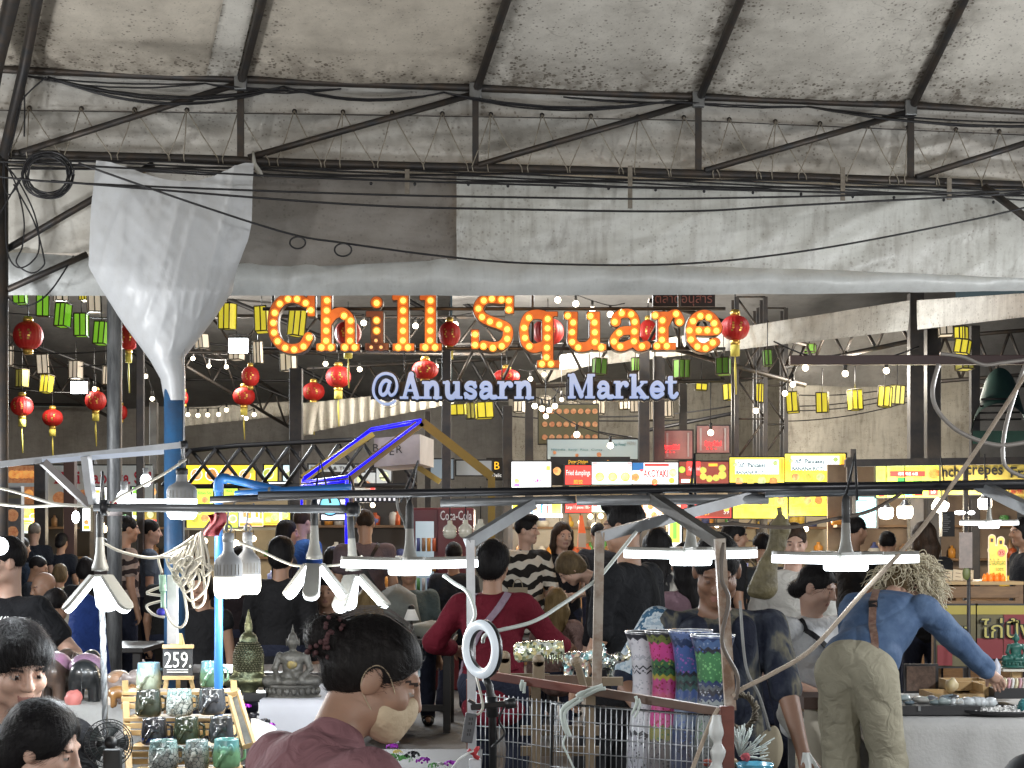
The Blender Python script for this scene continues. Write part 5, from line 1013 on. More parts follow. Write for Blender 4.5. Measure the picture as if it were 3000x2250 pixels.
seg('cross_bar',(1290,1474),(1686,1464),.013,greyp,4.9);seg('cross_bar',(1689,1466),(2250,1462),.016,greyp,4.88);seg('cross_bar',(2240,1443),(2700,1433),.017,mat('dark_pipe',(.06,.065,.07),.4,.4),4.86)
seg('post',(1378,1582),(1384,2300),.0125,whitem,4.75,sq=True);seg('post',(1757,1560),(1748,2020),.0135,rustm,4.7,sq=True)
seg('post',(2108,1578),(2140,2080),.0145,rustm,4.45,sq=True)
for a,b,Y0,Y1,m in(((1370,1592),(1560,1476),4.75,4.9,greyp),((1757,1572),(2215,1450),4.7,4.9,greyp),((1905,1453),(2112,1592),4.9,4.46,mat('dark_brace',(.13,.13,.125),.5,.4,col2=(.08,.07,.06),nscale=8)),((2868,1420),(3090,1530),4.9,4.5,greyp)):
 seg('brace',a,b,.0155,m,Y0,Y1,sq=True)
seg('top_rail',(-60,1367),(545,1302),.009,whitem,4.6,4.9,sq=True);seg('top_rail',(125,1352),(478,1324),.007,mat('tube_white',(.65,.72,.85),.3),4.66,4.86,sq=True)
seg('end_cap',(528,1304),(547,1301),.0125,blackm,4.89,4.9)
seg('upright',(252,1336),(269,1476),.0115,whitem,4.72,4.75,sq=True);seg('brace',(126,1353),(258,1478),.010,mat('brace_grey',(.2,.18,.17),.5,.3),4.66,4.75,sq=True)
pf=thing('pipe_frame','bright blue plastic pipe frame with an elbow at the front stall','pipe frame',(P(640,0,5.1).x,5.1,0))
MB().tube(spline([P(640,2300,5.1),P(640,2000,5.1),P(641,1600,5.1),P(641,1440,5.1),P(644,1408,5.1),P(662,1402,5.1),P(720,1414,5.06),P(820,1438,5.0)],5),.0135,12).build('pipe',pvc,pf)
MB().tube(spline([P(640,1440,5.1),P(642,1412,5.1),P(655,1402,5.1),P(668,1404,5.1)],5),.0165,12).build('elbow',pvc,pf)
MB().tube([P(690,1449,5.02),P(800,1440,5.0),P(990,1430,4.98),P(1030,1428,4.98)],.0125,10).build('pipe',pvc,pf)
for x in(790,938):MB().lathe([(.0145,-.004),(.0155,0),(.0145,.004)],P(x,1441 if x<800 else 1433,4.99),10,Matrix.Rotation(math.pi/2,3,'Y')).build('wire_tie',ropem,pf)
# ================================================================= LED LAMPS OVER THE GOODS
led=glow('led_white',(.90,.96,1),4);ledw=glow('led_warm',(1,.95,.84),3.5);plastic=mat('lamp_plastic',(.20,.195,.17),.5,col2=(.16,.155,.14),nscale=8);plw=mat('lamp_plastic_grey',(.26,.26,.26),.45,col2=(.21,.21,.21),nscale=6)
def fan_lamp(label,x,y,Y,L,Wd,fold,azs,cap=True,tilt=0.,puck=True,watts=16):
 """folding blade lamp; c is the hub under the neck"""
 c=P(x,y,Y);t=thing('blade_lamp',label,'led lamp',c,'folding blade lamps of the front stall');T_=Matrix.Rotation(tilt,3,'Y')
 MB().lathe([(.012,.10),(.0135,.07),(.0145,.05),(.019,.025),(.025,.008),(.026,-.004),(.001,-.006)],c,20,T_).build('neck',plastic,t)
 MB().lathe([(.001,.185),(.006,.18),(.0115,.165),(.0125,.10),(.0105,.095),(.001,.094)],c,16,T_).build('socket',socket,t)
 MB().tube([c+T_@Vector((0,0,.18)),c+Vector((rnd.uniform(-.03,.03),0,.3)),(c.x+rnd.uniform(-.05,.05),c.y+.02,P(0,1470,4.85).z)],.0045,5).build('flex',blackm,t)
 if puck:MB().lathe([(.001,-.040),(.058,-.040),(.064,-.034),(.064,-.006),(.001,-.004)],c,24,T_).build('centre_lens',led,t)
 for az in azs:
  R=T_@Matrix.Rotation(math.radians(az),3,'Z')@Matrix.Rotation(math.radians(fold),3,'Y')
  def rr(w,l0,l1,z):return[R@Vector((l0,-w/2*.8,z)),R@Vector((l1-w*.35,-w/2,z)),R@Vector((l1-w*.1,-w*.36,z)),R@Vector((l1,-w*.12,z)),R@Vector((l1,w*.12,z)),R@Vector((l1-w*.1,w*.36,z)),R@Vector((l1-w*.35,w/2,z)),R@Vector((l0,w/2*.8,z))]
  b0=c+R@Vector((0,0,0))
  m=MB();m.prism([b0+p for p in rr(Wd,.03,L,.002)],None,R@Vector((0,0,.010)));bl=m.build('blade',plastic,t,bevel=.002)
  m=MB();m.prism([b0+p for p in rr(Wd*1.0,.032,L*1.0,-.014 if fold>20 else-.022)],None,R@Vector((0,0,.0155 if fold>20 else .0235)));m.build('lens',led,bl,bevel=.003)
 d=c+T_@Vector((0,0,-.21 if fold>20 else-.10));lamp(d,watts*LEDK,(.88,.95,1),.07)
 return t
fan_lamp('folded blade lamp at the left over the elephants, glowing blade facing front',293,1668,5.0,.165,.066,50,(90,205,335),watts=15,puck=False)
fan_lamp('folded blade lamp with a grey blade back facing front, left of the wide open one',921,1634,5.0,.155,.050,52,(270,20,160),puck=False,watts=14)
fan_lamp('half folded blade lamp hanging lowest under the left wide open lamp',1035,1668,5.2,.165,.052,50,(245,350,110),tilt=-.06,puck=False,watts=13)
fan_lamp('left one of the wide open blade lamps, before the red apron',1200,1646,4.85,.205,.062,-1.5,(8,98,188,278),watts=15)
fan_lamp('middle wide open blade lamp, in front of the big man',2024,1618,4.95,.205,.062,-1.5,(5,95,185,275),watts=15)
fan_lamp('right wide open blade lamp above the woman in white',2478,1632,4.7,.222,.066,-1.5,(10,100,190,280),watts=15)
fan_lamp('distant wide open blade lamp at the right edge before the crepe stall',2898,1530,10.5,.19,.06,-1.5,(0,90,180,270),watts=14)
def jar_lamp(label,x,y,Y,r,up,lens_lo,m=ledw,watts=10,big=False):
 """bulb lamp: y is the boundary between the plastic body and the glowing part"""
 c=P(x,y,Y);t=thing('bulb_lamp',label,'led lamp',c,'plastic bulb lamps of the front stall')
 MB().lathe([(r,0),(r,up*.35),(r*.9,up*.5),(r*.45,up*.68),(r*.38,up*.74),(r*.36,up)],c,28).build('body',plw,t)
 MB().lathe([(r*1.0,0),(r*1.02,-lens_lo*.6),(r*.95,-lens_lo*.85),(r*.75,-lens_lo),(.001,-lens_lo*1.02)],c,28).build('lens',m,t)
 MB().lathe([(r*.36,up),(r*.42,up*1.02),(r*.4,up*1.25),(r*.1,up*1.28),(.001,up*1.28)],c,16).build('socket',plw if not big else socket,t)
 hk=[c+Vector((.010*math.cos(a),0,up*1.28+.012+.012*math.sin(a)))for a in np.linspace(-1.2,4.2,14)]
 MB().tube(hk+[c+Vector((0,0,up*1.28+.06)),Vector((c.x+.02,c.y,P(0,1470,4.85).z))],.003,5).build('hook',galv,t)
 for k in range(8):
  a=-math.pi/2+(k-3.5)*.28;MB().beam(c+Vector((r*1.0*math.cos(a),r*1.0*math.sin(a),up*.06)),c+Vector((r*.985*math.cos(a),r*.985*math.sin(a),up*.36)),.002,.004).build('fin',plastic,t)
 lamp(c+Vector((0,-.02,-lens_lo-.04)),watts*LEDK,(1,.96,.88),.05);return t
jar_lamp('largest bulb lamp, hanging in front of the blue post above the bar',533,1462,5.0,.046,.075,.062,led,12,True)
jar_lamp('left one of the two bulb lamps by the blue pipe',669,1690,4.9,.043,.105,.064)
jar_lamp('right one of the two bulb lamps by the blue pipe',726,1684,5.05,.040,.105,.060)
# unseen bulbs added beside and behind the viewer to light the tent roof
for i,(x,y,z,w)in enumerate(((-3.4,2.2,2.15,210),(-3.9,6.2,2.2,260),(-4.4,9.4,2.3,220),(3.6,2.4,2.15,210),(4.2,6.4,2.2,260),(4.6,9.6,2.3,220),(-1.6,-1.4,2.2,150),(1.5,-1.2,2.2,150),(0,-4.5,2.3,160))):
 t=thing('bulb_lamp','added fill bulb, unseen beyond the frame, '+('left of the viewer','left of the elephant table','left of the tent truss end','right of the viewer','right of the stone table','right of the tent truss end','behind the viewer on the left','behind the viewer on the right','far behind the viewer')[i],'led lamp',(x,y,z),'added bulbs out of view around the viewer')
 MB().lathe([(.07,0),(.07,.04),(.03,.09),(.025,.14),(.001,.14)],(x,y,z),18).build('body',plw,t);MB().lathe([(.07,0),(.068,-.05),(.05,-.075),(.001,-.08)],(x,y,z),18).build('lens',ledw,t)
 MB().tube([(x,y,z+.13),(x,y,z+1.2)],.006,5).build('flex',blackm,t);lamp((x,y,z-.13),w,(.97,.985,1),.12)
# small round bulbs and a strip on the bar at the left
for x,y,r,lb in((364,1462,.028,'bright pear-shaped bulb on the black bar left of the blue post'),(427,1407,.020,'small bright bulb left of the blue post above the bar')):
 c=P(x,y,4.9);t=thing('bare_bulb',lb,'bulb',c);MB().ell(c,(r*.85,r*.85,r),14).build('glass',led,t);MB().tube([c+Vector((0,0,r*.8)),c+Vector((0,0,r*1.9))],r*.4,8).build('socket',plw,t)
MB().box(P(428,1468,4.88),(120/F*4.88,.02,.012)).build('tube_light',led,None,'thin white tube light lying along the black bar at the left','tube light')
c=P(222,1515,9);MB().ell(c,(.022,.022,.035),10).build('bare_bulb',flood_w,None,'small bluish bulb hanging before the dark far left stalls','bulb')
MB().ell(P(-2,1600,5.2),.03,12).build('bare_bulb',led,None,'bright bulb cut by the left edge above the standing man','bulb');lamp(P(10,1600,5.0),7,(.9,.96,1),.05)
# ================================================================= CORDS, ROPES, HOSES
cordm=mat('cord_white',(.55,.52,.44),.6);strapm=mat('strap',(.60,.64,.60),.6);ropeb=mat('beige_rope',(.46,.38,.30),.8,col2=(.36,.29,.22),nscale=30,bump=.4,bscale=200);hosem=mat('grey_hose',(.22,.20,.18),.35)
def cord(name,pts,r,m,label,cat='cord',n=7,Y=None):return MB().tube(spline([P(*p)for p in pts],8),r,n).build(name,m,None,label,cat)
cord('rope',[(3060,1015,4.9),(3000,1105,4.9),(2880,1290,4.8),(2790,1420,4.8),(2690,1560,4.75),(2520,1745,4.6),(2380,1900,4.5),(2260,1975,4.45),(2180,2015,4.43),(2148,2040,4.42)],.0065,ropeb,'thick beige rope slanting from the upper right down to the red-brown corner post','rope',8)
cord('strap',[(1865,1556,4.72),(1765,1681,4.72),(1740,1705,4.7),(1652,1767,4.6),(1560,1822,4.5),(1433,1855,4.45),(1415,1880,4.5)],.0055,strapm,'pale strap running down left past the middle stall post','strap')
cord('strap',[(1300,1685,4.8),(1330,1708,4.78),(1372,1738,4.73),(1392,1800,4.72),(1370,1850,4.72),(1362,1890,4.72)],.0055,strapm,'short pale strap tied round the left stall post','strap')
cord('hose',[(2750,1066,7),(2732,1140,7),(2745,1200,7),(2800,1258,7),(2880,1295,7),(2950,1304,7),(3050,1285,7)],.010,hosem,'grey hose hanging in a wide loop at the right','hose')
cord('hose',[(3020,1030,7),(2988,1110,7),(2952,1225,7),(2938,1310,7),(2945,1365,7),(2985,1392,7),(3040,1405,7)],.009,hosem,'second grey hose dropping at the right edge','hose')
cord('hose',[(2754,1036,7),(2820,1045,7),(2880,1068,7),(2940,1062,7),(3040,1050,7)],.008,hosem,'short beige-grey hose over the dark beam at the right','hose')
cord('cable',[(2020,1542,4.7),(2150,1535,4.7),(2300,1545,4.7),(2420,1525,4.7),(2540,1500,4.75),(2610,1465,4.8),(2640,1445,4.84)],.0055,mat('cable_brown',(.12,.095,.075),.5),'brown cable sagging between the braces above the big man','cable')
cord('cable',[(2118,1590,4.44),(2112,1690,4.43),(2135,1760,4.43),(2115,1880,4.42),(2160,1980,4.42),(2155,2050,4.42)],.006,mat('cable_brown',(.12,.095,.075),.5),'brown cable twisting down the right stall post','cable')
cord('cord',[(-20,1425,5),(60,1445,5),(160,1475,4.85),(270,1482,4.76)],.0045,cordm,'upper of two white wires reaching the black tape at the left')
cord('cord',[(-20,1474,5),(80,1484,5),(180,1480,4.85),(270,1484,4.76)],.0045,cordm,'lower of two white wires reaching the black tape at the left')
cord('cord',[(318,1484,4.74),(350,1455,4.8),(400,1430,4.85),(480,1388,4.9),(545,1345,4.95)],.004,cordm,'white wire rising from the black tape to the blue post')
cord('cord',[(305,1592,4.95),(360,1618,4.95),(450,1634,4.95),(520,1605,4.95),(570,1570,4.95)],.0045,cordm,'white cord drooping between the left lamp and the dark stick')
cord('cord',[(700,1588,5),(760,1612,5),(830,1645,5),(880,1658,5),(990,1655,5),(1060,1630,4.95)],.0042,cordm,'white cord drooping behind the grey blade lamp')
for(x0,x1)in((1100,1195),(1130,1195)):cord('cord',[(x0+60,1440,4.9),(x0+66,1490,4.9),(x1-10,1530,4.88),(x1,1560,4.86)],.004,mat('cable_grey',(.2,.2,.19),.5),'grey flex going up from the left wide lamp, %s one'%('outer' if x0==1100 else 'inner'))
MB().beam(P(553,1622,4.98),P(640,1505,4.98),.018,.018).build('stick',mat('dark_stick',(.06,.045,.04),.6),None,'dark slanting stick carrying the cord bundle and a red cloth','stick')
def fn(u,v):
 x=608+48*u-6*v+8*math.sin(v*5);y=1508+62*v-10*u*(1-v);p=P(x,y,4.95);p.y+=.02*math.sin(u*7+v*3);return p
MB().grid(fn,8,8).build('red_cloth',mat('cloth_red',(.22,.018,.025),.7),None,'small crumpled red cloth hung on the slanting stick','cloth',solid=.003)
cb=MB()
for k in range(15):
 x=rnd.uniform(520,585);x2=rnd.uniform(505,600);y2=rnd.uniform(1660,1850 if k%3==0 else 1730)
 cb.tube(spline([P(x,1600-.9*(x-540),4.96),P(x-20+rnd.uniform(-20,10),1640,4.92),P(x2-15,y2-20,4.93),P(x2,y2,4.9),P(x2+22,y2-30,4.9),P(x+rnd.uniform(0,25),1640,4.92),P(x+8,1595-.9*(x-540),4.96)],6),.0042,5)
for pts in([(590,1560),(612,1640),(605,1720),(560,1760),(530,1720)],[(590,1560),(600,1650),(630,1672)],[(500,1634),(465,1635),(475,1680)],[(478,1770),(500,1820),(530,1838),(548,1800),(530,1690)],[(475,1745),(430,1738),(455,1725),(480,1718)],[(475,1760),(430,1775),(450,1800),(482,1808)]):
 cb.tube(spline([P(x,y,4.9)for x,y in pts],7),.0042,5)
cb.build('cord_bundle',cordm,None,'tangled bundle of off-white cords hung over the slanting stick','cord bundle')
ps=thing('plug_strip','pale green plug connector hanging among the off-white cords','plug connector',P(478,1780,4.9))
MB().tube([P(476,1684,4.9),P(478,1732,4.9)],.011,8).build('plug',mat('plug_green',(.35,.55,.42),.4),ps);MB().tube([P(478,1733,4.9),P(479,1780,4.9)],.008,8).build('plug',MATS['plug_green'],ps)
MB().ell(P(472,1793,4.9),(.014,.01,.012),10).build('tape',mat('tape_blue',(.03,.03,.35),.5),ps)
MB().box(P(506,1785,4.97),(.03,.02,.21)).build('white_board',whitem,None,'narrow white upright strip behind the cord bundle','strip')
# twisted plastic cord pole under the left lamp
tw=thing('pole','thin pole wrapped in clear twisted plastic under the left blade lamp','pole',P(312,2300,4.95))
for k in range(3):MB().tube([P(297+16*t+4*math.sin(t*26+k*2.1),1690+610*t,5.10+.006*math.cos(t*26+k*2.1))for t in np.linspace(0,1,50)],.0065,6).build('plastic_strand',mat('clear_plastic',(.17,.18,.185),.3,col2=(.09,.095,.1),nscale=14),tw)
# ================================================================= MARKET TABLES AND CLOTHS
clothw=mat('cloth_white',(.48,.48,.47),.75,col2=(.40,.40,.39),nscale=3,bump=.2,bscale=60)
def cloth_table(label,x0,x1,yf,Yf,Yb,drop=.5,m=clothw,seed=0,top_items=True):
 """table whose cloth front edge is seen along row yf at depth Yf"""
 a=P(x0,yf,Yf);b=P(x1,yf,Yf);z=a.z;t=thing('market_table',label,'table',((a.x+b.x)/2,(Yf+Yb)/2,0))
 MB().box(((a.x+b.x)/2,(Yf+Yb)/2,z-.025),(b.x-a.x-.02,Yb-Yf-.02,.03)).build('table_top',woodc,t)
 for x in(a.x+.05,b.x-.05):
  for y in(Yf+.05,Yb-.05):MB().box((x,y,(z-.04)/2),(.035,.035,z-.04)).build('leg',greyp,t)
 w=b.x-a.x;per=int(w*22)
 def fn(u,v):
  x=a.x+w*u
  if v<.35:return Vector((x,Yb+(Yf-Yb)*v/.35,z+.002*mnoise.noise(Vector((x*6,v*9,seed)))))
  k=(v-.35)/.65;f=math.sin(x*26+2*mnoise.noise(Vector((x*3,0,seed))))*.5+mnoise.noise(Vector((x*8,k*2,seed)))
  return Vector((x,Yf-.008-.035*k*(1+f)*.8,z-drop*k+.004*math.sin(x*20)*k))
 MB().grid(fn,max(60,per*4),26).build('cloth',m,t);return t,z
tabR,zR=cloth_table('white cloth covered table of stones and trays at the lower right',2605,3200,2108,7.9,9.3,.62,seed=1)
tabB,zB=cloth_table('white cloth covered table carrying the two Buddha statues',760,1010,2052,5.9,6.6,.5,mat('cloth_lilac',(.60,.61,.66),.75,col2=(.52,.52,.57),nscale=3),seed=2)
tabE,zE=cloth_table('white cloth covered table carrying the painted elephants at the left',90,480,2068,5.5,6.1,.5,seed=3)
tabM,zM=cloth_table('narrow white skirted table between the big man and the denim shirt',2355,2450,2066,8.2,8.9,.62,mat('cloth_sand',(.5,.46,.38),.75,col2=(.4,.37,.3),nscale=4),seed=4)
MB().box(P(2420,2058,8.15)+Vector((0,.1,0)),(.24,.3,.06)).build('box',mat('box_brown',(.07,.04,.03),.5),None,'dark brown box on the narrow skirted table','box')
# ---- goods on the right table
stone_m=[mat('stone_%d'%i,c,.3,col2=tuple(k*.6 for k in c),nscale=20,coat=.4)for i,c in enumerate(((.12,.13,.15),(.25,.32,.33),(.35,.42,.42),(.16,.22,.26),(.05,.055,.06),(.45,.45,.42),(.18,.35,.33)))]
def lump(name,label,cat,c,r,m,group=None,seed=0,n=12):
 t=MB();k=7
 def fn(u,v):
  d=Vector((math.sin(math.pi*max(.01,min(.99,v)))*math.cos(2*math.pi*u),math.sin(math.pi*max(.01,min(.99,v)))*math.sin(2*math.pi*u),-math.cos(math.pi*v)))
  q=1+.25*mnoise.noise(d*1.6+Vector((seed*3.3,0,0)));return Vector(c)+Vector((d.x*r[0]*q,d.y*r[1]*q,d.z*r[2]*q))
 return t.grid(fn,n,k).build(name,m,None,label,cat,group)
def tray(label,x0,x1,y,Y,dep,h,m,lip=.012,name='tray',cat='tray'):
 a,b=P(x0,y,Y),P(x1,y,Y);t=thing(name,label,cat,((a.x+b.x)/2,Y+dep/2,a.z));cx=(a.x+b.x)/2;w=b.x-a.x
 MB().box((cx,Y+dep/2,a.z+.006),(w,dep,.012)).build('bottom',m,t)
 for s in(0,1):MB().box((cx,Y+dep*s+(lip/2 if s==0 else-lip/2),a.z+h/2+.001),(w,lip,h)).build('side',m,t)
 for x in(a.x+lip/2,b.x-lip/2):MB().box((x,Y+dep/2,a.z+h/2+.002),(lip,dep-2*lip-.002,h)).build('side',m,t)
 return t
lightwood=mat('light_wood',(.52,.36,.17),.5,col2=(.40,.26,.11),nscale=6,stretch=(1,6,6));blkbox=mat('display_black',(.018,.018,.02),.4)
bc_=thing('display_case','flat black display case with a metal clasp on the right table','display case',P(2740,2098,8.0))
bcz=zR+.004
MB().box((P(2740,0,8.05).x,8.22,bcz+.024),(265/F*8,.36,.048)).build('case',blkbox,bc_,bevel=.004);MB().box((P(2694,0,8.03).x,8.035,bcz+.036),(.012,.006,.024)).build('clasp',galv,bc_)
for i in range(17):
 x=2618+15.5*i+rnd.uniform(-5,5);r=rnd.uniform(.016,.036);yy=rnd.choice((8.12,8.2,8.3))
 lump('stone','%s polished pebble, %s from the left on the black case'%(('dark grey','grey-green','pale teal','slate blue','black','cream','sea green')[i%7],ORD[i]),'stone',(P(x,0,yy).x,yy,bcz+.048+r*.45),(r*1.3,r,r*.6),stone_m[i%7],'polished stones on the black case',i)
for i in range(10):
 x=2790+12*i+rnd.uniform(-4,4);r=rnd.uniform(.022,.036);yy=8.14
 lump('crystal','clear rough crystal piece, %s from the left beside the pebbles'%ORD[i],'crystal',(P(x,0,yy).x,yy-.02,bcz+.05+r*.3),(r,r,r*.8),mat('crystal',(.66,.70,.72),.15,coat=.6,col2=(.45,.5,.52),nscale=25),'clear crystals on the right table',i+40,7)
tray('front long wooden tray on the right table',2735,2886,2062,8.5,.3,.05,lightwood)
tray('upper shallow wooden tray behind the long tray',2786,2908,2030,8.75,.25,.06,lightwood)
tray('right wooden tray under the bracelets',2880,3010,2046,8.55,.25,.07,lightwood)
MB().box(P(2968,2032,8.45)+Vector((0,.06,0)),(110/F*8.45,.12,.055)).build('box',blkbox,None,'black box with bracelets on top at the right edge','box',bevel=.003)
for i in range(7):
 c=P(2940+11*i,2006,8.5);bm_=[mat('bead_a',(.7,.65,.45),.3),mat('bead_b',(.6,.35,.4),.3),mat('bead_c',(.75,.75,.72),.3)][i%3]
 MB().tube([c+Vector((.012*math.cos(a)*.6,.03*math.sin(a),.03*math.cos(a)))for a in np.linspace(0,6.283,20)],.008,6).build('bracelet',bm_,None,'%s bead bracelet, %s from the left in the row at the right edge'%(('cream','pink','white')[i%3],ORD[i]),'bracelet','bead bracelets in a row')
lump('stone','yellowish rough stone in the long wooden tray','stone',P(2788,2008,8.6),(.035,.03,.04),mat('stone_yellow',(.6,.5,.25),.4,col2=(.5,.42,.3),nscale=12),None,60)
for i in range(2):
 c=P(2904+16*i,1955-6*i,8.9);m=MB();m.lathe([(.022,-.06),(.024,.0),(.001,.05-.01*i)],c,6);m.build('crystal_point',mat('quartz',(.62,.65,.75),.1,coat=.6),None,'pale pointed crystal by the reaching hand, %s one'%('left taller' if i==0 else 'right shorter'),'crystal')
pb=thing('woven_tray','round black tray heaped with white beads at the lower right edge','tray',(P(2930,0,8.05).x,8.05,zR))
MB().lathe([(.001,.004),(.20,.006),(.235,.028),(.24,.03),(.236,.018),(.2,.0),(.001,.0)],(P(2935,0,8.1).x,8.14,zR+.002),40,sy=.8).build('tray',blkbox,pb)
bd=MB()
for k in range(300):
 a=rnd.random()*6.283;r=.205*math.sqrt(rnd.random());bd.ell((P(2935,0,8.1).x+r*math.cos(a),8.14+.8*r*math.sin(a),zR+.016+.012*rnd.random()),.0085,6)
bd.build('beads',mat('pearl',(.7,.7,.68),.25),pb,kind='stuff')
fm=thing('framed_picture','dark framed picture with a brown pattern standing behind the stones','picture',P(2698,2046,8.95))
MB().box(P(2698,1988,8.95),(100/F*8.95,.02,86/F*8.95)).build('frame',blkbox,fm);MB().box(P(2698,1988,8.935),(84/F*8.95,.006,72/F*8.95)).build('picture',mat('bark_print',(.05,.03,.02),.6,col2=(.16,.10,.07),nscale=25),fm)
MB().box(P(2985,1961,9.0),(.22,.16,.012)).build('slab',mat('slab_white',(.7,.68,.6),.4),None,'white slab under the green Buddha at the right edge','slab');MB().box(P(2975,1990,9.0),(.05,.05,.09)).build('stand_block',lightwood,None,'pale block carrying the white slab at the right edge','block')
lump('geode','teal beaded geode at the right edge of the stone table','geode',P(3003,2075,8.1),(.04,.04,.05),mat('teal_rough',(.05,.28,.30),.4,bump=1.,bscale=120),None,71)
MB().ell(P(3018,2296,4.0),(.07,.07,.075),24).build('dark_cap',mat('cap_black',(.012,.012,.014),.7),None,'dark rounded cap top at the lower right corner','cap')
# ---- implicit statues
def sdf_obj(name,S,h,m,parent=None,label=None,cat=None,group=None,T_=None,post=None):
 v,q=S.mesh(h,post=post)
 if T_ is not None:v=v@np.array(T_.to_3x3()).T+np.array(T_.translation)
 L=ORG[root_of(parent).name]if parent is not None else Vector((v[:,0].mean(),v[:,1].mean(),v[:,2].min()))
 me=np_mesh(name,v-np.array(L),q);o=link_mesh(name,me,m,parent,None if parent is not None else L);return tag(o,label,cat,group)
def XF(loc,yaw=0.,s=1.,pitch=0.):return Matrix.Translation(loc)@Matrix.Rotation(yaw,4,'Z')@Matrix.Rotation(pitch,4,'X')@Matrix.Scale(s,4)
def seated_buddha(label,c,s,m,mb,name='buddha_statue',hs=.006):
 t=thing(name,label,'statue',c);X=XF(c,0,s)
 S=SDF();S.ell((0,0,.30),(.10,.075,.13)).ell((0,-.01,.38),(.125,.07,.07)).cap((0,0,.44),(0,-.005,.49),.03,.028).ell((0,-.012,.535),(.052,.055,.066)).ell((0,-.01,.59),(.035,.035,.03)).cap((0,-.01,.6),(0,-.01,.70),.02,.003,.01)
 for sx in(-1,1):
  S.cap((.125*sx,0,.40),(.165*sx,-.02,.28),.036,.03).cap((.165*sx,-.02,.28),(.09*sx if sx>0 else-.13,-.12,.205 if sx>0 else .2),.028,.02).ell((.058*sx,0,.53),(.008,.014,.04),k=.008)
  S.cap((.06*sx,-.02,.19),(.23*sx,-.07,.17),.06,.05).cap((.23*sx,-.07,.17),(-.05*sx,-.15,.165),.045,.03)
 sdf_obj('figure',S,hs,m,t,T_=X)
 b=MB();cc=Vector(c)
 b.lathe([(.001,0),(.26*s,0),(.27*s,.02*s),(.25*s,.035*s),(.235*s,.05*s),(.23*s,.10*s),(.25*s,.115*s),(.245*s,.135*s),(.001,.136*s)],cc,32,sy=.72);b.build('base',mb,t)
 for k in range(22):
  a=2*math.pi*k/22;p=cc+Vector((.245*s*math.cos(a),.245*.72*s*math.sin(a),.075*s));R=Matrix.Rotation(a,3,'Z')
  MB().ell(p,(.018*s,.03*s,.035*s),8,0,R).build('petal',mb,t)
 return t
bronze=mat('bronze_green',(.09,.12,.085),.32,.75,col2=(.22,.20,.09),nscale=7,bump=.4,bscale=60);greyst=mat('statue_grey',(.13,.125,.11),.45,.15,col2=(.05,.047,.042),nscale=9,bump=.4,bscale=50);goldm=mat('statue_gold',(.30,.22,.06),.5,.5,col2=(.10,.09,.06),nscale=60)
jade=mat('jade_teal',(.04,.17,.14),.4,col2=(.02,.10,.08),nscale=9)
seated_buddha('small teal seated Buddha on the white slab at the right edge',P(2976,1955,9.0),.30,jade,jade)
seated_buddha('grey seated Buddha with a gold chest on a petal base',P(858,2046,6.05),.395,greyst,greyst)
t=[o for o in bpy.data.objects if o.name.startswith('buddha_statue')][-1]
MB().ell(P(858,2046,6.05)+Vector((0,-.0275,.128)),(.020,.0045,.018),14).build('gold_sash',goldm,t)
# bronze Buddha head
hb=thing('buddha_bust','green bronze Buddha head with a tall flame on a black block','statue',P(728,2052,6.05));c=P(728,2052,6.05)
S=SDF();S.ell((0,0,.205),(.088,.088,.11)).ell((0,-.02,.16),(.068,.075,.085)).cap((0,.0,.09),(0,0,.15),.048,.05).ell((0,.01,.075),(.14,.065,.042),k=.04).cap((-.13,0,.062),(.13,0,.062),.03).cap((0,-.1,.205),(0,-.112,.17),.009,.014,.01).cap((-.02,-.095,.138),(.02,-.095,.138),.009,.009,.01)
for sx in(-1,1):S.cap((.088*sx,.01,.22),(.088*sx,0,.105),.011,.014,.01)
S.cap((0,0,.01),(0,0,.06),.05,.06)
KX=Matrix.Translation(c+Vector((0,0,.03)))@Matrix.Rotation(math.pi,4,'Z')@Matrix.Diagonal((.58,.58,.62,1))
sdf_obj('bust',S,.0055,bronze,hb,T_=KX)
hm=MB()
for i in range(14):
 z=.135+.0135*i;rr=.094*math.sqrt(max(.02,1-((z-.205)/.122)**2))if z<.305 else .04
 for k in range(26):
  a=2*math.pi*(k+.5*(i%2))/26
  if z<.235 and math.sin(a)<-.3:continue
  hm.ell(KX@Vector((rr*math.cos(a),rr*math.sin(a),z)),.0046,6)
hm.build('hair_curls',mat('bronze_curl',(.12,.115,.07),.35,.75),hb,kind='stuff')
MB().lathe([(r*.6,z*.62)for r,z in((.058,.305),(.056,.325),(.045,.345),(.03,.36),(.022,.365),(.026,.385),(.024,.41),(.014,.45),(.003,.495),(.001,.5))],c+Vector((0,0,.03)),20).build('flame',bronze,hb)
MB().box(c+Vector((0,.0,.016)),(.15,.12,.034)).build('block',blkbox,hb,bevel=.004);MB().box(c+Vector((-.02,-.062,.018)),(.022,.002,.013)).build('price_tag',mat('tag_white',(.75,.75,.73),.6),hb)
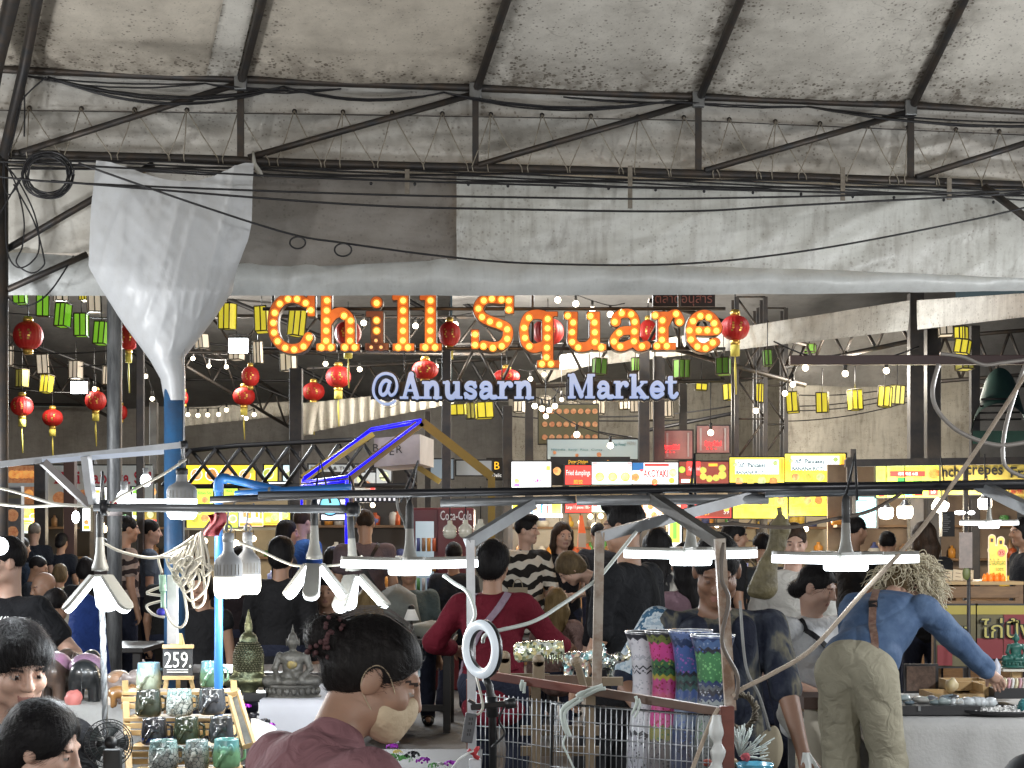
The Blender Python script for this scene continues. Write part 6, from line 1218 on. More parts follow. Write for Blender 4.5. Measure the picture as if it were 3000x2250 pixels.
# elephants
def elephant(label,c,s,yaw,mats_,up=False,h=.006,lie=False):
 t=thing('elephant_figurine',label,'elephant figurine',c);S=SDF()
 S.ell((0,.02,.25),(.115,.16,.115)).ell((0,-.08,.25),(.10,.09,.105)).ell((0,-.20,.31),(.075,.075,.085)).ell((0,.13,.24),(.10,.07,.10))
 tr=[(0,-.26,.29),(0,-.31,.24),(0,-.32,.16),(0,-.33,.08),(0,-.37,.05)]if not up else[(0,-.26,.31),(0,-.33,.30),(0,-.37,.36),(0,-.35,.44),(0,-.31,.50)]
 for i in range(4):S.cap(tr[i],tr[i+1],.042-.008*i,.036-.008*i)
 for sx in(-1,1):
  S.cap((.065*sx,-.09,.2),(.07*sx,-.09,.025),.045,.036).cap((.065*sx,.10,.2),(.07*sx,.11,.025),.05,.038)
  S.ell((.085*sx,-.15,.30),(.02,.055,.075),k=.012)
  S.cap((.03*sx,-.25,.25),(.04*sx,-.34,.25),.010,.005,.008)
 S.cap((0,.19,.28),(0,.215,.14),.008,.006,.008).cap((0,.215,.14),(.005,.21,.09),.008,.013,.008)
 o=sdf_obj('body',S,h/s,mats_[0],t,T_=XF(c,yaw,s))
 X=XF(c,yaw,s);S2=SDF();S2.ell((0,.01,.285),(.122,.13,.10))
 if len(mats_)>1:sdf_obj('saddle_cloth',S2,h/s*1.4,mats_[1],t,T_=X)
 return t
eldark=mat('elephant_dark',(.045,.04,.04),.35,col2=(.16,.10,.07),nscale=10,coat=.4)
def blanket(n,a,b):return mat(n,a,.35,col2=b,nscale=9,coat=.4)
elephant('dark wooden elephant with a purple and silver blanket seen from behind at the left',P(162,2068,5.75),.50,math.pi*.96,(eldark,blanket('blanket_purple',(.42,.14,.36),(.5,.42,.42))))
elephant('dark wooden elephant with a pink blanket right of the purple one',P(254,2070,5.7),.49,math.pi*1.03,(mat('elephant_black',(.025,.028,.03),.3,coat=.4),blanket('blanket_pink',(.36,.22,.34),(.15,.1,.14))))
elephant('small yellow-gold elephant half behind the purple one',P(192,2062,6.0),.46,math.pi*.9,(blanket('elephant_gold',(.5,.33,.08),(.3,.18,.05)),blanket('blanket_gold',(.55,.36,.1),(.4,.25,.1))))
elephant('painted elephant with a raised trunk left of the mug rack',P(350,2070,5.6),.33,math.pi*.35,(mat('elephant_multi',(.35,.30,.28),.3,col2=(.08,.05,.05),nscale=16,coat=.4),blanket('blanket_copper',(.45,.2,.08),(.25,.3,.28))),True)
elephant('small orange elephant in front of the raised trunk one',P(352,2072,5.45),.2,math.pi*.5,(blanket('elephant_orange',(.4,.2,.06),(.2,.1,.04)),),h=.004)
for x,y,r,cm,lb in((215,2050,.03,(.6,.2,.18),'small pink clay figure between the two dark elephants'),(322,2062,.025,(.7,.6,.5),'small cream clay figure by the pole'),(452,2050,.024,(.5,.18,.12),'tiny red painted figure behind the easel')):lump('clay_figure',lb,'figurine',P(x,y,5.55),(r,r,r*1.2),mat('clay_'+lb[6:10].strip(),cm,.5),None,x)
# ================================================================= MUG RACK, EASEL, FAN
rack=thing('mug_rack','stepped pale wooden slat rack holding the elephant mugs','rack',P(530,2260,5.0))
rows=[(2022,5.24,372,690),(2098,5.14,378,692),(2180,5.04,394,694),(2250,4.94,402,700)]
for i,(y,Y,x0,x1)in enumerate(rows):
 a,b=P(x0-4,y,Y),P(x1,y,Y);cx=(a.x+b.x)/2;w=b.x-a.x
 for j in range(3):MB().box((cx,Y-.035+.045*j,a.z-.006),(w,.036,.011)).build('slat',lightwood,rack,bevel=.0015)
 for j in range(2):MB().box((cx,Y-.058,a.z-.024-.022*j),(w,.008,.017)).build('slat',lightwood,rack,bevel=.0015)
for x in(372,690):MB().beam(P(x-6,2010,5.28),P(x-6+14,2310,4.88),.02,.05).build('side_board',lightwood,rack,bevel=.002)
def mug(label,x,y,Y,w,h,glz,yaw=0.):
 c=P(x,y,Y);t=thing('elephant_mug',label,'mug',c,'elephant shaped mugs on the rack');r=w/2/F*Y;H=h/F*Y
 prof=[(.001,.002),(r*.80,0),(r*.93,H*.06),(r,H*.25),(r*.98,H*.5),(r*.90,H*.8),(r*.87,H*.96),(r*.86,H),(r*.80,H),(r*.80,H*.9),(r*.85,H*.3),(.001,H*.1)]
 def wob(v):return v
 MB().lathe(prof,c,26).build('cup',glz,t)
 S=SDF();S.ell((0,-r*.92,H*.62),(r*.34,r*.16,H*.17)).cap((-r*.05,-r*1.08,H*.55),(-r*.30,-r*1.14,H*.34),r*.17,r*.14,.006).cap((-r*.30,-r*1.14,H*.34),(-r*.55,-r*.98,H*.12),r*.13,r*.1,.006).cap((-r*.55,-r*.98,H*.12),(-r*.78,-r*.8,H*.13),r*.1,r*.07,.006)
 S.ell((r*.42,-r*.82,H*.66),(r*.26,r*.13,H*.22),k=.005).ell((-r*.40,-r*.86,H*.70),(r*.16,r*.1,H*.16),k=.005)
 sdf_obj('elephant_face',S,.0028,glz,t,T_=XF(c,yaw))
 MB().tube([c+Vector((r*.9,r*.3,H*.75)),c+Vector((r*1.2,r*.5,H*.65)),c+Vector((r*1.2,r*.5,H*.3)),c+Vector((r*.92,r*.3,H*.2))],r*.12,6).build('handle',glz,t)
 return t
def glaze(n,body,rim,crack=False):
 if n in MATS:return MATS[n]
 m=mat(n,body,.16,coat=.6,spec=.6);nt=m.node_tree;N=nt.nodes;L=nt.links;b=N['Principled BSDF']
 tc=N.new('ShaderNodeTexCoord');sp=N.new('ShaderNodeSeparateXYZ');L.new(tc.outputs['Object'],sp.inputs[0]);no=N.new('ShaderNodeTexNoise');no.inputs['Scale'].default_value=40;L.new(tc.outputs['Object'],no.inputs[0])
 ad=N.new('ShaderNodeMath');ad.operation='MULTIPLY_ADD';L.new(no.outputs[0],ad.inputs[0]);ad.inputs[1].default_value=.03;L.new(sp.outputs[2],ad.inputs[2])
 mr=N.new('ShaderNodeMapRange');mr.inputs[1].default_value=.060;mr.inputs[2].default_value=.085;L.new(ad.outputs[0],mr.inputs[0])
 n2=N.new('ShaderNodeTexNoise');n2.inputs['Scale'].default_value=60;L.new(tc.outputs['Object'],n2.inputs[0])
 x0=N.new('ShaderNodeMix');x0.data_type='RGBA';x0.inputs[6].default_value=(*body,1);x0.inputs[7].default_value=(*[k*.6 for k in body],1);L.new(n2.outputs[0],x0.inputs[0])
 x=N.new('ShaderNodeMix');x.data_type='RGBA';L.new(x0.outputs[2],x.inputs[6]);x.inputs[7].default_value=(*rim,1);L.new(mr.outputs[0],x.inputs[0]);out=x.outputs[2]
 if crack:
  v=N.new('ShaderNodeTexVoronoi');v.feature='DISTANCE_TO_EDGE';v.inputs['Scale'].default_value=75;L.new(tc.outputs['Object'],v.inputs[0])
  r=N.new('ShaderNodeMapRange');r.inputs[1].default_value=.03;r.inputs[2].default_value=.07;L.new(v.outputs[0],r.inputs[0])
  y=N.new('ShaderNodeMix');y.data_type='RGBA';y.inputs[6].default_value=(.05,.08,.08,1);L.new(out,y.inputs[7]);L.new(r.outputs[0],y.inputs[0]);out=y.outputs[2]
 L.new(out,b.inputs['Base Color']);return m
gm={'celadon':glaze('glaze_celadon',(.42,.48,.38),(.16,.28,.36)),'green':glaze('glaze_green',(.13,.25,.15),(.12,.26,.32)),'dkgreen':glaze('glaze_dkgreen',(.055,.065,.045),(.03,.035,.03)),'crackle':glaze('glaze_crackle',(.62,.66,.62),(.30,.45,.44),True),'slate':glaze('glaze_slate',(.07,.075,.085),(.05,.055,.06)),'navy':glaze('glaze_navy',(.035,.035,.04),(.03,.03,.035)),'olive':glaze('glaze_olive',(.05,.065,.035),(.035,.045,.03)),'mint':glaze('glaze_mint',(.24,.48,.25),(.14,.36,.36)),'white':glaze('glaze_white',(.56,.55,.48),(.34,.42,.42),True)}
for a in(('pale celadon mug on the top step, left of the 259 chalkboard',436,2021,5.2,74,80,'celadon'),('green mug on the top step, right of the 259 chalkboard',621,2013,5.2,72,76,'green'),('dark green mug at the left of the second step',435,2098,5.1,78,76,'dkgreen'),('white crackled mug in the middle of the second step',526,2096,5.1,80,76,'crackle'),('slate grey mug at the right of the second step',621,2092,5.1,82,76,'slate'),('black mug with a blue foot at the left of the third step',452,2180,5.0,78,76,'navy'),('dark olive mug in the middle of the third step',547,2178,5.0,78,76,'olive'),('near black mug at the right of the third step',648,2176,5.0,74,76,'slate'),('white crackled mug with a mint top at the left of the bottom step',479,2252,4.9,90,84,'crackle'),('cream crackled mug in the middle of the bottom step',577,2252,4.9,74,84,'white'),('mint green mug at the right of the bottom step',664,2248,4.9,82,84,'mint')):
 mg=mug(*a[:6],gm[a[6]])
 if 'blue foot' in a[0]:
  c=P(452,2180,5.0);r=39/F*5;MB().lathe([(r*.82,.0005),(r*.95,.006),(r*1.01,.018),(r*1.012,.022)],c,26).build('blue_foot',glaze('glaze_cobalt',(.02,.06,.25),(.02,.06,.25)),mg)
ea=thing('easel_sign','little wooden easel with a chalkboard reading 259 on the mug rack','easel sign',P(522,2020,5.18))
MB().box(P(521,1938,5.17),(86/F*5.17,.008,92/F*5.17)).build('chalkboard',mat('chalkboard',(.022,.024,.026),.6,col2=(.035,.036,.038),nscale=20),ea)
for y in(1894,1986):MB().box(P(522,y,5.155),(90/F*5.17,.016,11/F*5.17)).build('ledge',lightwood,ea,bevel=.001)
for a,b in(((512,1858),(484,2018)),((528,1858),(566,2018)),((520,1858),(522,2015))):MB().beam(P(*a,5.185),P(*b,5.18 if a[0]!=520 else 5.26),.014,.01).build('leg',lightwood,ea)
MB().box(P(520,1872,5.175),(26/F*5.17,.012,34/F*5.17)).build('crest',lightwood,ea,bevel=.003)
put_text('259.',P(521,1933,5.163),46/F*5.17,mat('chalk',(.75,.75,.72),.8),ea,width=78/F*5.17,bold=.0)
for y in(1962,1969):MB().box(P(520,y,5.163),(62/F*5.17,.001,2.2/F*5.17)).build('chalk_line',MATS['chalk'],ea)
sb=thing('small_board','narrow wooden framed price board leaning beside the mug rack','price board',P(720,2190,4.95))
for a,b in(((672,2040),(712,2188)),((698,2028),(744,2180))):MB().beam(P(*a,5.0),P(*b,4.9),.010,.014).build('frame_side',lightwood,sb)
for a,b in(((672,2037),(700,2028)),((711,2190),(745,2180))):MB().beam(P(*a,5.0 if a[1]<2100 else 4.9),P(*b,5.0 if a[1]<2100 else 4.9),.010,.014).build('frame_end',lightwood,sb)
MB().grid(lambda u,v:P(680+19*u+40*v,2044+138*v-8*u,5.0-.1*v),2,6).build('panel',mat('slate_panel',(.10,.11,.11),.7,col2=(.2,.21,.2),nscale=25),sb)
fan_=thing('desk_fan','small black desk fan with a wire cage at the left beside the mug rack','fan',P(318,2290,4.75));c=P(318,2178,4.75);Rf_=Matrix.Rotation(math.radians(25),3,'Z')@Matrix.Rotation(math.radians(78),3,'X')
fanm=mat('fan_black',(.018,.019,.02),.4)
for k in range(40):
 a=2*math.pi*k/40;MB().tube([c+Rf_@Vector((r*math.cos(a),r*math.sin(a),z))for r,z in((.018,.035),(.04,.033),(.062,.02),(.071,0),(.062,-.02),(.03,-.03))],.0009,3).build('cage_wire',fanm,fan_)
for r,z in((.071,0),(.045,.031),(.06,.022)):MB().tube([c+Rf_@Vector((r*math.cos(a),r*math.sin(a),z))for a in np.linspace(0,6.283,36)],.0018,5).build('cage_ring',fanm,fan_)
for k in range(5):
 a0=2*math.pi*k/5
 MB().grid(lambda u,v:c+Rf_@Vector(((.012+.048*v)*math.cos(a0+.9*(u-.5)*(.6+.4*v)),(.012+.048*v)*math.sin(a0+.9*(u-.5)*(.6+.4*v)),.012*(u-.5))),5,4).build('blade',mat('fan_blade',(.05,.06,.06),.3),fan_)
MB().lathe([(.001,.037),(.018,.036),(.018,.03),(.001,.03)],c,16,Rf_).build('hub',fanm,fan_)
MB().lathe([(.001,-.09),(.022,-.085),(.028,-.05),(.026,-.028),(.001,-.026)],c,16,Rf_).build('motor',fanm,fan_)
MB().tube([c+Vector((0,.05,-.02)),P(330,2300,4.8)],.012,8).build('stem',fanm,fan_);MB().box(P(330,2225,4.66),(.05,.03,.06)).build('base',fanm,fan_,bevel=.005)
# ================================================================= WIRE CRATE, VASES, RING LIGHT
redwood=mat('red_wood',(.20,.055,.035),.5,col2=(.12,.035,.025),nscale=5,stretch=(1,1,5));paleW=mat('weathered_wood',(.13,.09,.05),.6,col2=(.08,.055,.03),nscale=7);wirem=mat('cage_steel',(.30,.31,.32),.35,.7)
cr=thing('wire_crate','wire mesh crate with a reddish wooden frame at the lower middle','wire crate',(P(1740,0,4.6).x,4.6,0))
MB().beam(P(1448,1981,4.75),P(1722,2024,4.62),.020,.024).build('top_rail',redwood,cr,bevel=.002);MB().beam(P(1722,2022,4.62),P(2116,2086,4.42),.020,.024).build('top_rail',mat('brown_wood',(.10,.06,.045),.5,col2=(.15,.09,.06),nscale=6),cr,bevel=.002)
MB().beam(P(2129,2068,4.4),P(2129,2320,4.4),.038,.03).build('corner_post',redwood,cr,bevel=.003);MB().beam(P(1376,1990,4.8),P(1378,2320,4.8),.02,.02).build('corner_post',redwood,cr)
MB().beam(P(1376,1985,4.8),P(1450,1981,4.76),.02,.02).build('top_rail',redwood,cr)
def mesh_panel(x0,x1,t0,t1,Y0,Y1,rows_,cols,r,sagv=0.):
 for i in range(rows_):
  y=46*i
  MB().tube([P(x0+(x1-x0)*u,t0+(t1-t0)*u+y+sagv*math.sin(u*math.pi+i)*6,Y0+(Y1-Y0)*u+.004*math.sin(u*9+i))for u in np.linspace(0,1,12)],r*1.4,5).build('wire',wirem,cr)
 for k in range(cols):
  u=k/(cols-1);x=x0+(x1-x0)*u;MB().tube([P(x,t0+(t1-t0)*u-3,Y0+(Y1-Y0)*u),P(x-2,t0+(t1-t0)*u+300,Y0+(Y1-Y0)*u)],r,4).build('wire',wirem,cr)
mesh_panel(1382,1640,2028,2058,4.78,4.66,6,20,.0012,1);mesh_panel(1616,2108,2062,2100,4.64,4.41,6,32,.0013)
MB().tube([P(1616,2320,4.64),P(1617,2064,4.64),P(1625,2060,4.64),P(2100,2098,4.42)],.0035,6).build('hoop_wire',fanm,cr)
# tied cloth strips on the rail
clt=mat('rag',(.52,.58,.54),.8)
for lb,pts,r in(('pale rag knotted where the middle post meets the crate rail',[(1690,2040,4.58),(1740,2015,4.56),(1765,2010,4.56)],.010),('pale rag end hanging down the front of the wire mesh',[(1700,2040,4.58),(1650,2075,4.58),(1648,2110,4.57),(1662,2150,4.57)],.009),('pale cord tied on the rail left of the vases',[(1862,2040,4.5),(1866,2060,4.5),(1850,2095,4.5)],.006),('small pale clip hooked over the reddish rail',[(1530,1992,4.68),(1528,2010,4.68),(1527,2024,4.68)],.007)):
 m=MB();q=spline([P(*p)for p in pts],6);m.tube(q,[r*(.7+.5*mnoise.noise(p*60))for p in q],7);m.tube([p+Vector((.008,-.006,-.006))for p in q],r*.6,6);m.build('rag',clt,None,lb,'rag')
cord('cord',[(1660,2150,4.57),(1650,2180,4.57),(1665,2215,4.57),(1685,2260,4.57)],.0028,clt,'thin pale string hanging from the rag on the wire mesh')
cord('rope',[(2105,2075,4.38),(2085,2110,4.38),(2060,2170,4.38),(2025,2262,4.38)],.006,ropeb,'beige rope end hanging inside the wire crate beside the red corner post','rope')
m=MB();q=spline([P(2100,2095,4.37),P(2098,2140,4.37),P(2104,2200,4.37),P(2096,2262,4.37)],6);m.tube(q,[.016+.01*mnoise.noise(p*40)for p in q],8);m.build('plastic_bag',mat('bag_white',(.6,.62,.6),.4),None,'twisted white plastic bag hanging beside the red corner post','bag')
# wood dividers and glass elephants behind the rail
dv=thing('wood_rack','weathered wooden rack with rounded pegs behind the crate rail','rack',P(1600,1990,5.1))
for x,y0,y1,w,dx in((1478,1915,1990,36,0),(1578,1925,2005,36,0),(1712,1930,2020,34,-22)):
 c0,c1=P(x+dx,y0+10,5.05),P(x,y1,5.05);MB().beam(c0,c1,w/F*5,.022).build('peg',paleW,dv,bevel=.004);MB().lathe([(.001,-.011),(w/2/F*5,-.011),(w/2/F*5,.011),(.001,.011)],c0,18,Matrix.Rotation(math.pi/2,3,'X')).build('peg_top',paleW,dv)
MB().box(P(1535,1984,5.1),(150/F*5.1,.03,.022)).build('rail',paleW,dv);MB().box(P(1760,1996,5.12),(130/F*5.1,.03,.026)).build('rail',paleW,dv);MB().box(P(1640,1992,5.08),(150/F*5.1,.025,.03)).build('rail',mat('brown_wood',(.10,.06,.045),.5),dv)
for x in(1570,1730):MB().box(P(x,2130,5.15),(.03,.03,.28)).build('leg',paleW,dv)
for y in(2140,2200):MB().box(P(1640,y,5.18),(.25,.02,.03)).build('slat',paleW,dv)
mos=mat('mosaic',(.55,.58,.42),.12,.6,coat=.6)
def mosaic(m,sc,cols):
 nt=m.node_tree;N=nt.nodes;L=nt.links;b=N['Principled BSDF'];tc=N.new('ShaderNodeTexCoord');v=N.new('ShaderNodeTexVoronoi');v.inputs['Scale'].default_value=sc;L.new(tc.outputs['Object'],v.inputs[0])
 sp=N.new('ShaderNodeSeparateColor');L.new(v.outputs['Color'],sp.inputs[0]);r=N.new('ShaderNodeValToRGB');r.color_ramp.interpolation='CONSTANT';e=r.color_ramp.elements
 while len(e)<len(cols):e.new(.5)
 for i,(q,cc)in enumerate(zip(e,cols)):q.position=i/len(cols);q.color=(*cc,1)
 L.new(sp.outputs[0],r.inputs[0]);L.new(r.outputs[0],b.inputs['Base Color'])
 bp=N.new('ShaderNodeBump');bp.inputs['Strength'].default_value=.8;bp.inputs['Distance'].default_value=.004;L.new(v.outputs['Distance'],bp.inputs['Height']);L.new(bp.outputs[0],b.inputs['Normal']);return m
mosaic(mos,90,[(.65,.68,.5),(.3,.33,.18),(.7,.6,.3),(.12,.14,.1),(.75,.75,.65)])
mos2=mosaic(mat('mosaic_teal',(.5,.6,.6),.12,.5,coat=.6),80,[(.45,.62,.62),(.15,.3,.3),(.7,.7,.62),(.35,.2,.2),(.08,.1,.1),(.6,.45,.3)])
gs=thing('glass_bottle','gold glittering mosaic bottle lying on its side on the wooden rack','bottle',P(1580,1950,5.3));c=P(1578,1905,5.3);Ry=Matrix.Rotation(math.radians(84),3,'Y')
MB().lathe([(.001,-.083),(.024,-.08),(.033,-.07),(.034,.0),(.028,.02),(.026,.06),(.022,.078),(.024,.083),(.001,.083)],c,24,Ry).build('body',mos,gs)
for k in range(9):MB().tube([c+Vector((.02+.008*k,-.028,-.012)),c+Vector((.022+.008*k,-.029,-.034-.008*(k%2)))],.0022,5).build('fringe',MATS['mosaic'],gs)
elephant('teal and silver mosaic elephant with raised trunk behind the middle post',P(1690,1992,5.3),.26,math.radians(70),(mos2,),True)
elephant('dark glitter mosaic elephant with raised trunk right of the middle post',P(1770,1992,5.45),.24,math.radians(100),(mosaic(mat('mosaic_dark',(.2,.2,.2),.15,.5,coat=.6),90,[(.3,.3,.28),(.04,.04,.04),(.5,.45,.3),(.1,.12,.1)]),mos2),True)
# tall floor vases
def vase_mat(n,bands):
 m=mat(n,bands[0][1],.28,coat=.3);nt=m.node_tree;N=nt.nodes;L=nt.links;b=N['Principled BSDF'];tc=N.new('ShaderNodeTexCoord');sp=N.new('ShaderNodeSeparateXYZ');L.new(tc.outputs['UV'],sp.inputs[0])
 sz=N.new('ShaderNodeSeparateXYZ');L.new(tc.outputs['Object'],sz.inputs[0])
 h=N.new('ShaderNodeMath');h.operation='DIVIDE';L.new(sz.outputs[2],h.inputs[0]);h.inputs[1].default_value=.80
 sn=N.new('ShaderNodeMath');sn.operation='MULTIPLY';L.new(sp.outputs[0],sn.inputs[0]);sn.inputs[1].default_value=26
 pp=N.new('ShaderNodeMath');pp.operation='PINGPONG';L.new(sn.outputs[0],pp.inputs[0]);pp.inputs[1].default_value=1.
 zz=N.new('ShaderNodeMath');zz.operation='MULTIPLY_ADD';L.new(pp.outputs[0],zz.inputs[0]);zz.inputs[1].default_value=.014;L.new(h.outputs[0],zz.inputs[2])
 r=N.new('ShaderNodeValToRGB');r.color_ramp.interpolation='CONSTANT';e=r.color_ramp.elements
 while len(e)<len(bands):e.new(.5)
 for q,(p,cc,*_)in zip(e,bands):q.position=p;q.color=(*cc,1)
 r2=N.new('ShaderNodeValToRGB');r2.color_ramp.interpolation='CONSTANT';e=r2.color_ramp.elements
 while len(e)<len(bands):e.new(.5)
 for q,bb in zip(e,bands):q.position=bb[0];q.color=(*(bb[2]if len(bb)>2 else bb[1]),1)
 L.new(zz.outputs[0],r.inputs[0]);L.new(zz.outputs[0],r2.inputs[0])
 v=N.new('ShaderNodeTexVoronoi');v.inputs['Scale'].default_value=85;L.new(tc.outputs['Object'],v.inputs[0]);n2=N.new('ShaderNodeTexNoise');n2.inputs['Scale'].default_value=30;L.new(tc.outputs['Object'],n2.inputs[0])
 a2=N.new('ShaderNodeMath');a2.operation='MULTIPLY_ADD';L.new(n2.outputs[0],a2.inputs[0]);a2.inputs[1].default_value=.6;L.new(v.outputs['Distance'],a2.inputs[2])
 mr=N.new('ShaderNodeMapRange');mr.inputs[1].default_value=.62;mr.inputs[2].default_value=.58;L.new(a2.outputs[0],mr.inputs[0])
 x=N.new('ShaderNodeMix');x.data_type='RGBA';L.new(mr.outputs[0],x.inputs[0]);L.new(r.outputs[0],x.inputs[6]);L.new(r2.outputs[0],x.inputs[7]);L.new(x.outputs[2],b.inputs['Base Color']);return m
K=(.015,.015,.02);Wv=(.34,.33,.35);G=(.22,.22,.24);PK=(.30,.035,.135);PR=(.16,.008,.02);BL=(.03,.055,.15);NV=(.012,.02,.05);DG=(.02,.05,.045);GR=(.028,.085,.035)
vm={'white':vase_mat('vase_white',[(0,(.2,.2,.22),K),(.55,K,Wv),(.57,(.3,.3,.32),G),(.70,G,K),(.72,Wv,G),(.80,Wv,(.3,.29,.31)),(.825,K,Wv),(.835,Wv),(.845,K,Wv),(.855,Wv,(.3,.3,.32)),(.885,G,Wv),(.90,Wv,(.24,.23,.25)),(.975,K)]),'pink':vase_mat('vase_pink',[(0,(.08,.07,.07),K),(.54,(.12,.11,.03),GR),(.60,PK,PR),(.70,(.3,.05,.1),PR),(.74,PK,PR),(.80,(.25,.2,.03),GR),(.82,GR,K),(.845,K,GR),(.855,GR,(.2,.2,.05)),(.88,PK,PR),(.955,(.08,.09,.025),K),(.985,K)]),'blue':vase_mat('vase_blue',[(0,(.03,.035,.06),K),(.54,NV,BL),(.60,(.07,.09,.13),BL),(.72,BL,(.09,.11,.12)),(.755,DG,K),(.775,K,DG),(.79,DG,(.05,.1,.12)),(.815,K,BL),(.83,BL,(.16,.06,.2)),(.94,NV,(.05,.06,.1)),(.97,(.05,.07,.14),NV)]),'green':vase_mat('vase_green',[(0,(.06,.065,.06),K),(.58,(.10,.11,.10),GR),(.66,(.12,.13,.13),K),(.74,NV,(.2,.2,.22)),(.765,K,(.2,.2,.22)),(.785,(.05,.055,.06),K),(.80,NV,G),(.82,GR,(.09,.2,.08)),(.935,K,BL),(.955,(.03,.05,.10),(.1,.12,.16)),(.985,NV)])}
for k,x,y,Y,lb in(('white',1897,1850,5.75,'white tall flared vase with grey flowers, leftmost of the four vases'),('pink',1955,1848,5.62,'pink tall flared vase with a green band, second of the four vases'),('blue',2023,1846,5.5,'blue tall flared vase with purple flowers, third of the four vases'),('green',2088,1860,5.32,'green and navy tall flared vase behind the right stall post')):
 c=P(x,y,Y);z0=c.z-.80;s=Y/5.5
 prof=[(.001,0),(.062,0),(.068,.06),(.074,.2),(.072,.32),(.064,.44),(.054,.55),(.050,.62),(.053,.69),(.062,.75),(.074,.79),(.077,.80),(.072,.796),(.056,.72),(.048,.6),(.001,.4)]
 t=thing('floor_vase',lb,'vase',(c.x,c.y,z0),'tall flared vases');MB().lathe([(r*s,z)for r,z in prof],(c.x,c.y,z0),40).build('body',vm[k],t)
 MB().tube([Vector((c.x+.0755*s*math.cos(a),c.y+.0755*s*math.sin(a),c.z))for a in np.linspace(0,6.2832,40)],.0022,5).build('rim',mat('rim_silver',(.6,.6,.6),.2,.6),t)
 MB().box((c.x,c.y,z0/2-.002),(.13,.13,z0)).build('stand',woodc,None,'plain wooden block under the %s vase'%k,'stand')
# dried flowers and small plants near the red corner post
dp=thing('dried_bouquet','grey-white frosted dried bouquet right of the red corner post','dried bouquet',P(2185,2250,4.6));frost=mat('frost_leaf',(.5,.55,.52),.7);
for k in range(46):
 a=rnd.uniform(-.2,1.9);l=rnd.uniform(.05,.1);p0=P(2165,2215,4.62);d=Vector((math.cos(a),rnd.uniform(-.6,.3),math.sin(a)*.9));p1=p0+d*l
 MB().tube([p0,p0.lerp(p1,.6),p1],[.0012,.0022,.0008],4).build('sprig',frost,dp)
 MB().tube([p0.lerp(p1,.7),p1+Vector((rnd.uniform(-.015,.015),0,.012))],.002,4).build('sprig',frost,dp)
wr=MB();
for k in range(60):
 a=k/60*6.283;c=P(2170,2085,4.75);wr.tube([c+Vector((.035*math.cos(a),.0,.042*math.sin(a))),c+Vector(((.045+rnd.uniform(0,.014))*math.cos(a+.3),rnd.uniform(-.015,.015),(.052+rnd.uniform(0,.014))*math.sin(a+.3)))],.0035,4)
wr.build('wreath',mat('wreath_brown',(.05,.04,.03),.8,col2=(.1,.08,.05),nscale=30),None,'dark brown dried wreath right of the red corner post','wreath')
bw=thing('bowl','light blue bowl at the bottom edge right of the red corner post','bowl',P(2212,2262,4.5));MB().lathe([(.03,-.03),(.048,.0),(.052,.015),(.049,.015),(.03,-.02),(.001,-.022)],P(2212,2252,4.5),30).build('body',mat('bowl_blue',(.08,.32,.45),.2,coat=.5),bw)
for i,(x,y,cm)in enumerate(((2185,2218,(.6,.1,.12)),(2150,2235,(.35,.25,.15)),(2085,2140,(.55,.04,.03)),(2072,2235,(.4,.08,.05)))):lump('dried_flower',('pink dried flower above the light blue bowl','brown dried flower head beside the red corner post','red flower inside the wire crate below the green vase','dull red flower at the bottom inside the crate')[i],'flower',P(x,y,4.55),(.014,.012,.012),mat('flower_%d'%i,cm,.7,bump=1,bscale=150),None,i)
# ring light on its stand
rl=thing('ring_light','white ring light on a black stand beside the left stall post','ring light',P(1440,2320,4.35));c=P(1408,1902,4.35);Rr=Matrix.Rotation(math.radians(-52),3,'Z')@Matrix.Rotation(math.radians(90),3,'X')
def ring(r0,r1,z0,z1,n=48):
 m=MB();m.lathe([(r0,z0),(r0,z1),(r1,z1),(r1,z0),(r0,z0)],c,n,Rr);return m
ring(.052,.079,-.002,-.014).build('back_shell',fanm,rl)
m=MB();m.lathe([(.052,-.001),(.055,.006),(.0655,.010),(.076,.006),(.079,-.001)],c,48,Rr);m.build('diffuser',mat('diffuser',(.62,.68,.72),.35,emit=.25,ecol=(.8,.9,1)),rl)
MB().tube([c+Vector((.012,.01,-.078)),P(1434,2010,4.36),P(1442,2060,4.36),P(1445,2330,4.36)],.011,10).build('pole',fanm,rl);MB().tube([P(1440,2040,4.36),P(1443,2100,4.36)],.016,12).build('collar',fanm,rl)
MB().beam(P(1380,2072,4.36),P(1512,2058,4.34),.018,.016).build('arm',fanm,rl,bevel=.003);MB().tube([P(1480,2063,4.33),P(1512,2058,4.33)],.014,12).build('grip',fanm,rl);MB().beam(P(1372,2050,4.36),P(1392,2062,4.36),.02,.008).build('grip',fanm,rl)
cord('cable',[(1478,2068,4.34),(1462,2110,4.34),(1478,2150,4.34),(1440,2190,4.33)],.003,blackm,'thin black cable looping down the ring light stand')
pw=thing('power_strip','dark grey power strip hanging below the ring light','power strip',P(1372,2175,4.3));Rp=Matrix.Rotation(.16,3,'Y')
MB().box(P(1374,2132,4.3),(.030,.02,.078),Rp).build('case',mat('strip_grey',(.10,.105,.11),.45),pw,bevel=.003)
for y in(2106,2120,2140,2152):
 for dx in(-3,4):MB().box(P(1376+dx-(y-2130)*.16,y,4.289),(.002,.001,.007)).build('slot',blackm,pw)
cord('cord',[(1398,2095,4.32),(1415,2070,4.33),(1400,2000,4.4),(1390,1960,4.5)],.0035,cordm,'cream cord climbing from the power strip')
ws=thing('white_plug','white plug with a red ribbon at the bottom edge','plug',P(1392,2262,4.25));MB().box(P(1392,2240,4.25),(.032,.02,.03)).build('plug_body',whitem,ws,bevel=.003);MB().tube([P(1392,2228,4.25),P(1392,2205,4.25)],.006,8).build('neck',whitem,ws)
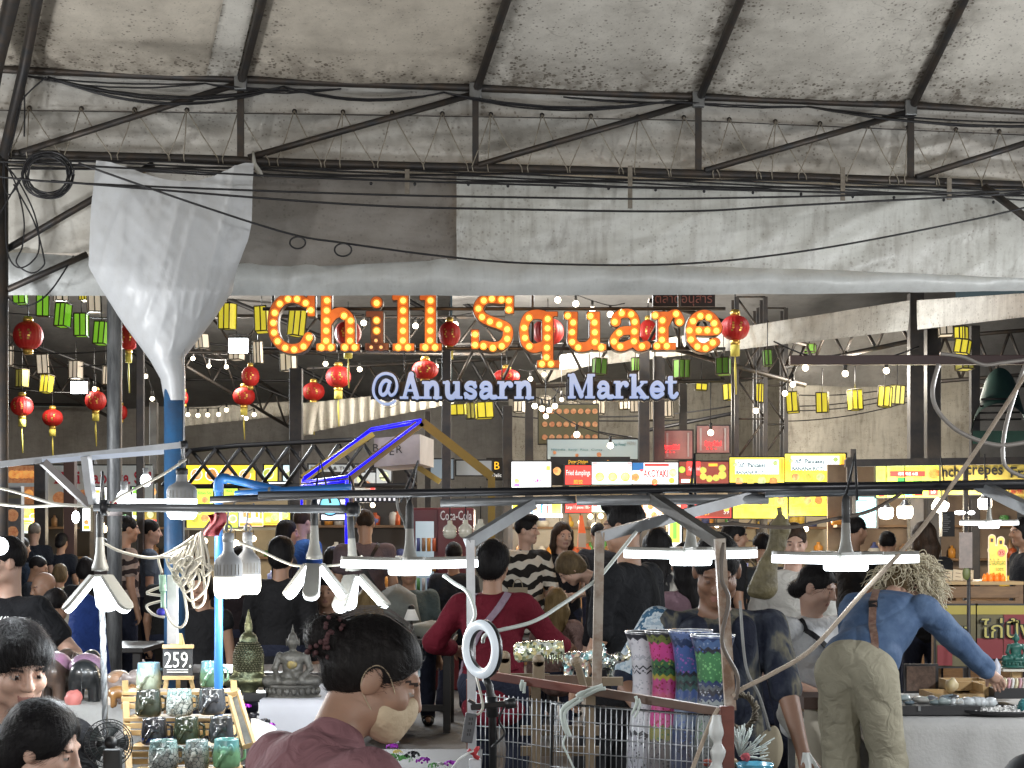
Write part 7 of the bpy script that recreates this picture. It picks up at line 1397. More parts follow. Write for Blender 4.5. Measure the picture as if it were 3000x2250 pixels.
m=MB();q=spline([P(1372,2196,4.24),P(1385,2206,4.24),P(1400,2190,4.24),P(1390,2212,4.24),P(1404,2222,4.24)],5);m.tube(q,.006,6);m.build('ribbon',mat('ribbon_red',(.5,.04,.05),.6),ws)
cord('cord',[(1320,2260,4.2),(1345,2225,4.2),(1375,2205,4.23),(1392,2200,4.24)],.003,mat('cord_bright',(.7,.7,.68),.5),'white cord leading to the plug at the bottom edge')
# ---- trinkets at the bottom middle
tz=P(1200,2205,4.4).z
tt=thing('market_table','low front table of trinkets and purple flowers at the bottom middle','table',(P(1180,0,4.4).x,4.35,0));MB().box((P(1180,0,4.4).x,4.4,tz-.05),(.42,.7,.03)).build('table_top',mat('cloth_black',(.02,.02,.022),.7),tt)
for x in(-.19,.19):MB().box((P(1180,0,4.4).x+x,4.4,(tz-.07)/2),(.03,.03,tz-.07)).build('leg',greyp,tt)
fl=[mat('petal_purple',(.38,.02,.50),.6),mat('petal_green',(.12,.38,.10),.6),mat('petal_black',(.02,.02,.025),.25),mat('petal_white',(.6,.6,.6),.4),mat('petal_yellow',(.6,.5,.1),.5)]
def flower(label,x,y,Y,r,m,n=16,group=None,dome=.6):
 c=P(x,y,Y);t=MB();
 for k in range(n*3):
  a=rnd.random()*6.283;e=rnd.random()*1.3;d=Vector((math.cos(a)*math.cos(e),math.sin(a)*math.cos(e),math.sin(e)*dome));p=c+d*r;x_,y_=frame_of(d);s=r*.42
  t.add([p-x_*s*.5,p+d*s*.3+y_*s*.5,p+x_*s*.5+d*s*.4,p-y_*s*.5],[(0,1,2,3)])
 return t.build('flower_clip',m,None,label,'flower clip',group)
for i,(x,y,r,k,lb)in enumerate(((1150,2190,.016,0,'purple flower clip at the shoulder of the lady in mauve'),(1152,2222,.018,1,'green leaf cluster, left one on the front table'),(1185,2228,.020,1,'green leaf cluster in the middle of the front table'),(1240,2232,.018,0,'purple flower clip right of the green leaves'),(1320,2240,.016,0,'rightmost purple flower clip on the front table'),(1165,2205,.012,4,'yellow flower clip on the front table'),(1208,2215,.018,2,'black shiny flower clip at the back of the front table'),(1270,2246,.014,1,'small green leaf cluster by the purple flower'),(1290,2243,.012,3,'white flower clip between two purple ones'),(1158,2176,.01,3,'white flower clip at the back of the front table'))):flower(lb,x,y,4.3 if y>2210 else 4.45,r,fl[k])
for i,(x,y,r,k,lb)in enumerate(((722,2072,.016,0,'purple flower clip beside the black statue block'),(795,2125,.012,0,'small purple flower clip on the cloth left of the lady in mauve'),(742,2100,.02,2,'black flower clip beside the narrow price board'),(775,2118,.02,2,'black glossy flower clip on the cloth left of the lady in mauve'))):flower(lb,x,y,5.3,r,fl[k])
MB().grid(lambda u,v:P(735+75*u,2105+130*v+30*u*u,5.25-.2*v)+Vector((0,.01*math.sin(u*9+v*6),0)),12,12).build('cloth',clothw,None,'white crumpled cloth beside the narrow price board','cloth')
# lamp and bags on the dining table, orange juice stall at the right
ll=thing('table_lamp','tiny lamp with a white shade on the dark dining table','table lamp',P(1205,1870,13.4));c=P(1205,1870,13.4)
MB().lathe([(.001,.0),(.07,0),(.07,.015),(.015,.03),(.012,.16),(.001,.16)],c,14).build('base',fanm,ll);MB().lathe([(.03,.24),(.065,.15),(.06,.15),(.028,.235)],c,16).build('shade',mat('shade_white',(.75,.74,.7),.5,emit=.3),ll);MB().ell(c+Vector((0,0,.25)),.03,8).build('finial',fanm,ll)
bagm=mat('grey_bag',(.22,.24,.22),.6,col2=(.12,.13,.12),nscale=4,bump=.5,bscale=8)
lump('bag','large grey-green backpack standing by the dark dining table','bag',P(1165,1805,13.9),(.2,.15,.28),bagm,None,5,18);lump('bag','pale crumpled bag lying on the dark dining table','bag',P(1262,1855,13.5),(.22,.12,.1),mat('pale_bag',(.35,.37,.33),.6,col2=(.25,.26,.23),nscale=5),None,8,18)
kb_=thing('paper_bag','brown paper shopping bag in front of the tiger shirt','paper bag',P(1517,1850,13.3));m=MB();m.box(P(1517,1768,13.3),(.16,.09,.26));m.build('bag',mat('kraft',(.26,.22,.15),.7),kb_)
MB().tube([P(1517,1768,13.3)+Vector((.04*math.cos(a),-.05,.13+.07*math.sin(a)))for a in np.linspace(0,3.14,10)],.004,5).build('handle',MATS['kraft'],kb_)
ct=thing('juice_counter','wooden crate counter of the orange juice stall at the right','counter',(P(2890,0,12.5).x,12.6,0));zt=P(0,1712,12.5).z;a,b=P(2745,0,12.5).x,P(2985,0,12.5).x
for i in range(5):MB().box(((a+b)/2,12.5,zt-.06-.11*i),(b-a,.03,.09)).build('plank',woodc,ct,bevel=.004)
MB().box(((a+b)/2,12.85,zt+.01),(b-a+.06,.75,.025)).build('counter_top',mat('counter_wood',(.5,.33,.14),.5),ct)
for x in(a,b):MB().box((x,12.52,zt/2),(.06,.06,zt)).build('corner_post',woodc,ct)
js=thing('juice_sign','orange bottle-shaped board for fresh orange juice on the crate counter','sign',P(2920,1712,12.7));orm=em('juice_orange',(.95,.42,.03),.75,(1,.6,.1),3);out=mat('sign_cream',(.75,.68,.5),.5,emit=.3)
pr=[('b',2898,1600,2946,1705),('p',[(2906,1600),(2906,1576)],8),('p',[(2930,1602),(2932,1582)],8),('p',[(2908,1612),(2938,1612)],12)]
for lev,m_,dy,nm in((3,out,0,'outline'),(0,orm,-.008,'face')):
 me=sheet_mesh(pr,1.6,lev,.01);place_mesh(me,lambda x,y:(x,y),1,12.7,js,nm,m_,dy)
for x,y in((2906,1583),(2932,1589)):flat('cap',x-4,y-6,x+4,y+5,12.68,mat('cap_grey',(.08,.07,.06),.5),js)
put_text('น้ำส้มคั้นสด',P(2922,1646,12.68),.052,EM['tgreen'],js,width=.125);put_text('100%',P(2930,1668,12.68),.026,EM['tgreen'],js,width=.06)
MB().lathe([(.001,0),(.03,0),(.03,.002)],P(2934,1620,12.68),18,Matrix.Rotation(math.pi/2,3,'X')).build('badge',em('badge',(.85,.3,.2),.7),js);put_text('35',P(2934,1620,12.672),.028,EM['redink'],js)
for i in range(7):
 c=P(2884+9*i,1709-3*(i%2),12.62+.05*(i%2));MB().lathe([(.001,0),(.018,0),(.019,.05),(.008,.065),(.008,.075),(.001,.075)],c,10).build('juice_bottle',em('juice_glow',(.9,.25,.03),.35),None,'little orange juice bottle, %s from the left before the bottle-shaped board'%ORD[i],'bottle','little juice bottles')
for i in range(6):
 c=P(2682+31*i,1694,12.9);t=thing('menu_card','cream printed menu card, %s in the row left of the juice sign'%('first','second, bluish,','third','fourth','fifth','last')[i],'menu card',c);Rm=Matrix.Rotation(-.3,3,'X')@Matrix.Rotation(.12,3,'Y')
 MB().box(c+Vector((0,0,.0)),(.078,.008,.14),Rm).build('card',EM['cream']if i!=1 else mat('card_blue',(.5,.6,.6),.6),t);
 for j in range(3):MB().box(c+Rm@Vector((0,-.006,.04-.03*j)),(.04,.001,.004),Rm).build('print_line',EM['brown'],t)
lump('fruit','dark clump of grapes between the menu cards and the crate counter','fruit',P(2762,1722,12.7),(.09,.05,.035),mat('grape',(.02,.012,.02),.25,bump=.6,bscale=40),None,3);lump('fruit','red fruit beside the dark grapes','fruit',P(2733,1712,12.6),(.03,.03,.03),mat('apple',(.35,.02,.02),.3),None,4)
hp=thing('hanging_menu','brown photo menu strip on a dark pole before the juice stall','menu strip',(P(2836,0,11.8).x,11.8,0));MB().box(P(2829,1612,11.78),(.095,.008,.26)).build('menu_sheet',mat('menu_brown',(.16,.13,.11),.5,col2=(.26,.2,.17),nscale=14),hp);MB().tube([P(2838,1560,11.8),P(2838,2230,11.8)],.014,8).build('pole',farpost,hp)
MB().ell(P(2831,1680,11.79),(.03,.012,.05),12).build('tag',mat('tag_green',(.12,.14,.04),.5),hp)
for lb,x0,y0,x1,y1,tx,ty,txt,w in(('mustard and dark banner with Thai letters behind the curly hair',2742,1774,2858,1952,2800,1845,'รี่ยง',80),('yellow and red banner with Thai letters for grilled chicken at the right edge',2862,1774,3120,1930,2950,1840,'ไก่ปิ้ง',150)):
 t=board(lb,(x0,y0,x1,y1),12.2,mat('banner_dark',(.11,.10,.06),.6,col2=(.16,.13,.05),nscale=2),[('r',x0,y0,x1,y0+26,mat('banner_top',(.42,.34,.07),.6))]+([('r',2940,1800,3120,1930,mat('banner_red',(.22,.03,.035),.6)),('r',2862,1870,2938,1930,MATS['banner_red'])]if x0>2800 else[('r',2746,1890,2790,1950,mat('banner_red',(.22,.03,.035),.6))]),'banner','banner',.02)
 put_text(txt,P(tx,ty,12.17),62/F*12.2,mat('letter_black',(.02,.02,.015),.5),t,width=w/F*12.2*1.06,bold=.06);put_text(txt,P(tx,ty,12.16),58/F*12.2,mat('letter_yellow',(.48,.42,.12),.5),t,width=w/F*12.2,bold=.0)
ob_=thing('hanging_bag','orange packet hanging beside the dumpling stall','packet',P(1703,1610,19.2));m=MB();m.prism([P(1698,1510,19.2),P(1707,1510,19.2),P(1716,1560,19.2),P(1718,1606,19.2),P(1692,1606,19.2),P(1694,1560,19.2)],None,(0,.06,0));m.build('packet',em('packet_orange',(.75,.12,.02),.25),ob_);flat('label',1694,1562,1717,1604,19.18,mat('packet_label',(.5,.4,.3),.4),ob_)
gd=thing('gourd','large knobbly carved gourd standing behind the big man','gourd',P(2235,1710,7.8));c=P(2240,1730,7.8)
S=SDF();S.cap((.0,0,.02),(.015,0,.12),.065,.045).cap((.015,0,.12),(.06,0,.22),.04,.04).cap((.06,0,.22),(.075,0,.30),.04,.05).cap((.075,0,.3),(.075,0,.35),.045,.02).cap((-.05,0,.0),(0,0,.1),.035,.03)
sdf_obj('body',S,.009,mat('gourd_skin',(.20,.17,.09),.6,col2=(.09,.075,.04),nscale=12,bump=.8,bscale=30),gd,T_=XF(c));MB().tube([c+Vector((.075,0,.36)),c+Vector((.07,0,.40))],.012,6).build('stalk',mat('stalk',(.15,.13,.06),.7),gd)
from mathutils.bvhtree import BVHTree
# ================================================================= PEOPLE
def skin(n,c):return mat('skin_'+n,c,.5,col2=tuple(k*.86 for k in c),nscale=14,sss=.06,bump=.05,bscale=120)
SK={'tan':skin('tan',(.42,.24,.155)),'fair':skin('fair',(.52,.33,.25)),'brown':skin('brown',(.20,.105,.065)),'old':skin('old',(.36,.21,.14))}
def hairm(n,c,c2):return mat('hair_'+n,c,.5,col2=c2,nscale=30,bump=.35,bscale=90,stretch=(1,1,.22),spec=.12)
HM={'black':hairm('black',(.008,.007,.008),(.013,.012,.012)),'brown':hairm('brown',(.05,.03,.02),(.02,.014,.01)),'grey':hairm('grey',(.022,.019,.018),(.010,.009,.009)),'blond':hairm('blond',(.27,.19,.09),(.13,.09,.04)),'dblond':hairm('dblond',(.16,.115,.06),(.07,.05,.03)),'white':hairm('white',(.3,.27,.24),(.15,.13,.11))}
def cloth(n,c,c2=None,ns=5.,st=(1,1,1),bump=.6):
 new='cloth_'+n not in MATS;m=mat('cloth_'+n,c,.85,col2=c2 or tuple(k*.72 for k in c),nscale=ns,bump=bump,bscale=13,stretch=st,spec=.2)
 if new:
  for nd in m.node_tree.nodes:
   if nd.type=='TEX_NOISE' and nd.inputs['Scale'].default_value==13:nd.inputs['Distortion'].default_value=1.6;nd.inputs['Roughness'].default_value=.45
   if nd.type=='BUMP':nd.inputs['Distance'].default_value=.03
 return m
lipm=mat('lips',(.28,.13,.105),.5);eyew=mat('eye_white',(.32,.28,.25),.3);eyed=mat('eye_dark',(.02,.012,.01),.2);shade=mat('eye_shade',(.10,.055,.04),.6);browm=mat('eyebrow',(.035,.022,.018),.7)
JEANS=cloth('navy_jeans',(.03,.035,.06));BLKT=cloth('black_trousers',(.014,.014,.016))
def nv(*a):return np.array(a,float)
def ik(a,b,l1,l2,hint):
 d=b-a;L=np.linalg.norm(d);u=d/max(L,1e-6)
 if L>=(l1+l2)*.999:return a+u*l1*(L/(l1+l2)),b
 k=(l1*l1-l2*l2+L*L)/(2*L);h=math.sqrt(max(0,l1*l1-k*k));n=hint-u*(hint@u);n=n/max(np.linalg.norm(n),1e-6)
 return a+u*k+n*h,b
def person(label,px,py,Y,face=0.,s=1.,bw=1.,lean=0.,hyaw=0.,hpitch=5.,htilt=0.,larm=None,rarm=None,sk='tan',hair='short',hm='black',shirt=None,sleeve=.55,pants=JEANS,h=.012,belly=0.,bust=0.,by='head',seat=False,loose=.014,ploose=.012,fold=.005,neck=0.,hem=-.08,mask=None,extra=None,hs=1.,nolegs=False,group=None,wide=False,brow=True,collar=.0):
 f=math.radians(face);fw0=nv(math.sin(f),math.cos(f),0);rt=nv(math.cos(f),-math.sin(f),0);up0=nv(0,0,1);l=math.radians(lean)
 up=math.cos(l)*up0+math.sin(l)*fw0;fw=math.cos(l)*fw0-math.sin(l)*up0;B=np.stack([rt,fw,up],1)
 W=np.array(P(px,py,Y))
 nk=math.radians(neck);upn=math.cos(l+nk)*up0+math.sin(l+nk)*fw0
 head_off=s*(.50*up+.18*upn+.025*fw)
 p0=W-head_off if by=='head' else W
 hc=p0+head_off
 f2=math.radians(face+hyaw);hf0=nv(math.sin(f2),math.cos(f2),0);hr=nv(math.cos(f2),-math.sin(f2),0);pt=math.radians(hpitch)
 hfw=math.cos(pt)*hf0-math.sin(pt)*up0;hup=math.cos(pt)*up0+math.sin(pt)*hf0
 if htilt:a=math.radians(htilt);hr,hup=math.cos(a)*hr+math.sin(a)*hup,math.cos(a)*hup-math.sin(a)*hr
 Hf=np.stack([hr,hfw,hup],1);hs=hs*(s if s<1 else 1+(s-1)*.5)
 def HP(x,y,z):return hc+hs*(Hf@nv(x,y,z))
 def BP(x,y,z):return p0+s*(B@nv(x,y,z))
 base=Vector((float(p0[0]),float(p0[1]),0));t=thing('person',label,'person',base,group)
 def heads(S):
  S.ell(HP(0,-.012,.035),nv(.075,.094,.088)*hs,Hf,.02).ell(HP(0,.022,-.030),nv(.060,.070,.080)*hs,Hf,.03).ell(HP(0,.066,-.088),nv(.026,.024,.022)*hs,Hf,.03)
  S.cap(HP(0,.094,.018),HP(0,.112,-.020),.008*hs,.0125*hs,.012).cap(HP(-.036,.080,.030),HP(.036,.080,.030),.012*hs,.012*hs,.015)
  for sx in(-1,1):
   S.ell(HP(.040*sx,.058,-.022),nv(.026,.028,.026)*hs,Hf,.02).ell(HP(.074*sx,-.008,-.004),nv(.011,.021,.034)*hs,Hf,.006).ell(HP(.011*sx,.100,-.024),nv(.010,.010,.008)*hs,Hf,.008).ell(HP(.045*sx,.02,-.065),nv(.02,.035,.025)*hs,Hf,.02)
  for sx in(-1,1):S.cut(HP(.032*sx,.104,.006),nv(.017,.017,.011)*hs,Hf,.012);S.ell(HP(.032*sx,.078,.004),nv(.014,.014,.012)*hs,Hf,.003)
  S.cap(HP(-.016,.083,-.054),HP(.016,.083,-.054),.008*hs,.008*hs,.008).cap(HP(-.013,.082,-.066),HP(.013,.082,-.066),.0085*hs,.0085*hs,.006)
 arms=[]
 for sx,sp in((-1,larm),(1,rarm)):
  sh=BP(.168*bw*sx,0,.445)
  if sp is None:sp=('d',(.18*sx,-.05,-1),(.05*sx,.25,-1))
  if sp[0]=='d':
   Rb=np.stack([rt,fw0,up0],1);d1=Rb@nv(*sp[1]);d2=Rb@nv(*sp[2]);el=sh+d1/np.linalg.norm(d1)*.28*s;wr=el+d2/np.linalg.norm(d2)*.25*s
  else:
   tg=np.array(P(*sp[1]));hint=np.stack([rt,fw0,up0],1)@nv(*(sp[2]if len(sp)>2 else(sx*.6,-.4,-.8)));el,wr=ik(sh,tg,.28*s,.25*s,hint)
  arms.append((sh,el,wr,sx))
 legs=[]
 for sx in(-1,1):
  hip=p0+s*(rt*(.088*bw*sx)-.03*up0)
  if seat:kn=hip+s*(fw0*.42+rt*.05*sx)+nv(0,0,-.02);an=nv(kn[0],kn[1],.08);an=an-fw0*.03
  else:
   an=nv(*(p0+s*rt*.11*sx*(1.3 if wide else 1)))+fw0*(.02);an[2]=.075;kn,an=ik(hip,an,.42*s,.40*s,fw0)
  legs.append((hip,kn,an))
 S=SDF();heads(S)
 S.cap(BP(0,-.005,.47),HP(0,-.02,-.06),.056*s*(.5+.5*bw),.052*hs,.03)
 S.ell(BP(0,0,.01),nv(.150*bw,.105*bw,.11)*s,B,.04).ell(BP(0,0,.17),nv(.128*bw,.09*bw,.14)*s,B,.05).ell(BP(0,0,.34),nv(.145*bw,.10*bw,.15)*s,B,.05).cap(BP(-.135*bw,-.005,.440),BP(.135*bw,-.005,.440),.050*s,.050*s,.04)
 for sh,el,wr,sx in arms:
  am=.6+.4*bw
  S.cap(sh,el,.048*s*am,.038*s*am,.02).cap(el,wr,.038*s*am,.026*s,.012)
  d=(wr-el)/np.linalg.norm(wr-el);sd=np.cross(d,fw0);sd=sd/max(np.linalg.norm(sd),1e-6);nn=np.cross(sd,d)
  pm=wr+d*.055*s;S.cap(wr,pm,.024*s,.030*s,.012)
  for k,(o,ln)in enumerate(((-.030,.065),(-.010,.075),(.010,.072),(.028,.058))):
   a0=pm+sd*o*s+d*.012*s;a1=a0+(d*.8+nn*-.35*(1))*ln*.55*s;a2=a1+(d*.45-nn*.8)*ln*.5*s;S.cap(a0,a1,.0092*s,.0086*s,.006).cap(a1,a2,.0086*s,.0075*s,.004)
  S.cap(wr+d*.02*s-sd*.02*s,wr+d*.07*s-sd*.052*s-nn*.02*s,.0115*s,.009*s,.006)
 if not nolegs:
  for hip,kn,an in legs:S.cap(hip,kn,.078*s*bw,.054*s,.03).cap(kn,an,.052*s,.038*s,.015).cap(an-nv(0,0,.03),an+fw0*.15*s-nv(0,0,.04),.038*s,.03*s,.02)
 v,q=S.mesh(h)
 me=np_mesh('body',v-np.array(base),q);cen=v[q].mean(1);lc=(cen-hc)@Hf/hs;mi=np.zeros(len(q),np.int32)
 for sx in(-1,1):
  e=lc-nv(.032*sx,.088,.004);mi[(np.abs(e[:,0])<.014)&(np.abs(e[:,2]+.002)<.0036)&(np.abs(e[:,1])<.03)]=2
  e=lc-nv(.031*sx,.088,.005);mi[(np.abs(e[:,0])<.0066)&(np.abs(e[:,2])<.0058)&(np.abs(e[:,1])<.03)]=3
  if brow:e=lc-nv(.034*sx,.09,.029-.0);mi[(np.abs(e[:,0])<.017)&(np.abs(e[:,2]+.25*np.abs(e[:,0]))<.0038)&(np.abs(e[:,1])<.03)]=4
 e=lc-nv(0,.09,-.060);mi[(np.abs(e[:,0])<.023-.2*np.abs(e[:,2]))&(np.abs(e[:,2])<.0095)&(np.abs(e[:,1])<.025)]=1
 me.polygons.foreach_set('material_index',mi)
 body=link_mesh('body',me,[SK[sk],lipm,eyew if h<.007 else SK[sk],eyed if h<.007 else shade,browm if h<.007 else shade],t)
 rs=random.Random(int(px*7+py));ph=[rs.uniform(0,6)for _ in range(6)]
 def ripple(amp):
  def post(V,ax):
   X,Yy,Z=np.meshgrid(*[a_-b_ for a_,b_ in zip(ax,p0)],indexing='ij')
   rg=lambda a:(1-np.abs(np.sin(a)))**2.5
   r=rg(9*X+11*Z+ph[0]+1.7*np.sin(5*Z+4*Yy+ph[1]))+.9*rg(-8*X+7*Yy+9*Z+ph[2]+1.5*np.sin(7*X+ph[4]))+.6*rg(17*Z+6*X-7*Yy+ph[3]+1.8*np.sin(6*X+5*Yy+ph[5]))+.3*np.sin(46*Z-21*X+ph[5])*np.sin(15*X+ph[1])-.6
   r=r*(.35+.65*(.5+.5*np.sin(6*X+ph[3])*np.sin(7*Z+ph[0])))
   return V+1.5*amp*r
  return post
 bvh=None
 if shirt is not None:
  S=SDF();
  if collar:S.cap(BP(0,-.012,.47),BP(0,.0,.47+collar),.058*s,.056*s,.03)
  S.ell(BP(0,0,.19),nv(.135*bw,.10*bw,.17)*s,B,.06).ell(BP(0,0,.34),nv(.152*bw,.108*bw,.16)*s,B,.05).cap(BP(-.135*bw,-.005,.440),BP(.135*bw,-.005,.440),.052*s,.052*s,.05)
  S.ell(BP(0,0,.06+hem*.3),nv(.152*bw,.112*bw,.11-hem*.5)*s,B,.06)
  if hem<-.02:
   cb=p0+s*(up*.0);S.ell(p0+s*(up0*(hem)),nv(.150*bw,.112*bw,.09)*s,np.stack([rt,fw0,up0],1),.05)
  if belly:S.ell(BP(0,.045*belly,.12),nv(.13*bw,.11*bw,.13)*s,B,.06)
  if bust:
   for sx in(-1,1):S.ell(BP(.065*sx,.075,.32),nv(.062,.055,.06)*s*bust,B,.03)
  if sleeve>0:
   for sh,el,wr,sx in arms:
    am=.6+.4*bw
    e1=sh+(el-sh)*min(1,sleeve);S.cap(sh,e1,.055*s*am,(.055-.010*min(1,sleeve))*s*am,.03)
    if sleeve>1:S.cap(el,el+(wr-el)*(sleeve-1),.046*s*am,.036*s,.02)
  v,q=S.mesh(max(h*.9,.006),loose*s,ripple(fold));link_mesh('shirt',np_mesh('shirt',v-np.array(base),q),shirt,t);bvh=BVHTree.FromPolygons(v.tolist(),q.tolist())
 if pants is not None and not nolegs:
  S=SDF();Bp=np.stack([rt,fw0,up0],1)
  S.ell(BP(0,-.01,.015),nv(.150*bw,.115*bw,.105)*s,B,.05)
  for hip,kn,an in legs:S.cap(hip+nv(0,0,.0),kn,.085*s*bw,.060*s*(1.25 if wide else 1),.04).cap(kn,an,.058*s*(1.25 if wide else 1),(.05 if not wide else .075)*s,.02)
  v,q=S.mesh(max(h,.007),ploose*s,ripple(fold*.9));link_mesh('trousers',np_mesh('trousers',v-np.array(base),q),pants,t)
  m=MB()
  for hip,kn,an in legs:
   a=Vector(an);m.ell((a+Vector(fw0)*.06*s)-Vector((0,0,.035)),(.055,.055,.045),12);m.ell((a+Vector(fw0)*.13*s)-Vector((0,0,.045)),(.05,.05,.032),12)
  m.build('shoes',blackm,t,kind='stuff')
 if hair not in(None,'none'):
  S=SDF();big=1.0
  if hair=='back':S.ell(HP(0,-.020,.042),nv(.092,.114,.102)*hs,Hf,.02).ell(HP(0,-.075,-.035),nv(.082,.075,.085)*hs,Hf,.03).cap(HP(0,-.10,-.05),HP(0,-.13,-.16),.06*hs,.05*hs,.03)
  elif hair=='fringe':S.ell(HP(0,-.012,.050),nv(.090,.108,.094)*hs,Hf,.02).ell(HP(0,.060,.070),nv(.070,.050,.045)*hs,Hf,.03)
  elif hair=='full':S.ell(HP(0,-.018,.040),nv(.094,.112,.104)*hs,Hf,.02).ell(HP(0,-.05,-.02),nv(.085,.075,.085)*hs,Hf,.03)
  else:S.ell(HP(0,-.014,.041),nv(.0808,.1000,.0915)*hs,Hf,.02)
  if hair=='quiff':S.ell(HP(.0,.05,.115),nv(.065,.06,.035)*hs,Hf,.03).ell(HP(.02,-.0,.12),nv(.07,.08,.035)*hs,Hf,.03)
  if hair in('long','longback','wavy'):
   for a,rr,y,zb in((-.07,.035,-.01,-.22),(.07,.035,-.01,-.22),(-.035,.045,-.055,-.27),(.035,.045,-.055,-.27),(0,.045,-.06,-.28)):
    if hair=='wavy':S.cap(HP(a*1.05,y,.03),HP(a*1.2,y,-.09),.034*hs,.03*hs,.02).cap(HP(a*1.2,y,-.09),HP(a*1.15,y-.01,zb*.72),.03*hs,.018*hs,.02)
    else:S.cap(HP(a,y,.03),HP(a*1.15,y-.03,-.10),rr*hs,rr*hs,.03).cap(HP(a*1.15,y-.03,-.10),HP(a*1.0,y-.05,zb),rr*hs,.022*hs,.03)
  if hair=='bun':S.ell(HP(0,-.05,.00),nv(.072,.06,.07)*hs,Hf,.03).ell(HP(0,-.128,.035),nv(.046,.042,.044)*hs,Hf,.02)
  if hair=='lowbun':S.ell(HP(0,-.105,-.045),nv(.05,.045,.045)*hs,Hf,.03).ell(HP(0,-.06,-.02),nv(.074,.05,.06)*hs,Hf,.03)
  if hair=='bob':S.ell(HP(0,-.03,-.035),nv(.092,.085,.085)*hs,Hf,.04)
  if hair in('fringe',):S.cut(HP(0,.125,-.045),nv(.085,.090,.092)*hs,Hf,.02)
  elif hair=='back':S.cut(HP(0,.140,-.010),nv(.085,.085,.115)*hs,Hf,.02);[S.cut(HP(.1*sx,.03,-.05),nv(.035,.04,.05)*hs,Hf,.01)for sx in(-1,1)]
  elif hair in('full','bob'):S.cut(HP(0,.125,-.035),nv(.075,.085,.105)*hs,Hf,.02)
  else:S.cut(HP(0,.118,-.030),nv(.080,.072,.098)*hs,Hf,.02)
  if hair in('short','quiff','fringe'):
   S.cut(HP(0,.0,-.130),nv(.16,.17,.100)*hs,Hf,.02)
   for sx in(-1,1):S.cut(HP(.098*sx,.02,-.03),nv(.032,.045,.052)*hs,Hf,.01)
  def hp(V,ax):
   X=np.stack(np.meshgrid(*[a_-b_ for a_,b_ in zip(ax,hc)],indexing='ij'),-1)@Hf/hs
   return V+.0022*(np.sin(70*X[...,0]+20*X[...,2]+ph[0]+3*np.sin(14*X[...,1]+ph[2]))*.6+.5*np.sin(40*X[...,1]+45*X[...,0]+ph[1]))
  v,q=S.mesh(max(h*.8,.005),0,hp);ho=link_mesh('hair',np_mesh('hair',v-np.array(base),q),HM[hm],t)
  nst=2600 if Y<6 else 900 if Y<10 else 260 if Y<15 else 0
  if nst:
   r=np.random.RandomState(int(px));tr=(v[q[:,0]]+v[q[:,2]])/2;nn=np.cross(v[q[:,1]]-v[q[:,0]],v[q[:,2]]-v[q[:,0]]);nn/=np.linalg.norm(nn,axis=1)[:,None]+1e-9
   ii=r.randint(0,len(q),nst);vs,fs=[],[];wdt=max(.0011,Y*.00022)
   tgt=HP(0,-.13,.035)if hair=='bun' else HP(0,-.10,-.045)if hair=='lowbun' else HP(0,-.16,-.10)if hair=='back' else None;crown=HP(.015,-.035,.135)
   for i in ii:
    p=tr[i].copy();n=nn[i]
    if n@(p-hc)<0:n=-n
    jit=r.normal(0,.22,3);st=[]
    L=(.035 if hair in('short','quiff')else .05)*r.uniform(.6,1.2)
    for k in range(5):
     if tgt is not None:d=tgt-p
     else:d=(p-crown);d=d/(np.linalg.norm(d)+1e-6)+Hf@nv(0,.25 if hair=='fringe' else-.05,-.35)
     d=d/(np.linalg.norm(d)+1e-6)+jit;d=d-n*(n@d);d=d/(np.linalg.norm(d)+1e-6)
     st.append(p+n*(.0012+.0014*k*(.4+.6*r.rand())));p=p+d*L/4;
     o=(p-hc);o=o/np.linalg.norm(o);n=n+.35*(o-n);n/=np.linalg.norm(n)
     if hair not in('long','wavy','bun','lowbun','bob','back'):p=p-n*.0006
    o0=len(vs)
    for k,x in enumerate(st):
     sd=np.cross(st[min(k+1,4)]-st[max(k-1,0)],n);sd=sd/(np.linalg.norm(sd)+1e-9)*wdt*(1-.75*k/4)*.5
     vs+=[x-sd,x+sd]
    fs+=[(o0+2*k,o0+2*k+1,o0+2*k+3,o0+2*k+2)for k in range(4)]
   np_=np.array(vs)-np.array(base);me2=np_mesh('hair_strands',np_,np.array(fs,np.int32));link_mesh('hair_strands',me2,HM[hm],t)['kind']='stuff'
 ctx=dict(bvh=bvh,t=t,HP=HP,BP=BP,hs=hs,s=s,arms=arms,legs=legs,B=B,Hf=Hf,p0=p0,hc=hc,rt=rt,fw=fw0,up=up)
 if extra:extra(ctx)
 return ctx
def strap(c,pts,r,m,name='strap',flat_=True):
 q=spline([Vector(c['BP'](*p))for p in pts],6)
 if c.get('bvh'):
  q2=[]
  for p in q:
   w=Vector(c['p0'])+Vector(c['up'])*(p-Vector(c['p0'])).dot(Vector(c['up']));o=(p-w)
   if(p-Vector(c['BP'](0,0,.5))).dot(Vector(c['up']))>-.05*c['s']:w=Vector(c['BP'](0,0,.40));o=p-w
   hit=c['bvh'].ray_cast(w+o.normalized()*.6,-o.normalized())[0];q2.append(hit+o.normalized()*.004 if hit else p)
  q=q2
 mb=MB()
 for a,b in zip(q[:-1],q[1:]):
  if(b-a).length<1e-5:continue
  b=b+(b-a)*.12;cen=Vector(c['BP'](0,0,.25));out=((a+b)/2-cen).normalized();mb.beam(a,b,r*2,.006,up=out)
 return mb.build(name,m,c['t'])
XK=[]
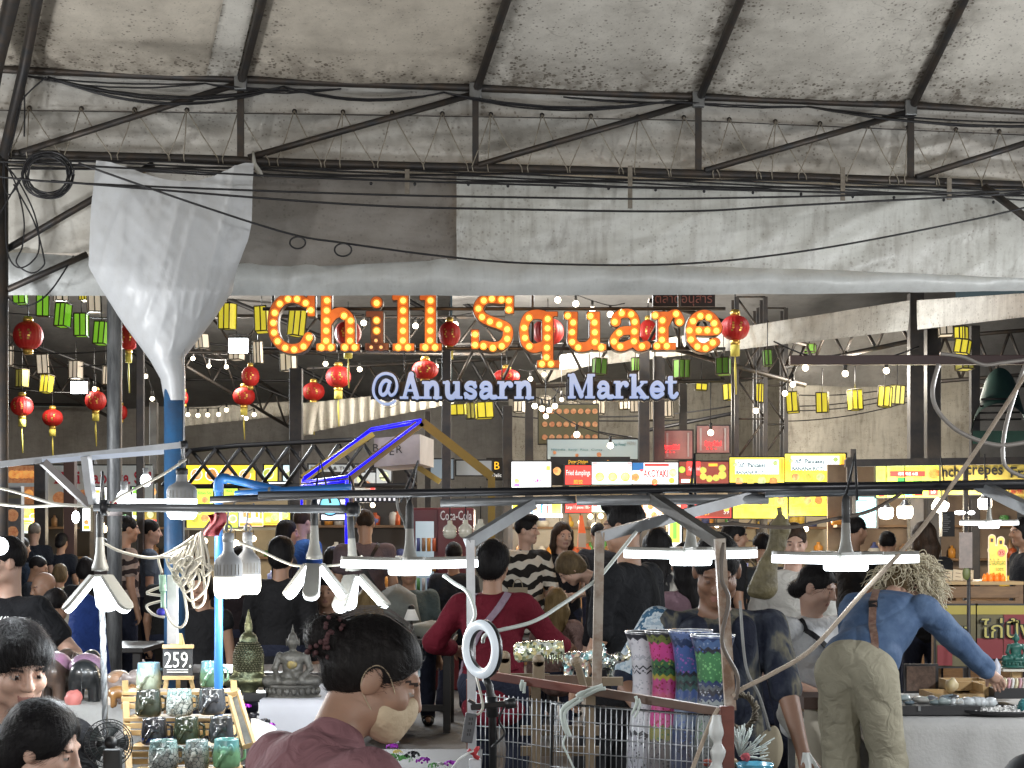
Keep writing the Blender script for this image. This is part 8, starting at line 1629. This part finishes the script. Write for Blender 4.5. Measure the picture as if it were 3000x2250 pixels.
# ---- near: the lady in mauve with a bun and a face mask
mauve=cloth('mauve',(.25,.125,.135),(.20,.095,.105),4)
def lady(c):
 HP,hs,t=c['HP'],c['hs'],c['t'];mk=mat('mask_cream',(.60,.48,.32),.75,col2=(.5,.4,.27),nscale=12,bump=.3,bscale=60)
 S=SDF();S.ell(HP(0,.048,-.056),nv(.066,.064,.056)*hs,c['Hf'],.02).ell(HP(0,.098,-.035),nv(.03,.022,.035)*hs,c['Hf'],.02).ell(HP(0,.075,-.085),nv(.04,.035,.03)*hs,c['Hf'],.02)
 v,q=S.mesh(.005);link_mesh('face_mask',np_mesh('face_mask',v-np.array(ORG[t.name]),q),mk,t)
 for sx in(-1,1):
  MB().tube(spline([Vector(HP(.058*sx,.066,-.03)),Vector(HP(.073*sx,.024,.018)),Vector(HP(.082*sx,-.010,.030)),Vector(HP(.080*sx,-.028,.006)),Vector(HP(.075*sx,-.018,-.030)),Vector(HP(.062*sx,.034,-.070))],6),.0015,5).build('ear_loop',mat('loop_cream',(.42,.33,.22),.7),t)
 m=MB();r=random.Random(5)
 for k in range(60):
  a=r.random()*6.283;b=r.random()*6.283;rr=.043+.006*r.random();p=Vector(HP(rr*math.cos(a)*hs,-.128-.03*math.sin(b)*abs(math.sin(a)),.035+rr*math.sin(a)))
  m.ell(p,.006,5)
 m.build('scrunchie',mat('scrunchie',(.045,.018,.02),.8,col2=(.12,.05,.05),nscale=60),t)
 m=MB()
 for k in range(26):
  x=r.uniform(-.07,.07);z0=.135-.5*x*x*8;a=Vector(HP(x,.03,z0));b=Vector(HP(x*.9,-.05,z0+r.uniform(.0,.012)));e=Vector(HP(x*.6,-.12,.085+r.uniform(-.01,.03)));m.tube(spline([a,b,e],4),.0005,3,caps=False)
 m.build('wispy_hair',mat('hair_wisp',(.16,.14,.13),.5),t,kind='stuff')
person('lady in a mauve blouse with a hair bun and cream face mask, nearest the viewer',1092,1985,3.6,face=52,lean=24,hyaw=28,hpitch=26,hm='grey',hair='bun',sk='old',shirt=mauve,sleeve=1.3,h=.0055,seat=True,s=1.0,bw=1.12,neck=4,fold=.0035,loose=.014,collar=.03,larm=('d',(-.3,.5,-1),(.2,1,-.3)),rarm=('d',(.2,.6,-1),(-.1,1,-.3)),extra=lady,hs=1.05)
# ---- near left: seated woman, young man, standing man
person('woman with thick black hair in profile at the lower left corner',128,2194,4.6,face=80,lean=12,hyaw=16,hpitch=18,hair='back',sk='fair',collar=.05,shirt=cloth('plum',(.10,.045,.055)),sleeve=1.2,h=.006,seat=True,hs=.98)
def tee3(c):
 put_text('A',P(8,2122,4.6),.02,mat('print_white',(.6,.6,.6),.7),c['t']);put_text('SO',P(10,2150,4.6),.035,MATS['print_white'],c['t'])
person('young man with a black fringe looking down at the left edge',50,1958,4.95,face=158,lean=10,hyaw=-14,hpitch=16,hair='fringe',sk='fair',shirt=cloth('black_tee',(.014,.015,.018)),sleeve=.6,h=.006,seat=True,hs=1.08)
def st4(c):
 c0=Vector(c['BP'](0,.13,.30));put_text('(6)',P(14,1820,7.36),.045,mat('print_white',(.6,.6,.6),.7),c['t'],bold=.02)
 MB().beam(P(132,1925,7.3),P(150,1972,7.25),.03,.012).build('yellow_card',mat('card_yellow',(.7,.45,.03),.5),c['t'])
person('man in a black T-shirt with a small white print, standing cut by the left edge',14,1648,7.6,face=205,hyaw=32,hpitch=6,hair='short',sk='fair',shirt=cloth('black_tee',(.014,.015,.018)),h=.008,s=.95,bw=1.12,extra=st4,larm=('t',(140,1930,7.3)),hs=1.0)
# ---- crowd at the left
person('man in a dark shirt seen from behind, before the orange poster at the far left',101,1560,18.8,face=350,s=.88,hair='short',hm='white',sk='fair',shirt=cloth('ink',(.018,.022,.032)),h=.016)
person('dark-haired woman from behind, beside the far left brown post',181,1588,18.9,face=10,s=.85,hair='lowbun',shirt=cloth('ink',(.018,.022,.032)),h=.016)
person('seated man in a dark shirt in profile facing right, in the left crowd',112,1664,16.5,face=80,lean=12,hyaw=8,hpitch=14,s=.92,hair='short',sk='tan',shirt=cloth('slate',(.03,.035,.045)),seat=True,h=.014)
person('old balding man in a white shirt among the left crowd',128,1722,13.2,face=225,lean=10,hpitch=15,hyaw=10,hair=None,hm='white',sk='old',shirt=cloth('offwhite',(.55,.54,.48)),seat=True,h=.012,sleeve=.8)
person('child with light hair in a cream shirt among the left crowd',178,1682,15.6,face=20,s=.78,hair='bob',hm='dblond',shirt=cloth('cream',(.5,.46,.32)),seat=True,h=.014)
person('person in a dark coat from behind, left of the galvanised post',252,1668,14.6,face=5,s=.86,hair='bob',shirt=cloth('coal',(.022,.022,.024)),seat=True,h=.014,sleeve=1.9)
person('seated person in a black printed T-shirt from behind, under the left blade lamp',165,1775,10.2,face=20,lean=18,s=.86,hair='short',shirt=add_wave_print(cloth('print_black',(.012,.013,.018)),'soft',[(0.,(.012,.013,.02)),(.62,(.012,.013,.02)),(.68,(.3,.3,.28)),(.74,(.015,.015,.02))],7),seat=True,h=.012,sleeve=.8)
person('man in a brown and cream striped shirt behind the galvanised post',374,1552,15,face=60,s=1.0,hair='short',shirt=add_wave_print(cloth('stripe',(.4,.32,.25)),'stripes',[(0,(.04,.03,.03)),(.5,(.38,.30,.26))],2.2),h=.014)
person('man in a grey-blue shirt facing right between the left posts',441,1560,15.6,face=70,s=.97,hair='short',sk='fair',shirt=cloth('greyblue',(.12,.16,.22)),h=.014)
person('dark-shirted person with a large round black head of hair, behind the two bulb lamps',826,1628,11.6,face=10,s=1.0,bw=1.1,hair='full',shirt=cloth('coal',(.016,.016,.018)),h=.012,sleeve=1.8)
person('dark-haired woman peering right, behind the round black head of hair',842,1562,15.5,face=80,s=1.0,hair='bob',sk='tan',shirt=cloth('coal',(.016,.016,.018)),h=.014)
person('man in a bright blue shirt seen from behind, before the drink posters',888,1530,16.2,face=40,s=1.03,bw=1.1,hair='short',hm='brown',sk='fair',shirt=cloth('bright_blue',(.05,.14,.38)),h=.013)
def xstrap(c):
 for sx in(-1,1):strap(c,[(.10*sx,-.02,.50),(.07*sx,-.125,.42),(-.02*sx,-.145,.25),(-.12*sx,-.12,.08)],.015,blackm,'apron_strap')
person('man in a mauve-grey shirt with black crossed apron straps, seen from behind',1070,1535,14.6,face=355,s=1.04,bw=1.15,hair='short',hm='brown',sk='tan',shirt=cloth('mauvegrey',(.14,.105,.115)),h=.012,extra=xstrap)
person('person with long blond hair seen from behind under the hanging blade lamp',1080,1765,12.8,face=350,s=.95,hair='long',hm='blond',shirt=cloth('olive_shirt',(.10,.11,.08)),seat=True,h=.012)
person('person in a grey-teal shirt sitting behind the left wide lamp',1198,1672,14.2,face=175,s=1.0,bw=1.15,hair='short',shirt=cloth('greyteal',(.13,.17,.17)),h=.013,seat=True)
person('dark seated figure with bare arms behind the bronze Buddha head',590,1720,11.5,face=190,s=.95,hair='bob',hm='black',sk='tan',shirt=cloth('coal',(.016,.016,.018)),h=.013,seat=True,sleeve=.1)
person('dark seated figure between the seated Buddha and the blade lamps',955,1735,11.8,face=180,s=.95,hair='short',sk='tan',shirt=cloth('coal',(.016,.016,.018)),h=.013,seat=True)
jk=thing('jacket','royal blue jacket draped over a chair behind the left blade lamp','jacket',(P(250,0,8.6).x,8.6,0));c0=P(250,1860,8.6)
S=SDF();S.cap((c0.x-.0,8.6,P(0,1775,8.6).z),(c0.x-.03,8.55,P(0,1990,8.6).z),.07,.12,.05).cap((c0.x+.04,8.6,P(0,1790,8.6).z),(c0.x+.06,8.6,P(0,2000,8.6).z),.06,.09,.05)
v,q=S.mesh(.012,0,lambda V,ax:V+.01*np.sin(34*ax[0][:,None,None]+6*ax[2][None,None,:]));link_mesh('cloth',np_mesh('cloth',v-np.array(ORG[jk.name]),q),cloth('royal_blue',(.02,.05,.22),(.015,.035,.14)),jk);MB().box((c0.x,8.7,.42),(.4,.4,.04)).build('chair_seat',woodc,jk)
for x in(-.17,.17):
 for y in(-.15,.15):MB().box((c0.x+x,8.7+y,.2),(.03,.03,.4)).build('chair_leg',woodc,jk)
# ---- middle
lav=cloth('lavender',(.34,.26,.33))
def apron(c):
 strap(c,[(.085,-.03,.50),(.05,-.118,.42),(-.06,-.135,.28),(-.155,-.08,.14)],.020,lav,'apron_strap');strap(c,[(-.085,-.03,.50),(-.11,-.10,.42),(-.10,-.125,.36)],.018,lav,'apron_strap');strap(c,[(-.16,-.05,.12),(-.165,-.03,.0),(-.15,-.0,-.12)],.018,lav,'apron_tie')
 strap(c,[(-.15,-.07,.08),(0,-.135,.06),(.15,-.07,.08)],.012,cloth('crimson',(.17,.015,.03)),'waist_seam')
person('cook in a crimson shirt with lavender apron straps, seen from behind in the middle',1447,1652,9.2,face=12,s=.98,bw=1.12,hyaw=10,hpitch=8,hair='full',shirt=cloth('crimson',(.17,.015,.03),(.12,.01,.02)),sleeve=1.75,h=.009,larm=('d',(-.6,.05,-.8),(.25,.9,-.2)),rarm=('d',(.55,.35,-.8),(.1,1,-.15)),extra=apron,hem=-.16,fold=.006)
tiger=add_wave_print(cloth('tiger',(.5,.48,.42)),'stripes',[(0,(.018,.017,.016)),(.46,(.60,.57,.50))],2.6)
person('young man in a black and white tiger-striped shirt looking right',1543,1556,14.4,face=155,s=1.02,hyaw=-48,hpitch=2,hair='quiff',hm='black',sk='fair',shirt=tiger,h=.010,sleeve=.95,hem=-.14,loose=.02,larm=('d',(-.3,.1,-1),(.5,.9,-.2)))
person('young woman in a black top with shoulder-length dark hair facing the viewer',1648,1570,14.6,face=172,s=1.0,hyaw=-12,hair='wavy',hm='brown',sk='fair',shirt=cloth('black_top',(.016,.016,.02)),h=.010,sleeve=.35,bust=.9,larm=('d',(-.25,.1,-1),(.6,.8,-.1)),rarm=('d',(.25,.1,-1),(-.6,.8,-.1)))
person('bent person in black with brown-blond hair below the woman in black',1672,1668,12.4,face=262,lean=42,hpitch=50,s=.98,neck=20,hair='full',hm='dblond',sk='fair',shirt=cloth('black_top',(.016,.016,.02)),h=.011,sleeve=1.8)
person('girl with long blond hair in a mottled pink fluffy jacket, seen from behind',1630,1762,13.1,face=355,s=.88,hair='long',hm='blond',shirt=cloth('pink_fur',(.32,.22,.20),(.12,.07,.06),14,bump=1.),seat=True,h=.011,sleeve=1.8,fold=.009)
def logo(c):put_text('M',P(1786,1742,7.93),.022,mat('print_white',(.6,.6,.6),.7),c['t'])
person('tall man in a black T-shirt with a dark quiff, turned left behind the middle post',1828,1548,8.1,face=305,s=1.05,bw=1.12,hpitch=4,hyaw=-6,hair='quiff',sk='tan',shirt=cloth('black_tee2',(.017,.018,.021)),sleeve=.85,pants=BLKT,h=.008,rarm=('d',(.0,-.1,-1),(-.12,.2,-1)),larm=('d',(-.1,.1,-1),(0,.5,-1)),fold=.005)
person('woman in a white and black top and green skirt, seen from behind',1926,1598,11.2,face=5,s=.98,hair='longback' if False else 'long',hm='black',shirt=add_wave_print(cloth('cloudy',(.5,.5,.46)),'soft',[(0,(.02,.02,.02)),(.52,(.02,.02,.022)),(.56,(.5,.48,.43))],5),pants=cloth('green_skirt',(.012,.075,.05)),h=.011,wide=True)
person('person in a pink-lavender shirt with dark hair behind the big man',2010,1650,9.6,face=330,s=.97,hair='long',hm='black',shirt=cloth('pinklav',(.30,.19,.23)),h=.011)
tie=add_wave_print(cloth('tiedye',(.03,.035,.05)),'soft',[(0,(.010,.011,.018)),(.44,(.014,.017,.030)),(.52,(.04,.046,.06)),(.58,(.15,.14,.105)),(.63,(.035,.042,.06)),(.72,(.012,.014,.025))],8)
def bigman(c):
 t=c['t'];BPc=c['BP']
 S=SDF();S.cap(BPc(-.10,.10,.46),BPc(-.14,.14,-.10),.05,.075,.04).cap(BPc(.10,.10,.46),BPc(.15,.13,-.12),.055,.085,.04)
 v,q=S.mesh(.010,0,lambda V,ax:V+.006*np.sin(40*ax[0][:,None,None]+9*ax[2][None,None,:]));link_mesh('shirt_front',np_mesh('shirt_front',v-np.array(ORG[t.name]),q),tie,t)
 S=SDF();sh,el,wr,sx=c['arms'][1];S.cap(sh+nv(0,0,.01),sh+(el-sh)*.75,.066,.070,.02);v,q=S.mesh(.009,.006);link_mesh('floral_sleeve',np_mesh('floral_sleeve',v-np.array(ORG[t.name]),q),add_wave_print(cloth('floral_blue',(.4,.48,.55)),'flecks',[(0,(.05,.12,.2)),(.46,(.48,.54,.58)),(.6,(.3,.38,.45))],26),t)
 MB().tube(spline([P(2168,1760,6.05),P(2185,1950,6.0),P(2225,2040,6.0),P(2255,2140,6.02)],6),.006,6).build('bag_strap',mat('strap_grey',(.2,.2,.19),.7),t)
 S=SDF();cb_=np.array(P(2262,2190,6.05));S.ell(cb_,(.045,.03,.08));v,q=S.mesh(.008,0,lambda V,ax:V+.004*np.sin(120*ax[0][:,None,None]));
 link_mesh('pouch',np_mesh('pouch',v-np.array(ORG[t.name]),q),mat('pouch_tan',(.3,.26,.18),.8),t)
person('big man in an open dark tie-dyed shirt leaning over the vases',2100,1672,6.5,face=178,s=1.0,bw=1.36,lean=12,hpitch=30,hyaw=8,hair='short',sk='brown',shirt=tie,sleeve=.95,pants=cloth('dark_shorts',(.02,.022,.03),(.05,.05,.05)),h=.008,belly=1.1,hem=-.2,fold=.006,loose=.010,larm=('t',(2352,2205,6.35),(-.9,-.2,.2)),rarm=('d',(.5,.3,-.8),(-.2,1,-.4)),extra=bigman,hs=1.16)
m=MB()
def fn(u,v):
 x=2362+70*(u-.5)*(.3+1.2*v)+30*v;y=2205+120*v;p=P(x,y,6.3);p.y+=.04*math.sin(u*9+v*3)*v;return p
m.grid(fn,16,14);m.build('plastic_bag',mat('bag_white',(.6,.62,.6),.4),None,'thin white plastic bag hanging from the big man\'s hand','bag',solid=.002)
white_top=cloth('white_top',(.80,.81,.81),(.66,.68,.70),6)
def offsh(c):
 strap(c,[(.09,.03,.47),(.05,.118,.38),(-.07,.135,.22),(-.15,.07,.06)],.016,blackm,'bag_strap');t=c['t']
 MB().tube([Vector(c['BP'](.06*math.cos(a),.075+.035*math.sin(-abs(a)),.47-.07*math.sin(a)))for a in np.linspace(.1,3.04,14)],.0022,4).build('necklace',mat('necklace_gold',(.5,.35,.15),.3,.8),t)
 for k in range(3):MB().ell(Vector(c['BP'](.03,.132,.10-.06*k)),.008,8).build('button',mat('button_grey',(.25,.23,.2),.5),t)
person('woman in a white off-shoulder blouse with a black bag strap, looking down right',2392,1722,8.7,face=150,s=.96,bw=1.2,hyaw=-28,hpitch=20,hair='lowbun',sk='fair',shirt=white_top,sleeve=.5,h=.0075,bust=1.25,belly=.6,loose=.02,fold=.009,pants=cloth('white_skirt',(.55,.54,.5)),rarm=('d',(.35,.1,-1),(-.6,.8,-.3)),larm=('d',(-.3,.1,-1),(.3,.9,-.3)),extra=offsh,hs=1.06)
person('man in a white shirt whose lower face is hidden by the right wide lamp',2326,1592,10.4,face=172,s=1.03,bw=1.1,hpitch=12,hyaw=14,hair='short',hm='brown',sk='fair',shirt=cloth('white_shirt',(.58,.57,.53)),h=.010,sleeve=.8)
person('dark-haired woman looking right behind the gourd',2152,1574,13,face=80,s=1.0,hair='lowbun',sk='tan',shirt=cloth('coal',(.016,.016,.018)),h=.012)
person('man in dark clothes standing behind the neck of the right wide lamp',2508,1556,14.2,face=60,s=1.05,hair='short',sk='tan',shirt=cloth('coal',(.016,.016,.018)),h=.013)
# ---- right: the curly blonde in denim bending over the table
denim=mat('denim',(.05,.095,.19),.8,col2=(.09,.15,.26),nscale=9,bump=.5,bscale=18,namt=.7)
olive=cloth('olive_trousers',(.40,.375,.285),(.34,.315,.235),3)
def blonde(c):
 t=c['t'];HP,hs=c['HP'],c['hs'];r=random.Random(3);m1=MB();m2=MB()
 for k in range(1200):
  a=r.uniform(-math.pi,math.pi);e=r.uniform(-.5,1.45);rad=.095
  n=nv(math.sin(a)*math.cos(e),-math.cos(a)*math.cos(e),math.sin(e));
  if n[1]>.75 and n[2]<.3:continue
  st=Vector(HP(*(n*nv(.085,.1,.09)*r.uniform(.95,1.3)+nv(0,-.015,.045))));out=Vector(c['Hf']@n);ln=r.uniform(.07,.15);dn=(out*.42+Vector((0,0,-1))*r.uniform(.5,1.0)+Vector((r.uniform(-.35,.35),r.uniform(-.35,.35),0))).normalized()
  x,y=frame_of(dn);cr=r.uniform(.007,.015);tw=r.uniform(9,16);ph_=r.uniform(0,6);pts=[]
  for i in range(13):
   q=i/12;pts.append(st+out*.03*math.sin(q*1.6)+dn*ln*q*q*.6+dn*ln*q*.4+x*cr*math.cos(ph_+tw*q)*min(1,q*3)+y*cr*math.sin(ph_+tw*q)*min(1,q*3))
  (m1 if k%4 else m2).tube(pts,[.0034*(1-.5*i/12)for i in range(13)],4,caps=False)
 m1.build('curls',mat('curl_ash',(.70,.64,.48),.5,col2=(.52,.46,.32),nscale=40),t,kind='stuff');m2.build('curls',mat('curl_dark',(.30,.25,.16),.5,col2=(.18,.14,.09),nscale=40),t,kind='stuff')
 pts=[(-.06,-.06,.50),(-.02,-.125,.42),(.03,-.135,.25),(.09,-.115,.08),(.13,-.06,-.06)]
 strap(c,pts,.018,mat('strap_brown',(.13,.06,.045),.6,col2=(.3,.2,.15),nscale=30),'bag_strap');strap(c,[(.005,-.135,.33),(.02,-.138,.29)],.022,blackm,'strap_buckle')
 sh,el,wr,sx=c['arms'][1];MB().tube([Vector(wr)+Vector((0,0,0))+.032*(Vector((0,math.cos(a),math.sin(a))))for a in np.linspace(0,6.283,16)],.004,5).build('bracelet',mat('bracelet_gold',(.6,.4,.15),.3,.7),t)
person('curly blond woman in a denim shirt and olive trousers bending over the stone table',2508,1962,7.9,face=38,s=1.03,bw=1.12,lean=52,hpitch=48,neck=2,hyaw=12,hair='full',hm='dblond',sk='fair',shirt=denim,sleeve=1.88,pants=olive,by='pelvis',h=.0075,hem=.03,loose=.015,ploose=.012,fold=.007,rarm=('t',(2896,1968,8.35),(.2,-.5,-.9)),larm=('d',(-.2,.3,-1),(.2,.9,-.5)),wide=True,extra=blonde)
person('stall worker in a dark shirt at the right edge beside the juice sign',2996,1560,13.6,face=265,s=1.0,hair='bob',sk='tan',shirt=cloth('worker',(.018,.02,.026)),h=.011)
person('person with dark hair in black behind the curly blonde, under the crepe stall lamps',2706,1572,13.2,face=350,s=1.0,hair='long',hm='brown',sk='tan',shirt=cloth('coal',(.016,.016,.018)),h=.012)
# ---- more of the crowd in the gaps
for px,py,Y,fc,hr_,cl,lb in((62,1606,17.4,40,'short',(.02,.03,.05),'man in a navy shirt between the standing man and the far left posters'),(300,1612,16.8,330,'bob',(.06,.05,.05),'woman in a brown top half hidden by the left blade lamp'),(496,1660,14.8,20,'short',(.03,.03,.03),'person in a dark grey shirt half hidden by the blue post'),(700,1640,14.4,350,'long',(.03,.022,.025),'woman with long black hair behind the two bulb lamps'),(978,1640,15.4,30,'bob',(.05,.03,.035),'person in a dark plum top right of the royal blue neon leg'),(1330,1628,14.9,5,'short',(.035,.04,.05),'man in a slate shirt before the red drinks fridge'),(1752,1566,17.5,355,'short',(.025,.025,.028),'customer in black at the dumpling stall, left of the tall man'),(2232,1604,13.6,340,'short',(.05,.055,.06),'person in a grey shirt behind the gourd'),(2600,1596,14.8,20,'short',(.03,.03,.035),'customer in a dark shirt standing under the warm drum lamps')):
 person(lb,px,py,Y,face=fc,s=.97,hair=hr_,sk='tan',shirt=cloth('crowd_%d'%px,cl),h=.014)
